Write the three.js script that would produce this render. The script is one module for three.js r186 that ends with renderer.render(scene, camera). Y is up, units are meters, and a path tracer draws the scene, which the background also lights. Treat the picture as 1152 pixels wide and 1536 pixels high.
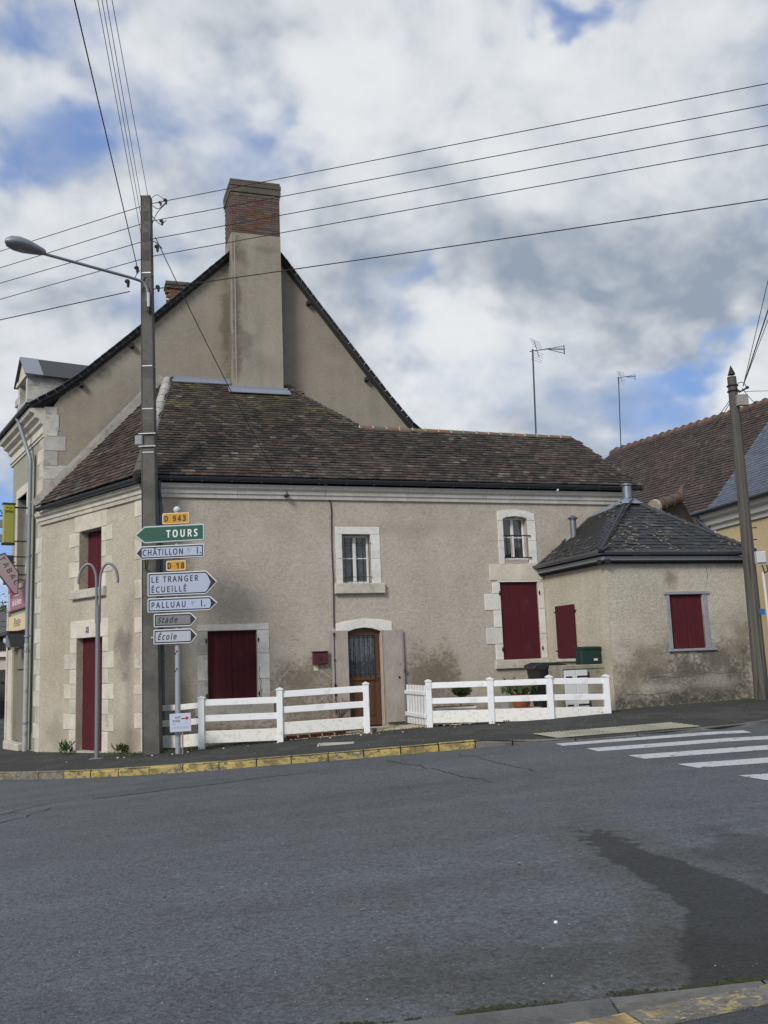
import * as THREE from 'three';
import { mergeGeometries, mergeVertices } from 'three/addons/utils/BufferGeometryUtils.js';

// ---------------------------------------------------------------- camera, sky, sun, exposure
const R = Math.PI / 180;
const scene = new THREE.Scene();
const camera = new THREE.PerspectiveCamera(56.14, 768 / 1024, 0.05, 3000);
camera.position.set(0, 1.6, 0);
camera.rotation.set(8.72 * R, 0, -2.149 * R, 'YXZ');
const renderer = new THREE.WebGLRenderer({ antialias: true });
renderer.setSize(768, 1024);
renderer.toneMapping = THREE.LinearToneMapping;
renderer.toneMappingExposure = 1.75;
renderer.shadowMap.enabled = true;
const EXP = 1.75;

let seedState = 7;
function srand(s) { seedState = s >>> 0; }
function rnd() { seedState = (seedState + 0x6d2b79f5) | 0; let t = Math.imul(seedState ^ (seedState >>> 15), 1 | seedState); t = (t + Math.imul(t ^ (t >>> 7), 61 | t)) ^ t; return ((t ^ (t >>> 14)) >>> 0) / 4294967296; }
const rr = (a, b) => a + (b - a) * rnd();
srand(11);
const NT = new Float32Array(65536);
for (let i = 0; i < 65536; i++) NT[i] = rnd();
function vn(x, y) {
  const xi = Math.floor(x), yi = Math.floor(y);
  let fx = x - xi, fy = y - yi;
  fx = fx * fx * (3 - 2 * fx); fy = fy * fy * (3 - 2 * fy);
  const a = xi & 255, b = (xi + 1) & 255, c = (yi & 255) << 8, d = ((yi + 1) & 255) << 8;
  const p = NT[a | c], q = NT[b | c], r = NT[a | d], s = NT[b | d];
  return p + (q - p) * fx + (r - p + (p - q - r + s) * fx) * fy;
}
function fbm(x, y, o = 4) { let s = 0, a = 0.5, t = 0; for (let i = 0; i < o; i++) { s += a * vn(x, y); t += a; a *= 0.5; x = x * 2.03 + 17.3; y = y * 2.03 + 9.1; } return s / t; }
const sstep = (a, b, x) => { const t = Math.min(1, Math.max(0, (x - a) / (b - a))); return t * t * (3 - 2 * t); };
const clamp = (x, a, b) => Math.min(b, Math.max(a, x));
const lerp = (a, b, t) => a + (b - a) * t;

// ragged holes and brighter or greyer banks: [azimuth, elevation, spread, spread, amount] in degrees
const SKYHOLE = [[-20.6, 33.9, 2.8, 1.1, -0.5], [-17.6, 30.2, 2.2, 1.2, -0.46], [-20.8, 27.6, 2.6, 1.1, -0.45], [-15.6, 35.8, 2.4, 1.6, -0.42], [-13.2, 32.2, 1.8, 1.8, -0.2], [-8.9, 31.6, 2.2, 2.4, -0.24], [-6.0, 28.6, 2.8, 1.8, -0.22], [-14.5, 27.5, 2.2, 1.8, -0.14], [15.2, 36.2, 2.4, 0.9, -0.75], [3.6, 22.2, 1.1, 1.0, -0.36], [2.6, 19.6, 1.1, 1.4, -0.2],
  [17.6, 15.3, 2.2, 1.2, -0.6], [21.5, 16.6, 2.0, 1.0, -0.4], [16, 12.4, 2.6, 1.4, -0.38], [12.5, 15, 2.6, 2.0, -0.1], [-22, 8.0, 4, 2.2, -0.8], [8, 50, 9, 6, -0.4], [70, 30, 20, 10, -0.5], [-80, 35, 18, 12, -0.5], [160, 40, 30, 12, -0.5], [-140, 25, 25, 10, -0.5], [35, 26, 6, 4, -0.4], [-34, 22, 6, 5, -0.4], [-40, 45, 9, 6, -0.4]];
const SKYTONE = [[-4.2, 33.4, 4, 2.6, 0.42], [3, 35, 5, 3, 0.2], [18.5, 33, 5, 3, 0.24], [8, 29, 6, 3, 0.02], [6.2, 16.8, 3.8, 2.6, 0.8], [20.4, 13.7, 2.4, 1.2, 0.75], [-18, 16.5, 6, 4, 0.26], [-21, 30.8, 2.4, 1, 0.2], [-14, 24, 4, 3, 0.04],
  [15, 21.4, 7, 2.4, -0.46], [9.5, 23.2, 4, 2.0, -0.3], [12, 14, 3.5, 1.8, -0.34], [-22.8, 35.4, 2.6, 1.2, -0.3], [0, 22.5, 4, 2.4, -0.2], [21, 20.5, 4, 3, -0.28], [-21, 5, 6, 2, 0.3], [3, 30.5, 9, 4, 0.12], [14, 29, 5, 3, 0.12], [-9, 20, 3, 3, -0.06]];
function skyAt(x, y, z) { // linear colour of the broken cloud in a direction
    const yy = Math.max(y, 0) + 0.55, px = x / yy * 3.0 + 40, pz = z / yy * 3.0 + 60;
    const azd = Math.atan2(x, -z) / R, eld = Math.asin(y) / R;
    const w1 = fbm(px * 2.2 + 5.1, pz * 2.2, 3) - 0.5, w2 = fbm(px * 2.2 + 80.3, pz * 2.2 + 31, 3) - 0.5;
    const qx = px + w1 * 0.16, qz = pz + w2 * 0.16;
    const n = fbm(qx * 1.5, qz * 1.5, 4) - 0.5, m = fbm(qx * 4.2 + 11, qz * 4.2 + 71, 5) - 0.5, m2 = fbm((qx - 0.045) * 4.2 + 11, (qz - 0.06) * 4.2 + 71, 5) - 0.5, h = fbm(qx * 13 + 3, qz * 13 + 7, 5) - 0.5;
    const a = azd + w1 * 6 + m * 3.5 + h * 2.5, e = eld + w2 * 4.5 + (m2 - m) * 3 + h * 2.2;
    let cov = 0.84 + n * 0.6 + m * 0.42 + h * 0.16, br = 0.57 + m * 0.52 + n * 0.5 + h * 0.32 + (m - m2) * 1.2;
    for (const q of SKYHOLE) { const u = (a - q[0]) / q[2], v = (e - q[1]) / q[3], d = u * u + v * v; if (d < 9) cov += q[4] * Math.exp(-d * 0.5); }
    for (const q of SKYTONE) { const u = (a - q[0]) / q[2], v = (e - q[1]) / q[3], d = u * u + v * v; if (d < 9) br += q[4] * Math.exp(-d * 0.5); }
    const al = sstep(0.14, 0.78, cov), t = sstep(0.0, 0.6, y);
    const b0 = Math.max(0.03, 0.06 + br * 0.95 + 0.12 * Math.max(0, 0.25 - br)), b = (b0 < 0.7 ? b0 : 0.7 + 0.38 * (1 - Math.exp(-(b0 - 0.7) / 0.38))) * (0.8 + 0.2 * al);
    const sr = lerp(0.29, 0.135, t), sg = lerp(0.47, 0.25, t), sb = lerp(0.83, 0.56, t), cr = lerp(0.29, 0.79, b), cg = lerp(0.35, 0.815, b), cb = lerp(0.44, 0.84, b);
    return [lerp(sr, cr, al), lerp(sg, cg, al), lerp(sb, cb, al)];
}
{ // broken cloud over blue, computed on the sphere
  const W = 4096, H = 2048, data = new Float32Array(W * H * 4), half = H / 2;
  const dirAt = (i, j) => { const el = ((j + 0.5) / H - 0.5) * Math.PI, c = Math.cos(el), ph = ((i + 0.5) / W - 0.5) * 2 * Math.PI; return skyAt(Math.cos(ph) * c, Math.max(0.0005, Math.sin(el)), Math.sin(ph) * c); };
  const put = (i, j, c) => { const k = (j * W + i) * 4; data[k] = c[0] / EXP; data[k + 1] = c[1] / EXP; data[k + 2] = c[2] / EXP; data[k + 3] = 1; };
  for (let j = 0; j < H; j += 4) for (let i = 0; i < W; i += 4) {
    const ph = ((i + 2) / W - 0.5) * 360, el = ((j + 2) / H - 0.5) * 180, fine = el > -1 && el < 42 && Math.abs(ph + 90) < 34; // the part in view in full detail, the rest of the sky coarser
    if (el < -1) { for (let b = 0; b < 4; b++) for (let a = 0; a < 4; a++) put(i + a, j + b, [0.09, 0.09, 0.09]); continue; }
    if (!fine) { const c = dirAt(i + 1.5, j + 1.5); for (let b = 0; b < 4; b++) for (let a = 0; a < 4; a++) put(i + a, j + b, c); continue; }
    for (let b = 0; b < 4; b++) for (let a = 0; a < 4; a++) put(i + a, j + b, dirAt(i + a, j + b));
  }
  const t = new THREE.DataTexture(data, W, H, THREE.RGBAFormat, THREE.FloatType);
  t.mapping = THREE.EquirectangularReflectionMapping; t.magFilter = t.minFilter = THREE.LinearFilter; t.needsUpdate = true;
  scene.background = t; scene.environment = t;
}
const sun = new THREE.DirectionalLight(new THREE.Color(1, 0.95, 0.87), 1.5);
sun.name = 'sun'; sun.position.set(-26, 36, 27); sun.castShadow = true; sun.shadow.radius = 34; sun.shadow.mapSize.set(2048, 2048);
Object.assign(sun.shadow.camera, { left: -30, right: 30, top: 30, bottom: -30, near: 1, far: 120 });
scene.add(sun); scene.add(sun.target); sun.target.position.set(0, 0, -18);

// ---------------------------------------------------------------- frames, things, parts
const M4 = THREE.Matrix4, V3 = THREE.Vector3, V2 = THREE.Vector2;
const V = (x, y, z) => new V3(x, y, z);
class Frame { // x runs along a wall (seen from the street, to the right), y up, z out of the wall
  constructor(x, z, deg, y = 0) { const a = deg * R; this.d = V(Math.sin(a), 0, -Math.cos(a)); this.n = V(-this.d.z, 0, this.d.x); this.o = V(x, y, z); this.m = new M4().makeRotationY(Math.PI / 2 - a).setPosition(x, y, z); }
  at(x, y, z = 0) { return V(x, y, z).applyMatrix4(this.m); }
}
const W0 = new Frame(0, 0, 90);
const FM = new Frame(-4.888, -19.338, 71.6), FL = new Frame(-4.888, -19.338, 134.82), FT = new Frame(-8.118, -22.548, 148.3);
const FG = new Frame(-8.118, -22.548, 71.6), FB = new Frame(3.638, -22.174, 161.8), FA = new Frame(4.482, -19.605, 71.6);
const worldOf = new Map(), used = {};
function numbered(n) { used[n] = (used[n] ?? -1) + 1; return used[n] ? n + '_' + String(used[n]).padStart(3, '0') : n; }
function thing(name, label, category, F, [x, y, z] = [0, 0, 0], group, turn = 0) {
  const o = new THREE.Group(); o.name = numbered(name);
  const m = F.m.clone().multiply(new M4().makeRotationY(turn).setPosition(x, y, z));
  m.decompose(o.position, o.quaternion, o.scale); worldOf.set(o, m); scene.add(o);
  o.userData = { label, category }; if (group) o.userData.group = group;
  return o;
}
function structure(name, F = W0) { const o = new THREE.Group(); o.name = name; F.m.decompose(o.position, o.quaternion, o.scale); worldOf.set(o, F.m.clone()); scene.add(o); o.userData = { kind: 'structure' }; return o; }
function boxUV(g) { // metres, by the way a face points
  const p = g.attributes.position, n = g.attributes.normal, uv = new Float32Array(p.count * 2);
  for (let i = 0; i < p.count; i++) {
    const ax = Math.abs(n.getX(i)), ay = Math.abs(n.getY(i)), az = Math.abs(n.getZ(i));
    if (az >= ax && az >= ay) { uv[2 * i] = p.getX(i); uv[2 * i + 1] = p.getY(i); } else if (ax >= ay) { uv[2 * i] = p.getZ(i); uv[2 * i + 1] = p.getY(i); } else { uv[2 * i] = p.getX(i); uv[2 * i + 1] = p.getZ(i); }
  }
  g.setAttribute('uv', new THREE.BufferAttribute(uv, 2)); return g;
}
function merge(list, keepUV) {
  list = (Array.isArray(list) ? list : [list]).map((g) => {
    g = g.index ? g.toNonIndexed() : g;
    for (const k of Object.keys(g.attributes)) if (!['position', 'normal', 'uv'].includes(k)) g.deleteAttribute(k);
    if (!g.attributes.normal) g.computeVertexNormals();
    if (!g.attributes.uv) g.setAttribute('uv', new THREE.BufferAttribute(new Float32Array(g.attributes.position.count * 2), 2));
    return g;
  });
  const g = list.length > 1 ? mergeGeometries(list) : list[0];
  return keepUV ? g : boxUV(g);
}
function P(parent, name, geos, mat, opt = {}) { // a part: one mesh under its thing (or under a part)
  const g = Array.isArray(geos) || !opt.shared ? merge(geos, opt.uv) : geos;
  const o = new THREE.Mesh(g, mat); o.name = parent === scene ? numbered(name) : name; o.castShadow = o.receiveShadow = true;
  if (opt.m) o.applyMatrix4(opt.m);
  if (opt.F && parent !== scene) { const m = worldOf.get(parent).clone().invert().multiply(opt.F.m); m.multiply(o.matrix.compose(o.position, o.quaternion, o.scale)); m.decompose(o.position, o.quaternion, o.scale); }
  else if (opt.F) { opt.F.m.clone().multiply(o.matrix.compose(o.position, o.quaternion, o.scale)).decompose(o.position, o.quaternion, o.scale); }
  parent.add(o);
  if (worldOf.has(parent)) worldOf.set(o, worldOf.get(parent).clone().multiply(new M4().compose(o.position, o.quaternion, o.scale)));
  if (opt.label) o.userData.label = opt.label; if (opt.kind) o.userData.kind = opt.kind;
  return o;
}
function solo(name, label, category, geos, mat, F = W0, group, opt = {}) { const o = P(scene, name, geos, mat, { ...opt, F }); o.userData = { label, category }; if (group) o.userData.group = group; if (opt.kind) o.userData.kind = opt.kind; return o; }
function sub(parent, name, geos, mat, opt) { return P(parent, name, geos, mat, opt); }

// ---------------------------------------------------------------- geometry
const T = (g, x = 0, y = 0, z = 0, rx = 0, ry = 0, rz = 0) => { if (rx) g.rotateX(rx); if (ry) g.rotateY(ry); if (rz) g.rotateZ(rz); return g.translate(x, y, z); };
const box = (x0, x1, y0, y1, z0, z1) => new THREE.BoxGeometry(x1 - x0, y1 - y0, z1 - z0).translate((x0 + x1) / 2, (y0 + y1) / 2, (z0 + z1) / 2);
function rectShape(x0, x1, y0, y1) { const s = new THREE.Shape(); s.moveTo(x0, y0); s.lineTo(x1, y0); s.lineTo(x1, y1); s.lineTo(x0, y1); s.closePath(); return s; }
function polyShape(pts) { return new THREE.Shape(pts.map((p) => new V2(p[0], p[1]))); }
function bbox(x0, x1, y0, y1, z0, z1, b = 0.008) { // block with chamfered front edges
  b = Math.min(b, (x1 - x0) * 0.3, (y1 - y0) * 0.3, (z1 - z0) * 0.3);
  const g = new THREE.ExtrudeGeometry(rectShape(x0 + b, x1 - b, y0 + b, y1 - b), { depth: z1 - z0 - 2 * b, bevelEnabled: true, bevelThickness: b, bevelSize: b, bevelSegments: 1, steps: 1 });
  return g.translate(0, 0, z0 + b);
}
function extr(shape, z0, z1, b = 0) {
  const g = new THREE.ExtrudeGeometry(shape, { depth: z1 - z0 - 2 * b, bevelEnabled: b > 0, bevelThickness: b, bevelSize: b, bevelOffset: -b, bevelSegments: 1, curveSegments: 10 });
  return g.translate(0, 0, z0 + b);
}
function alongX(pts, x0, x1) { // profile of [z, y] swept along x
  const g = new THREE.ExtrudeGeometry(polyShape(pts), { depth: x1 - x0, bevelEnabled: false });
  return g.applyMatrix4(new M4().set(0, 0, 1, x0, 0, 1, 0, 0, 1, 0, 0, 0, 0, 0, 0, 1)).scale(1, 1, 1);
}
function flipWinding(g) { g = g.index ? g.toNonIndexed() : g; const p = g.attributes.position.array, n = p.length / 9; for (let i = 0; i < n; i++) for (let k = 0; k < 3; k++) { const a = p[i * 9 + 3 + k]; p[i * 9 + 3 + k] = p[i * 9 + 6 + k]; p[i * 9 + 6 + k] = a; } g.computeVertexNormals(); return g; }
function sweepX(pts, x0, x1) { return flipWinding(alongX(pts, x0, x1)); }
function tube(pts, r, seg = 6, n, tension) {
  const c = pts.length === 2 ? new THREE.LineCurve3(pts[0], pts[1]) : new THREE.CatmullRomCurve3(pts, false, 'catmullrom', tension ?? 0.5);
  return new THREE.TubeGeometry(c, n ?? (pts.length === 2 ? 1 : pts.length * 6), r, seg, false);
}
function cyl(r0, r1, h, x, y, z, seg = 14) { return new THREE.CylinderGeometry(r1, r0, h, seg).translate(x, y + h / 2, z); }
function rod(p, q, r, seg = 6) { const d = q.clone().sub(p), g = new THREE.CylinderGeometry(r, r, d.length(), seg); g.applyQuaternion(new THREE.Quaternion().setFromUnitVectors(V(0, 1, 0), d.clone().normalize())); return g.translate((p.x + q.x) / 2, (p.y + q.y) / 2, (p.z + q.z) / 2); }
function bar(p, q, h, t) { // rectangular bar from p to q, h high, t thick
  const d = q.clone().sub(p), L = d.length(), x = d.clone().normalize(), z = V(0, 0, 0).crossVectors(x, V(0, 1, 0)).normalize(), y = V(0, 0, 0).crossVectors(z, x);
  return bbox(-L / 2, L / 2, -h / 2, h / 2, -t / 2, t / 2, 0.006).applyMatrix4(new M4().makeBasis(x, y, z).setPosition(p.clone().add(q).multiplyScalar(0.5)));
}
function polyGeo(faces) { // planar polygons, flat shaded
  const pos = [], put = (...vs) => { for (const v of vs) pos.push(v.x, v.y, v.z); };
  for (const f of faces) {
    if (f.length < 5) { for (let i = 1; i + 1 < f.length; i++) put(f[0], f[i], f[i + 1]); continue; }
    const n = V(0, 0, 0); f.forEach((p, i) => { const q = f[(i + 1) % f.length]; n.x += (p.y - q.y) * (p.z + q.z); n.y += (p.z - q.z) * (p.x + q.x); n.z += (p.x - q.x) * (p.y + q.y); }); n.normalize();
    const e = V(0, 0, 0).crossVectors(Math.abs(n.y) < 0.9 ? V(0, 1, 0) : V(1, 0, 0), n).normalize(), g = V(0, 0, 0).crossVectors(n, e), c = f.map((p) => new V2(p.dot(e), p.dot(g)));
    for (const t of THREE.ShapeUtils.triangulateShape(c, [])) put(f[t[0]], f[t[1]], f[t[2]]);
  }
  const g = new THREE.BufferGeometry(); g.setAttribute('position', new THREE.BufferAttribute(new Float32Array(pos), 3)); g.computeVertexNormals(); return g;
}
function slab(pts, t, dir) { // polygon with thickness t against dir
  const o = dir.clone().normalize().multiplyScalar(-t), lo = pts.map((p) => p.clone().add(o)), f = [pts, lo.slice().reverse()];
  for (let i = 0; i < pts.length; i++) { const j = (i + 1) % pts.length; f.push([pts[j], pts[i], lo[i], lo[j]]); }
  return polyGeo(f);
}
function am(g, m) { g.applyMatrix4(m); return m.determinant() < 0 ? flipWinding(g) : g; }
function prism(pts, vec) { return slab(pts, vec.length(), vec.clone().negate()); }
function inPoly(x, y, P) { let c = false; for (let i = 0, j = P.length - 1; i < P.length; j = i++) if ((P[i][1] > y) !== (P[j][1] > y) && x < (P[j][0] - P[i][0]) * (y - P[i][1]) / (P[j][1] - P[i][1]) + P[i][0]) c = !c; return c; }

// ---------------------------------------------------------------- textures
const enc = (c) => Math.round(255 * clamp(c <= 0.0031308 ? c * 12.92 : 1.055 * Math.pow(c, 1 / 2.4) - 0.055, 0, 1));
function tex(w, h, fn, srgb = true) { // fn(u, v) in 0..1 gives linear [r, g, b] or one number
  const d = new Uint8Array(w * h * 4);
  for (let j = 0; j < h; j++) for (let i = 0; i < w; i++) {
    const c = fn((i + 0.5) / w, (j + 0.5) / h), k = (j * w + i) * 4;
    if (typeof c === 'number') d[k] = d[k + 1] = d[k + 2] = srgb ? enc(c) : Math.round(255 * clamp(c, 0, 1));
    else { d[k] = enc(c[0]); d[k + 1] = enc(c[1]); d[k + 2] = enc(c[2]); }
    d[k + 3] = 255;
  }
  const t = new THREE.DataTexture(d, w, h); t.wrapS = t.wrapT = THREE.RepeatWrapping; t.magFilter = THREE.LinearFilter; t.minFilter = THREE.LinearMipmapLinearFilter; t.generateMipmaps = true;
  if (srgb) t.colorSpace = THREE.SRGBColorSpace; t.needsUpdate = true; return t;
}
function tiled(fn) { return (u, v) => fn(u, v); }
function rep(t, sx, sy = sx, ox = 0, oy = 0) { t = t.clone(); t.repeat.set(sx, sy); t.offset.set(ox, oy); t.needsUpdate = true; return t; }
// noise that closes on itself over the unit square: n cells a side
function tn(u, v, n, o = 3, s = 0) { let a = 0.5, sum = 0, tot = 0; for (let i = 0; i < o; i++) { const x = u * n, y = v * n, xi = Math.floor(x), yi = Math.floor(y); let fx = x - xi, fy = y - yi; fx = fx * fx * (3 - 2 * fx); fy = fy * fy * (3 - 2 * fy); const g = (p, q) => NT[((((p % n) + n) % n) * 37 + s * 101 + i * 53 & 255) | (((((q % n) + n) % n) * 59 + s * 71 + i * 29 & 255) << 8)]; const A = g(xi, yi), B = g(xi + 1, yi), C = g(xi, yi + 1), D = g(xi + 1, yi + 1); sum += a * (A + (B - A) * fx + (C - A + (A - B - C + D) * fx) * fy); tot += a; a *= 0.5; n *= 2; } return sum / tot; }
const std = (o) => new THREE.MeshStandardMaterial({ roughness: 0.9, metalness: 0, ...o });
const lin = (r, g, b) => new THREE.Color().setRGB(r, g, b);
const castBump = tex(512, 512, (u, v) => { const a = tn(u, v, 61, 2, 3), b = tn(u, v, 110, 1, 5); return clamp(0.5 + (a - 0.5) * 1.3 + (b - 0.5) * 0.5, 0, 1); }, false);
const fineBump = tex(256, 256, (u, v) => tn(u, v, 32, 3, 9), false);
function wallTex(w, h, W, H, base, spread, stains, seed, opt = {}) { // one colour map for a whole rendered wall, u and v in metres
  return tex(w, h, (u, v) => {
    const x = u * W, y = v * H;
    const big = fbm(x * 0.55 + seed, y * 0.55 + seed * 2, 4) - 0.5, mid = fbm(x * 2.6 + seed * 3, y * 2.6, 4) - 0.5, pit = vn(x * 38 + seed, y * 38) - 0.5, pit2 = vn(x * 19 + 7, y * 23 + seed) - 0.5;
    const streak = fbm(x * 5 + seed, y * 0.5 + 40, 3) - 0.5;
    let f = 1 + spread * (big * 0.9 + mid * 0.5 + streak * (opt.streak ?? 0.25)) + (opt.pit ?? 0.21) * (pit + pit2 * 0.7);
    let r = base[0] * f, g = base[1] * f * (1 + 0.05 * big), b = base[2] * f * (1 + 0.12 * big);
    for (const s of stains) { // [x, y, rx, ry, strength, colour]: dirt, damp and lichen with a ragged edge
      const dx = (x - s[0]) / s[2], dy = (y - s[1]) / s[3]; let q = 1 - Math.sqrt(dx * dx + dy * dy);
      q = q + (fbm(x * 2.6 + s[0] * 7, y * 2.6 + seed, 5) - 0.5) * 1.5 + (pit + pit2) * 0.45;
      const k = sstep(-0.1, 0.95, q) * s[4] * 1.15; if (k <= 0) continue;
      r = lerp(r, s[5][0] * (0.8 + 0.5 * (pit + 0.5)), k); g = lerp(g, s[5][1] * (0.8 + 0.5 * (pit + 0.5)), k); b = lerp(b, s[5][2] * (0.8 + 0.5 * (pit + 0.5)), k);
    }
    return [r, g, b];
  });
}
function wallMat(t, W, H, x0, y0, bump = 0.006) { const m = rep(t, 1 / W, 1 / H, -x0 / W, -y0 / H); return std({ map: m, bumpMap: rep(castBump, 1 / 1.05), bumpScale: bump, roughness: 0.95 }); }
function stoneMat(c, spread, seed, bump = 0.004) {
  const t = tex(256, 256, (u, v) => { const a = tn(u, v, 5, 4, seed) - 0.5, b = tn(u, v, 40, 2, seed + 3) - 0.5, d = sstep(0.6, 0.8, tn(u, v, 11, 5, seed + 9)) * (spread > 0.38 ? 0.24 : 0.10); const f = (1 + spread * a * 1.1 + 0.2 * b) * (1 - d); return [c[0] * f, c[1] * f, c[2] * f * (1 - 0.15 * d)]; });
  return std({ map: rep(t, 0.8, 0.8, seed * 0.37, seed * 0.61), bumpMap: rep(fineBump, 2.2), bumpScale: bump, roughness: 0.92 });
}
const flat = (r, g, b, o = {}) => std({ color: lin(r, g, b), ...o });
const MAT = {
  stone: [stoneMat([0.56, 0.52, 0.43], 0.35, 1), stoneMat([0.6, 0.56, 0.47], 0.3, 2), stoneMat([0.5, 0.47, 0.4], 0.4, 3)],
  greyStone: [stoneMat([0.44, 0.425, 0.40], 0.45, 4), stoneMat([0.5, 0.485, 0.45], 0.4, 5), stoneMat([0.40, 0.38, 0.345], 0.5, 6)],
  whiteStone: [stoneMat([0.69, 0.675, 0.64], 0.3, 7), stoneMat([0.63, 0.61, 0.57], 0.36, 8)],
  cornice: stoneMat([0.57, 0.55, 0.51], 0.35, 10, 0.002),
  zinc: std({ color: lin(0.25, 0.28, 0.335), roughness: 0.5, metalness: 0.25, bumpMap: rep(fineBump, 1.5), bumpScale: 0.001 }),
  gutter: std({ color: lin(0.05, 0.055, 0.07), roughness: 0.4, metalness: 0.4 }),
  pipe: std({ color: lin(0.085, 0.10, 0.13), roughness: 0.45, metalness: 0.3 }),
  palePipe: std({ color: lin(0.40, 0.41, 0.40), roughness: 0.6, map: tex(128, 256, (u, v) => { const a = tn(u, v, 6, 4, 21); const k = sstep(0.55, 0.7, a) * 0.35; return 0.95 - k; }) }),
  iron: std({ color: lin(0.018, 0.018, 0.02), roughness: 0.55, metalness: 0.3 }),
  darkWood: flat(0.03, 0.024, 0.02), black: flat(0.012, 0.012, 0.013, { roughness: 0.6 }), rubber: flat(0.02, 0.02, 0.02, { roughness: 0.7 }),
  under: flat(0.035, 0.028, 0.024), mortar: flat(0.36, 0.33, 0.28),
  whitePaint: std({ color: lin(0.72, 0.72, 0.71), roughness: 0.5 }), glass: new THREE.MeshPhysicalMaterial({ color: 0xffffff, roughness: 0.02, transmission: 1, thickness: 0, ior: 1.5 }),
};
// painted boards: a little chalking, vertical grain
function paintMat(c, seed, rough = 0.55) { const t = tex(256, 256, (u, v) => { const g = tn(u, v * 0.15, 48, 2, seed) - 0.5, p = tn(u, v, 6, 4, seed + 1) - 0.5, wn = sstep(0.66, 0.78, tn(u, v * 0.4, 12, 4, seed + 4)) * 0.5; const f = 1 + 0.25 * g + 0.35 * p; return [c[0] * f + wn * 0.02, c[1] * f + wn * 0.012, c[2] * f + wn * 0.012]; }); return std({ map: t, roughness: rough, bumpMap: rep(fineBump, 3, 0.4), bumpScale: 0.0015 }); }
MAT.red = paintMat([0.056, 0.0014, 0.0065], 31, 0.85); MAT.red2 = paintMat([0.07, 0.0018, 0.0085], 33, 0.85); MAT.taupe = paintMat([0.37, 0.32, 0.28], 35, 0.6);

// ---------------------------------------------------------------- ground, road, pavement
function gX(X) { const a = clamp(X, -14, 4.8); let r = 0.05 * a; if (X > 4.8) r += 0.022 * (Math.min(X, 14) - 4.8); return r; }
const gY = (X, Z, off = 0) => gX(X) + 0.08 * clamp((-Z - 3) / 12, 0, 1) + off;
const PAV = 0.12;
const onG = (x, z, off = PAV) => V(x, gY(x, z, off), z);
function gridGeo(xs, zs, off, colour) {
  const pos = [], uv = [], col = [], idx = [], n = xs.length;
  for (const z of zs) for (const x of xs) { pos.push(x, gY(x, z, off), z); uv.push(x, z); if (colour) { const c = colour(x, z); col.push(c[0], c[1], c[2]); } }
  for (let j = 0; j + 1 < zs.length; j++) for (let i = 0; i + 1 < n; i++) { const a = j * n + i; idx.push(a, a + n, a + 1, a + 1, a + n, a + n + 1); }
  const g = new THREE.BufferGeometry(); g.setIndex(idx); g.setAttribute('position', new THREE.BufferAttribute(new Float32Array(pos), 3)); g.setAttribute('uv', new THREE.BufferAttribute(new Float32Array(uv), 2));
  if (colour) g.setAttribute('color', new THREE.BufferAttribute(new Float32Array(col), 3));
  g.computeVertexNormals(); return g;
}
const span = (a, b, step) => { const n = Math.max(1, Math.round(Math.abs(b - a) / step)), o = []; for (let i = 0; i <= n; i++) o.push(a + (b - a) * i / n); return o; };
function sheet(c, nu, nv, off) { // quad c[0..3] (x, z) laid on the ground
  const pos = [], uv = [], idx = [];
  for (let j = 0; j <= nv; j++) for (let i = 0; i <= nu; i++) { const u = i / nu, v = j / nv, x = lerp(lerp(c[0][0], c[1][0], u), lerp(c[3][0], c[2][0], u), v), z = lerp(lerp(c[0][1], c[1][1], u), lerp(c[3][1], c[2][1], u), v); pos.push(x, gY(x, z, off), z); uv.push(x, z); }
  for (let j = 0; j < nv; j++) for (let i = 0; i < nu; i++) { const a = j * (nu + 1) + i; idx.push(a, a + 1, a + nu + 1, a + 1, a + nu + 2, a + nu + 1); }
  const g = new THREE.BufferGeometry(); g.setIndex(idx); g.setAttribute('position', new THREE.BufferAttribute(new Float32Array(pos), 3)); g.setAttribute('uv', new THREE.BufferAttribute(new Float32Array(uv), 2)); g.computeVertexNormals(); return g;
}
function ragged(poly, off, amp, seed) { // polygon on the ground with a frayed outline
  const out = [];
  for (let i = 0; i < poly.length; i++) { const a = poly[i], b = poly[(i + 1) % poly.length], L = Math.hypot(b[0] - a[0], b[1] - a[1]), n = Math.max(2, Math.round(L / 0.045)); for (let k = 0; k < n; k++) { const t = k / n, x = lerp(a[0], b[0], t), z = lerp(a[1], b[1], t); out.push([x + (fbm(x * 5 + seed, z * 5, 4) - 0.5) * amp * 2, z + (fbm(x * 5 + 33, z * 5 + seed, 4) - 0.5) * amp * 2]); } }
  const g = new THREE.ShapeGeometry(polyShape(out)), p = g.attributes.position;
  for (let i = 0; i < p.count; i++) { const x = p.getX(i), z = p.getY(i); p.setXYZ(i, x, gY(x, z, off), z); }
  g.computeVertexNormals(); const uv = g.attributes.uv; for (let i = 0; i < p.count; i++) uv.setXY(i, p.getX(i), p.getZ(i)); return g;
}
const aggregate = tex(1024, 1024, (u, v) => { // stone chips in worn tar
  const a = tn(u, v, 128, 2, 41), b = tn(u, v, 256, 1, 43), m = tn(u, v, 6, 4, 45) - 0.5, w = sstep(0.80, 0.9, b) * 1.1 * (0.4 + a), bl = sstep(0.62, 0.75, tn(u, v, 90, 2, 47)) * 0.4;
  const f = 0.88 + 0.85 * (a - 0.5) + w * 0.75 - bl * 0.55 + 0.2 * m; return [0.92 * f * 0.6, 0.97 * f * 0.6, 1.05 * f * 0.6];
});
const aggBump = tex(512, 512, (u, v) => clamp(0.5 + (tn(u, v, 110, 2, 41) - 0.5) * 1.4, 0, 1), false);
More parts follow.
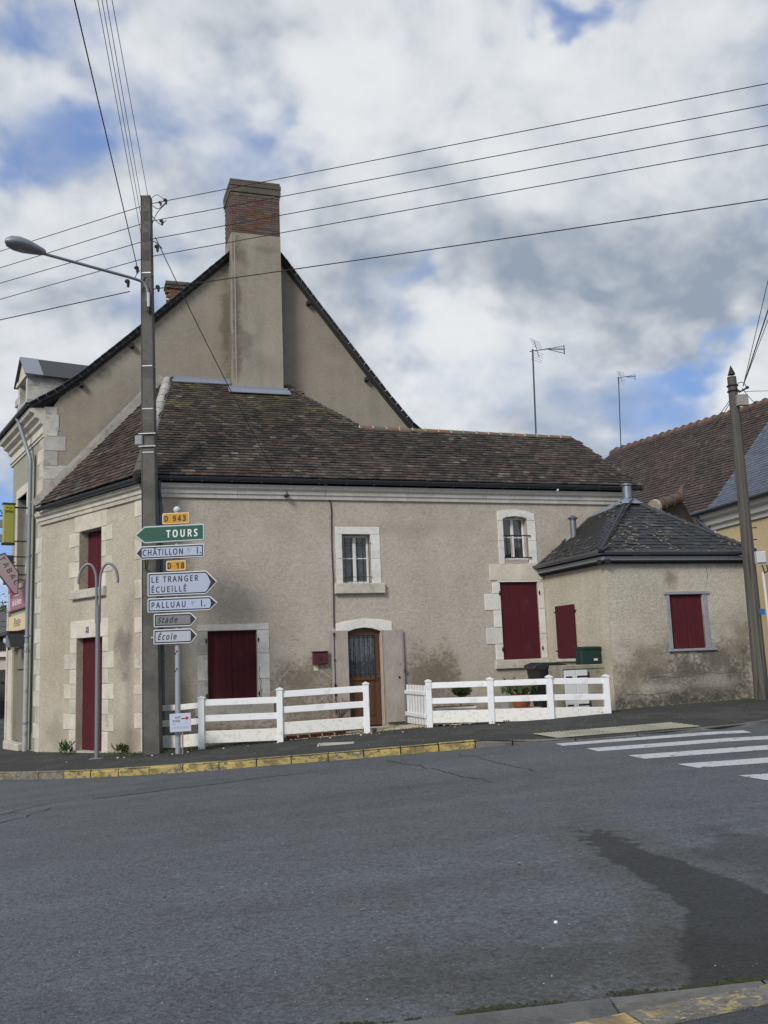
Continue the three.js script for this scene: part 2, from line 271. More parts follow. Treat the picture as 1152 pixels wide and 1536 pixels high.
const roadMat = std({ map: rep(aggregate, 1 / 2.6), bumpMap: rep(aggBump, 1 / 1.3), bumpScale: 0.006, roughness: 0.66, vertexColors: true });
const crackLine = [[-9.5, -10.6], [-8.2, -11.2], [-7.4, -12.0], [-6.3, -13.4]];
const TRENCH = [[1.55, -8.4], [1.72, -8.3], [1.9, -7.25], [2.06, -6.65], [2.3, -5.65], [2.5, -4.4], [1.30, -4.4], [1.40, -5.1], [1.66, -5.8], [1.63, -6.6], [1.5, -7.6]];
function polyDist(x, z, P) { let d = 1e9; for (let i = 0; i < P.length; i++) { const a = P[i], b = P[(i + 1) % P.length], ux = b[0] - a[0], uz = b[1] - a[1], t = clamp(((x - a[0]) * ux + (z - a[1]) * uz) / (ux * ux + uz * uz), 0, 1); d = Math.min(d, Math.hypot(x - a[0] - ux * t, z - a[1] - uz * t)); } return inPoly(x, z, P) ? d : -d; }
function roadColour(x, z, fine) {
  // streaks along the turning traffic, tar joints and newer, coarser stretches
  const bend = z + 0.16 * x - 0.018 * x * x, st = fbm(x * 0.22 + 9, bend * 2.6, 4) - 0.5, st2 = fbm(x * 0.5 + 31, bend * 9, 3) - 0.5, b = fbm(x * 0.6 + 3, z * 0.6 + 8, 4) - 0.5, sp = fbm(x * 4, z * 4, 3) - 0.5;
  let f = 0.156 * (1 + 0.46 * st + 0.16 * st2 + 0.14 * b + 0.22 * sp), r = 0.96, g = 1.02, bl = 1.06;
  const dk = sstep(0.46, 0.7, fbm(x * 5 + 21, z * 4 + 4, 6) * 0.62 + 0.52 * Math.exp(-(((x - 2.62) / 0.42) ** 2 + ((z + 7.1) / 0.75) ** 2)) - 0.02); // coarse open surface, bottom right of the junction
  f *= 1 - 0.42 * dk;
  if (z > -6.4 && x > -0.6) { const ed = sstep(-0.6, 0.3, x) * sstep(0.46, 0.64, fbm(x * 3.4 + 60, z * 5 + 2, 6) * 0.9 + 0.5 * Math.exp(-(((z + 5.0) / 0.42) ** 2)) - 0.12); f *= 1 - 0.32 * ed; r += 0.05 * ed; bl -= 0.12 * ed; } // dirty margin by the near kerb
  if (x > 0.8 && x < 3.4 && z > -9.2) { // an old trench, patched with darker, coarser tar
    const d = polyDist(x, z, TRENCH) + (fbm(x * 6 + 3, z * 6 + 1, 5) - 0.5) * 0.11 + (z < -6.9 ? (fbm(x * 13, z * 13, 3) - 0.5) * 0.32 * sstep(6.9, 8, -z) : 0) + 0.01, k = sstep(-0.008, 0.016, d), m = sstep(-0.30, -0.2, d + (fbm(x * 5, z * 5 + 9, 4) - 0.5) * 0.2) * (1 - k); f *= 1 - 0.74 * k - 0.20 * m; r += 0.05 * m; bl -= 0.06 * m;
  }
  return [f * r, f * g, f * bl];
}
{
  const far = [-700, -300, -120, -60, -30, -14, -8, 0, 4.8, 8, 14, 30, 60, 120, 300, 700];
  const ground = new THREE.Mesh(gridGeo(far, [-900, -400, -150, -80, -50, -30, -15, -9, -3, 10, 40, 200].reverse().map((z) => z), -0.05), std({ map: rep(aggregate, 1 / 2.6), color: lin(0.16, 0.17, 0.15) }));
  ground.name = 'ground'; ground.userData.kind = 'structure'; ground.receiveShadow = true; scene.add(ground);
  const xs = [-60, -40, -28, -20, ...span(-14, 4.8, 0.16), ...span(5, 14, 0.3), 20, 30, 50], zs = [-70, -50, -38, -30, -25, -21, ...span(-19, -15, 0.25), ...span(-14.9, -9, 0.14), ...span(-8.9, -3, 0.09), -1, 2, 6].sort((a, b) => b - a);
  const road = new THREE.Mesh(gridGeo(xs, zs, 0, roadColour), roadMat); road.name = 'road'; road.userData.kind = 'structure'; road.receiveShadow = true; scene.add(road);
}
// the far pavement, from the kerb back under the houses
const KERB = [[-24, -36], [-14, -25], [-9.4, -19.6], [-7.02, -17.6], [-6.11, -17.04], [-5.41, -16.68], [-4.3, -16.24], [-3.13, -15.96], [-1.83, -15.88], [-0.64, -15.76], [1.46, -15.70], [2.22, -15.58], [3.26, -15.45], [4.26, -15.34], [5.11, -15.38], [6.17, -15.85], [8.5, -17.2], [12.5, -19.0], [22, -22]];
const dropAt = (x) => PAV * (1 - 0.72 * sstep(1.5, 2.3, x) * (1 - 0.5 * sstep(5.2, 8, x)));
{
  const inner = KERB.map(([x, z], i) => i === 0 ? [-15, -44] : i === 1 ? [-8.5, -32] : i === 2 ? [-6.5, -28] : i === 3 ? [-5.5, -27] : [x * 0.98 + 0.1, z - 11.5]);
  const pos = [], uv = [], idx = [], NV = 14; let rows = 0;
  for (let i = 0; i + 1 < KERB.length; i++) { const n = Math.max(1, Math.round(Math.hypot(KERB[i + 1][0] - KERB[i][0], KERB[i + 1][1] - KERB[i][1]) / 0.5)); for (let k = 0; k < n + (i + 2 === KERB.length ? 1 : 0); k++) { const t = k / n, a = [lerp(KERB[i][0], KERB[i + 1][0], t), lerp(KERB[i][1], KERB[i + 1][1], t)], b = [lerp(inner[i][0], inner[i + 1][0], t), lerp(inner[i][1], inner[i + 1][1], t)]; rows++; for (let j = 0; j <= NV; j++) { const w = Math.pow(j / NV, 2), x = lerp(a[0], b[0], w), z = lerp(a[1], b[1], w), back = clamp(Math.hypot(x - a[0], z - a[1]) / 1.4, 0, 1); pos.push(x, gY(x, z, lerp(dropAt(x) - 0.004, PAV, back)) + (j > 0 && j < NV ? (fbm(x * 1.3, z * 1.3, 3) - 0.5) * 0.02 : 0), z); uv.push(x, z); } } }
  for (let r = 0; r + 1 < rows; r++) for (let j = 0; j < NV; j++) { const a = r * (NV + 1) + j; idx.push(a, a + NV + 1, a + 1, a + 1, a + NV + 1, a + NV + 2); }
  const g = new THREE.BufferGeometry(); g.setIndex(idx); g.setAttribute('position', new THREE.BufferAttribute(new Float32Array(pos), 3)); g.setAttribute('uv', new THREE.BufferAttribute(new Float32Array(uv), 2)); g.computeVertexNormals();
  const tar = tex(1024, 1024, (u, v) => { const a = tn(u, v, 150, 2, 51) - 0.5, m = tn(u, v, 5, 5, 53), ms = sstep(0.56, 0.66, m) * 0.5, gr = sstep(0.6, 0.7, tn(u, v, 9, 5, 57)); const f = 0.030 * (1 + 0.9 * a) * (1 + ms); return [f * (1 + 0.1 * gr), f * (1.03 + 0.18 * gr), f * (1.02 - 0.1 * gr)]; });
  const o = new THREE.Mesh(g, std({ map: rep(tar, 1 / 3.1), bumpMap: rep(aggBump, 1 / 1.1), bumpScale: 0.008, roughness: 0.93 })); o.name = 'pavement'; o.userData.kind = 'structure'; o.receiveShadow = true; scene.add(o);
}
// kerb stones, one by one
const kerbTex = (paint, keep, seed) => { const t = tex(256, 256, (u, v) => { const a = tn(u, v, 13, 5, seed), b = tn(u, v, 60, 2, seed + 1) - 0.5, k = sstep(keep - 0.07, keep + 0.05, a + b * 0.4), g = 0.13 * (1 + 0.6 * b + 0.8 * (tn(u, v, 12, 3, seed + 5) - 0.5)), dirt = 1 - 0.45 * sstep(0.5, 0.7, tn(u, v, 5, 4, seed + 8)); return [lerp(g * 1.05, paint[0] * dirt, k), lerp(g, paint[1] * dirt, k), lerp(g * 0.9, paint[2] * dirt, k)]; }); return std({ map: rep(t, 1.3, 1.9, seed * 0.3, seed * 0.17), bumpMap: rep(fineBump, 2.5), bumpScale: 0.006, roughness: 0.88 }); };
const yellowK = [kerbTex([0.40, 0.31, 0.10], 0.40, 61), kerbTex([0.43, 0.335, 0.115], 0.37, 62), kerbTex([0.36, 0.29, 0.10], 0.44, 63)];
const greyK = [kerbTex([0.24, 0.21, 0.13], 0.5, 64), kerbTex([0.22, 0.195, 0.14], 0.52, 66)], darkK = [stoneMat([0.10, 0.10, 0.10], 0.5, 67, 0.006), stoneMat([0.125, 0.122, 0.115], 0.5, 68, 0.006)];
{
  const kerb = structure('kerb'); srand(5);
  const pts = KERB.slice(2, 18).map(([x, z]) => V(x, 0, z)), path = new THREE.CatmullRomCurve3(pts, false, 'centripetal'), L = path.getLength(); path.arcLengthDivisions = 800;
  for (let s = 0; s < L - 0.3;) {
    const mid0 = path.getPointAt(clamp(s / L, 0, 1)), len = (mid0.x > 1.4 ? 0.98 : 0.585) + rr(-0.03, 0.03), e = Math.min(L, s + len), a = path.getPointAt(s / L), b = path.getPointAt(e / L); s = e;
    const mx = (a.x + b.x) / 2, yellow = mx > -5.45 && mx < 1.44, h = 0.22, dropped = mx > 1.6;
    const ya = gY(a.x, a.z, dropAt(a.x)), yb = gY(b.x, b.z, dropAt(b.x)), dir = V(b.x - a.x, yb - ya, b.z - a.z), l = dir.length() - 0.014; dir.normalize();
    const n = V(-dir.z, 0, dir.x).normalize(), up = V(0, 0, 0).crossVectors(n, dir);
    const g = extr(polyShape([[-0.15, -h], [0.0, -h], [0.0, -0.035 + rr(-0.006, 0.006)], [-0.03, rr(-0.004, 0.004)], [-0.15, 0]]), -l / 2, l / 2, 0.006);
    const m = new M4().makeBasis(n, up, dir).setPosition((a.x + b.x) / 2, (ya + yb) / 2 + 0.004 + rr(-0.006, 0.006), (a.z + b.z) / 2);
    const gk = am(g.applyMatrix4(new M4().makeRotationY(rr(-0.012, 0.012))), m);
    P(kerb, 'kerb_stone', gk, yellow ? yellowK[Math.floor(rnd() * 3)] : dropped ? darkK[Math.floor(rnd() * 2)] : greyK[Math.floor(rnd() * 2)]);
  }
}
// pedestrian crossing
const worn = tex(512, 512, (u, v) => { const a = tn(u, v, 90, 2, 71) - 0.5, k = sstep(0.66, 0.8, tn(u, v, 14, 5, 73) + a * 0.35); return [lerp(0.46 + a * 0.2, 0.12, k), lerp(0.47 + a * 0.2, 0.125, k), lerp(0.49 + a * 0.2, 0.135, k)]; });
{
  const mat = std({ map: rep(worn, 0.8), roughness: 0.75, bumpMap: rep(aggBump, 1 / 1.3), bumpScale: 0.004 }), z = structure('zebra_crossing');
  const starts = [[2.52, -15.29, 2.56, -14.88], [2.8, -14.26, 2.87, -13.80], [3.1, -13.07, 3.2, -12.58], [3.39, -11.84, 3.5, -11.38], [3.67, -10.56, 3.8, -10.06], [3.98, -9.3, 4.1, -8.8]];
  for (const [x0, z0, x1, z1] of starts) P(z, 'stripe', sheet([[x1, z1], [x1 + 2.75, z1 + 0.34], [x0 + 2.8, z0 + 0.35], [x0, z0]], 12, 1, 0.004), mat, { uv: true });
  const zl = structure('side_street_crossing'); // the crossing in the street on the left
  for (const [x0, zz] of [[-17.6, -36.5], [-16.6, -34.2], [-15.6, -31.9]]) P(zl, 'stripe', sheet([[x0, zz], [x0 + 4.6, zz - 0.9], [x0 + 4.4, zz - 1.9], [x0 - 0.2, zz - 1.0]], 6, 1, 0.012), mat, { uv: true });
}
{ // ribbed tactile slabs at the dropped kerb
  const tac = structure('tactile_paving'), mats = [stoneMat([0.33, 0.32, 0.25], 0.4, 75), stoneMat([0.29, 0.28, 0.22], 0.45, 76)]; srand(8);
  for (let k = 0; k < 5; k++) {
    const t0 = k / 5, t1 = (k + 1) / 5, A = [2.32, -16.3], B = [4.6, -16.2], w = V(0.3, 0, 0.66); const p0 = [lerp(A[0], B[0], t0), lerp(A[1], B[1], t0)], p1 = [lerp(A[0], B[0], t1) - 0.012, lerp(A[1], B[1], t1)];
    const offAt = (x, z) => lerp(dropAt(x) - 0.004, PAV, clamp((-15.43 - z) / 1.4, 0, 1)) + 0.012, slabG = sheet([[p0[0] + w.x, p0[1] + w.z], [p1[0] + w.x, p1[1] + w.z], p1, p0], 2, 4, 0), gs = [slabG]; { const q = slabG.attributes.position; for (let i = 0; i < q.count; i++) q.setY(i, q.getY(i) + offAt(q.getX(i), q.getZ(i))); }
    for (let i = 0; i < 8; i++) for (let j = 0; j < 6; j++) { const u = (i + 0.5) / 8, v = (j + 0.5) / 6, x = lerp(p0[0], p1[0], u) + w.x * v, z = lerp(p0[1], p1[1], u) + w.z * v; gs.push(new THREE.CylinderGeometry(0.013, 0.02, 0.012, 6).translate(x, gY(x, z, offAt(x, z) + 0.005), z)); }
    P(tac, 'slab', gs, mats[k % 2]);
  }
}
{ // repairs, cracks, drain lid
  const st = (g, name, mat) => { const o = new THREE.Mesh(g, mat); o.name = name; o.userData.kind = 'structure'; o.receiveShadow = true; scene.add(o); };
  { const g = gridGeo(span(0.82, 3.38, 0.024), span(-4.62, -9.15, 0.03), 0.0, roadColour), q = g.attributes.position; for (let i = 0; i < q.count; i++) q.setY(i, q.getY(i) + 0.0002 + 0.004 * clamp(Math.min(q.getX(i) - 0.82, 3.38 - q.getX(i), q.getZ(i) + 9.15, -4.62 - q.getZ(i)) / 0.4, 0, 1)); st(g, 'trench_repair', roadMat); }
  const crackMat = flat(0.03, 0.031, 0.033); srand(3);
  const crack = (pts, w, name) => { const gs = []; let pp = null; for (let i = 0; i + 1 < pts.length; i++) { const [ax, az] = pts[i], [bx, bz] = pts[i + 1], L = Math.hypot(bx - ax, bz - az), n = Math.ceil(L / 0.12), nx = -(bz - az) / L, nz = (bx - ax) / L; for (let k = 0; k <= n; k++) { const t = k / n, j = (fbm(ax + t * L * 3, az * 3 + i, 3) - 0.5) * 0.22, ww = w * rr(0.4, 1.2) / 2, x = lerp(ax, bx, t) + nx * j, z = lerp(az, bz, t) + nz * j, q = [[x - nx * ww, z - nz * ww], [x + nx * ww, z + nz * ww]]; if (pp) gs.push(sheet([pp[0], q[0], q[1], pp[1]], 1, 1, 0.0045)); pp = q; } } st(merge(gs), name, crackMat); };
  crack([[-7.3, -9.9], [-6.4, -10.8], [-5.4, -11.9], [-5.0, -12.9], [-4.6, -13.6]], 0.022, 'road_crack'); crack([[-5.5, -11.9], [-4.9, -11.5], [-4.6, -12.3], [-4.55, -13.0]], 0.025, 'road_crack_001'); crack([[-6.6, -11.9], [-5.6, -12.3], [-4.9, -12.9]], 0.025, 'road_crack_002');
  crack([[-4.1, -13.5], [-2.9, -13.9], [-1.6, -14.3], [-1.1, -14.35]], 0.04, 'road_crack_003'); crack([[-0.1, -15.0], [0.5, -13.6], [0.9, -12.4], [1.2, -11.7]], 0.022, 'road_crack_004'); crack([[1.0, -15.1], [1.5, -13.4], [1.75, -12.4]], 0.02, 'road_crack_005');
  const disc = (x, z, r) => { const pts = []; for (let i = 0; i < 18; i++) pts.push([x + Math.cos(i / 18 * 6.283) * r, z + Math.sin(i / 18 * 6.283) * r]); return pts; };
  st(ragged(disc(0.9, -7.4, 0.02), 0.006, 0.03, 2), 'paint_drip', flat(0.26, 0.26, 0.26)); st(ragged(disc(-0.24, -6.49, 0.015), 0.006, 0.05, 6), 'paint_drip_001', flat(0.2, 0.2, 0.2));
  solo('bottle_cap', 'small white bottle cap lying on the open asphalt in front', 'bottle cap', [new THREE.CylinderGeometry(0.009, 0.012, 0.01, 14).translate(0.9, gY(0.9, -5.83) + 0.006, -5.83)], flat(0.75, 0.75, 0.75));
  const lid = thing('drain_cover', 'grey concrete cover let into the dark pavement before the fence', 'drain cover', W0, [-0.98, gY(-0.98, -17.4, PAV), -17.4]);
  P(lid, 'lid', bbox(-0.3, 0.3, -0.16, 0.16, -0.02, 0.02).rotateX(-Math.PI / 2), MAT.greyStone[2]); for (const x of [-0.34, 0.31]) P(lid, 'rim_bar', box(x, x + 0.03, -0.02, 0.012, -0.2, 0.2), MAT.greyStone[0]);
}
{ // the near side: kerb with worn yellow paint, moss in the gutter, dark pavement
  const nk = structure('near_kerb'); srand(21);
  const mats = [kerbTex([0.38, 0.285, 0.12], 0.42, 81), kerbTex([0.34, 0.29, 0.15], 0.57, 82), kerbTex([0.34, 0.28, 0.14], 0.6, 83)];
  let x = -4.1; const J = [-4.1, -3.1, -2.1, -1.1, -0.08, 0.93, 1.63, 2.6, 3.6, 4.6, 5.6];
  const kz = (X) => -4.33 - 0.27 * (X - 0.95), zf = (X) => Math.min(kz(X) - 0.06, -4.56 - 0.06 * (X - 0.7));
  for (let i = 0; i + 1 < J.length; i++) { const a = J[i] + 0.006, b = J[i + 1] - 0.006, g = new THREE.BufferGeometry(); const ya = gY(a, -4.4), yb = gY(b, -4.4), dir = V(b - a, yb - ya, kz(b) - kz(a)), l = dir.length(); dir.normalize(); const n = V(-dir.z, 0, dir.x).normalize(), up = V(0, 0, 0).crossVectors(n, dir).negate();
    const e = extr(polyShape([[0, -0.2], [0.22, -0.2], [0.22, 0.055], [0.035, 0.05], [0, 0.02]]), -l / 2, l / 2, 0.006);
    const back = n.clone(); if (back.z < 0) back.negate(); const u2 = V(0, 0, 0).crossVectors(dir, back).negate(); if (u2.y < 0) u2.negate();
    P(nk, 'kerb_stone', am(e, new M4().makeBasis(back, u2, dir).setPosition((a + b) / 2, (ya + yb) / 2, (kz(a) + kz(b)) / 2)), i === 4 ? mats[0] : mats[1 + (i % 2)]); }
  const gutterStrip = structure('gutter_strip'); for (let i = 0; i + 1 < J.length; i++) P(gutterStrip, 'slab', sheet([[J[i], kz(J[i]) - 0.003], [J[i + 1] - 0.01, kz(J[i + 1]) - 0.003], [J[i + 1] - 0.01, zf(J[i + 1])], [J[i], zf(J[i])]], 3, 1, 0.012), darkK[i % 2], { uv: true });
  const o = new THREE.Mesh(sheet([[-3.9, -0.6], [7, -0.6], [7, kz(7) + 0.21], [-3.9, kz(-3.9) + 0.21]], 40, 6, 0.045), std({ map: rep(aggregate, 1 / 1.7), bumpMap: rep(aggBump, 1.0), bumpScale: 0.008, color: lin(0.085, 0.088, 0.09), roughness: 0.9 })); o.name = 'near_pavement'; o.userData.kind = 'structure'; o.receiveShadow = true; scene.add(o);
  // moss
  const moss = new THREE.InstancedMesh(new THREE.IcosahedronGeometry(1, 1).scale(1, 0.55, 1), std({ color: lin(1, 1, 1), roughness: 1 }), 1400), m = new M4(), q = new THREE.Quaternion(), c = new THREE.Color(); let k = 0; srand(77);
  while (k < 1400) { const X = rr(-0.6, 3.4), zz = zf(X) - 0.01 - Math.abs(rr(-1, 1) * rr(0, 1)) * (X > 1.9 ? 0.22 : 0.07) , d = fbm(X * 5 + 3, zz * 9, 4); if (d + rr(-0.12, 0.12) < 0.52) continue; const s = rr(0.002, 0.0075) * (0.5 + d); m.compose(V(X, gY(X, zz, 0.012), zz), q.setFromEuler(new THREE.Euler(0, rr(0, 6), 0)), V(s * 1.4, s, s * 1.4)); moss.setMatrixAt(k, m); const t = rnd(); moss.setColorAt(k, c.setRGB(lerp(0.014, 0.036, t), lerp(0.021, 0.044, t), lerp(0.007, 0.011, t))); k++; }
  moss.name = 'moss'; moss.userData = { kind: 'stuff', label: 'green moss along the foot of the near kerb', category: 'moss' }; scene.add(moss);
}

// ---------------------------------------------------------------- the corner house
// tiles, slates: laid in rows on a plane with origin o, es along the eave, et up the slope, n out
function layRoof(parent, name, o, es, et, n, poly, w, exposure, len, th, mats, colourOf, opt = {}) {
  let s0 = 1e9, s1 = -1e9, t0 = 1e9, t1 = -1e9; for (const [a, b] of poly) { s0 = Math.min(s0, a); s1 = Math.max(s1, a); t0 = Math.min(t0, b); t1 = Math.max(t1, b); }
  const geo = opt.geo ?? new THREE.BoxGeometry(w * 0.965, th, len), list = [], q = new THREE.Quaternion(), bm = new M4().makeBasis(es, n, V(0, 0, 0).crossVectors(es, n));
  if (geo === opt.geo) {} else boxUV(geo);
  const bq = new THREE.Quaternion().setFromRotationMatrix(bm), j = opt.jitter ?? 1, tilt = opt.tilt ?? Math.atan2(th * 1.6, exposure * 1.5);
  let row = 0; for (let t = t0; t < t1; t += exposure, row++) for (let s = s0 - (row % 2) * w / 2 - w; s < s1 + w; s += w) {
    const cs = s + w / 2, ct = t + exposure * 0.5; if (!inPoly(cs, ct, poly) && !inPoly(cs - w * 0.3, ct, poly) && !inPoly(cs + w * 0.3, ct, poly)) continue; if (opt.skip && opt.skip(cs, ct)) continue;
    const sag = opt.sag ? opt.sag(cs, ct) : 0, p = o.clone().addScaledVector(es, cs + rr(-0.004, 0.004) * j).addScaledVector(et, t + len / 2 + rr(-0.007, 0.007) * j).addScaledVector(n, th * 1.9 + sag + rr(-0.002, 0.003) * j);
    q.setFromEuler(new THREE.Euler(-tilt + rr(-0.05, 0.03) * j, rr(-0.02, 0.02) * j, rr(-0.02, 0.02) * j));
    list.push({ m: new M4().compose(p, bq.clone().multiply(q), V(1, 1, 1)), c: colourOf(cs, ct), d: opt.near ? opt.near(cs, ct) : 0 });
  }
  if (opt.pieces) list.sort((a, b) => a.d - b.d);
  const k = Math.min(opt.pieces ?? 0, list.length);
  for (let i = 0; i < k; i++) { const t = list[i], mesh = new THREE.Mesh(geo, mats(t.c)); mesh.name = name; mesh.applyMatrix4(t.m); mesh.castShadow = mesh.receiveShadow = true; parent.add(mesh); }
  if (list.length > k) {
    const im = new THREE.InstancedMesh(geo, opt.instMat ?? std({ roughness: 0.9 }), list.length - k), c = new THREE.Color();
    for (let i = k; i < list.length; i++) { im.setMatrixAt(i - k, list[i].m); im.setColorAt(i - k, c.setRGB(...list[i].c)); }
    im.name = opt.stuffName ?? name + 's'; im.userData.kind = 'stuff'; im.castShadow = im.receiveShadow = true; parent.add(im);
  }
  return list.length;
}
const matCache = new Map();
function matFor(c, rough = 0.9) { const key = c.map((v) => Math.round(Math.log(v + 0.004) * 7)).join(); if (!matCache.has(key)) matCache.set(key, std({ color: lin(...c), roughness: rough, bumpMap: fineBump, bumpScale: 0.0015 })); return matCache.get(key); }
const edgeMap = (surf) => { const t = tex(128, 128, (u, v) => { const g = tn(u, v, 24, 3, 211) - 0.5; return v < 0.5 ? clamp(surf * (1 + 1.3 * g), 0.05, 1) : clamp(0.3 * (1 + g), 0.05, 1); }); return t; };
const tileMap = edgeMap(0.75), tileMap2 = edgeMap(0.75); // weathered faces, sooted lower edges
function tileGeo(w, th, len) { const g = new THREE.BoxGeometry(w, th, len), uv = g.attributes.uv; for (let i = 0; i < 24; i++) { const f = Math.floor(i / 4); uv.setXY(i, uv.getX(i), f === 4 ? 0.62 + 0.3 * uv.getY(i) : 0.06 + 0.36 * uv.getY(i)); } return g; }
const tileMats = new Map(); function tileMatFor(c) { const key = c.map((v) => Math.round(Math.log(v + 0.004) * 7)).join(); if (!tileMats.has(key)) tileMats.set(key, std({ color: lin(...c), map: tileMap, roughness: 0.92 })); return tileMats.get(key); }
const dirtG = [0.17, 0.145, 0.105], dirtD = [0.10, 0.088, 0.07], dirtK = [0.055, 0.05, 0.043], pale = [0.43, 0.40, 0.35];
const house = thing('corner_house', 'rendered old corner house with mossy brown tile roof and dark red shutters', 'house', FM);
const E0 = { x: 0, y: 5.42, z: 0 };
const L2M = (x, y, z) => FL.at(x, y, z).applyMatrix4(FM.m.clone().invert());
const G2M = (x, y, z) => FG.at(x, y, z).applyMatrix4(FM.m.clone().invert());
{
  // main wall, window and door openings cut through
  const W = 11.4, s = polyShape([[0, -0.5], [W, -0.5], [W, 5.12], [0, 5.12]]);
  const hole = (pts) => s.holes.push(new THREE.Path(pts.map((p) => new V2(...p))));
  const arch = (x0, x1, y, rise, n = 8) => { const o = []; for (let i = 0; i <= n; i++) { const t = i / n; o.push([lerp(x1, x0, t), y + rise * (1 - (2 * t - 1) ** 2)]); } return o; };
  hole([[1.26, 0.82], [2.27, 0.82], [2.27, 2.30], [1.26, 2.30]]);
  hole([[4.17, 3.25], [4.81, 3.25], [4.81, 4.31], [4.17, 4.31]]);
  hole([[4.22, 0.2], [4.97, 0.2], ...arch(4.22, 4.97, 2.20, 0.085)]);
  hole([[8.02, 3.70], [8.63, 3.70], ...arch(8.02, 8.63, 4.69, 0.065)]);
  hole([[7.86, 1.49], [8.80, 1.49], [8.80, 3.23], [7.86, 3.23]]);
  const map = wallTex(1800, 880, W, 5.7, [0.435, 0.39, 0.33], 0.32, [[6.15, 1.72, 0.95, 0.75, 0.75, dirtG], [6.3, 1.7, 0.55, 0.45, 0.6, [0.13, 0.1, 0.078]], [3.1, 1.75, 1.2, 0.75, 0.7, dirtG], [3.4, 0.9, 1.5, 0.9, 0.7, dirtG], [0.7, 0.9, 1.0, 1.4, 0.5, dirtG], [2.8, 0.6, 2.6, 0.4, 0.6, dirtG], [7.0, 0.8, 1.9, 0.5, 0.55, dirtG], [6.1, 1.5, 0.75, 0.62, 0.55, dirtG], [6.55, 1.25, 0.5, 0.5, 0.5, [0.16, 0.115, 0.085]], [3.2, 1.65, 0.9, 0.5, 0.5, dirtG], [2.9, 2.0, 0.5, 0.35, 0.45, dirtD], [3.6, 0.7, 1.2, 0.7, 0.5, dirtG], [0.75, 0.7, 0.8, 1.1, 0.4, dirtG], [5.9, 0.4, 0.9, 0.35, 0.45, dirtG], [9.4, 4.2, 0.5, 0.45, 0.35, dirtG], [5.2, 4.95, 2.2, 0.22, 0.2, dirtG], [7.0, 0.7, 1.6, 0.45, 0.4, dirtG], [1.9, 0.55, 1.4, 0.35, 0.45, dirtD]], 3.7);
  P(house, 'wall', extr(s, -0.42, 0), wallMat(map, W, 5.7, 0, -0.5));
  // left wing wall
  const s2 = polyShape([[-4.62, -0.8], [0, -0.8], [0, 5.08], [-4.62, 5.08]]);
  s2.holes.push(new THREE.Path([[-2.8, -0.13], [-1.66, -0.13], [-1.66, 2.3], [-2.8, 2.3]].map((p) => new V2(...p))), new THREE.Path([[-2.72, 3.36], [-1.73, 3.36], [-1.73, 4.66], [-2.72, 4.66]].map((p) => new V2(...p))));
  const map2 = wallTex(900, 1100, 4.62, 5.9, [0.44, 0.392, 0.31], 0.32, [[-0.75 + 4.62 - 4.62, 1.4, 0.01, 0.01, 0, dirtG], [-0.8, 2.05, 0.42, 0.8, 0.62, [0.15, 0.13, 0.11]], [-0.9, 1.25, 0.5, 0.13, 0.55, pale], [-0.6, 0.2, 0.9, 0.4, 0.4, dirtG], [-3.8, 0.2, 1.0, 0.5, 0.42, dirtG], [-2.2, 5.0, 2.4, 0.18, 0.25, dirtG]].map((q) => [q[0] + 4.62, q[1] + 0.8, ...q.slice(2)]), 8.3);
  P(house, 'wall', extr(s2, -0.42, 0), wallMat(map2, 4.62, 5.9, -4.62, -0.8), { F: FL });
  // dark closed inside
  P(house, 'inner_wall', [box(0.5, 11, -0.4, 5.0, -1.3, -1.25)], MAT.under); P(house, 'inner_wall', [box(-4.2, -0.6, -0.6, 5.0, -1.2, -1.15)], MAT.under, { F: FL });
  P(house, 'end_wall', slab([V(11.4, -0.5, 0), V(11.4, 5.2, 0), V(11.4, 5.2, -4.1), V(11.4, -0.5, -4.1)], 0.3, V(1, 0, 0)), MAT.stone[2]);
  P(house, 'back_wall', box(0, 11.4, -0.5, 5.3, -4.1, -3.85), MAT.stone[2]);
  // quoins at the corner, long and short, on both faces
  srand(31); let y = -0.15; const rowsL = [[-0.15, 0.42], [0.42, 0.72], [0.72, 1.08], [1.08, 1.27], [1.27, 1.59], [1.59, 1.91], [1.91, 2.31], [2.31, 2.63], [2.63, 3.0], [3.0, 3.39], [3.39, 3.8], [3.8, 4.22], [4.22, 4.69], [4.69, 5.05]];
  rowsL.forEach(([a, b], i) => { const w = i % 2 ? 0.36 : 0.12, w2 = i % 2 ? 0.3 : 0.13; const gl = bbox(-w, 0.012, a + 0.004, b - 0.004, -0.03, 0.012, 0.006); const gm = bbox(-0.012, w2, a + 0.004, b - 0.004, -0.03, 0.012, 0.006).applyMatrix4(FL.m.clone().invert().multiply(FM.m)); P(house, 'quoin', [gl, gm], MAT.stone[i % 3], { F: FL }); });
  // left door: lintel, toothed jambs
  P(house, 'lintel', bbox(-3.08, -1.41, 2.304, 2.68, -0.25, 0.014), MAT.stone[1], { F: FL });
  const jamb = (F, x, sgn, rows, wide, narrow, mats, first = 0, z1 = 0.014, z0 = -0.25) => rows.forEach(([a, b], i) => { const w = (i + first) % 2 ? wide : narrow; P(house, 'jamb_stone', sgn < 0 ? bbox(x - w, x, a + 0.004, b - 0.004, z0, z1) : bbox(x, x + w, a + 0.004, b - 0.004, z0, z1), mats[(i + (sgn > 0 ? 1 : 0)) % mats.length], { F }); });
  const dr = [[-0.3, 0.33], [0.33, 0.67], [0.67, 0.99], [0.99, 1.31], [1.31, 1.63], [1.63, 1.97], [1.97, 2.30]];
  jamb(FL, -2.804, -1, dr, 0.55, 0.29, MAT.stone, 0); jamb(FL, -1.656, 1, dr, 0.47, 0.25, MAT.stone, 0);
  P(house, 'doorstep', bbox(-2.86, -1.6, -0.3, -0.1, -0.4, 0.06), MAT.stone[2], { F: FL });
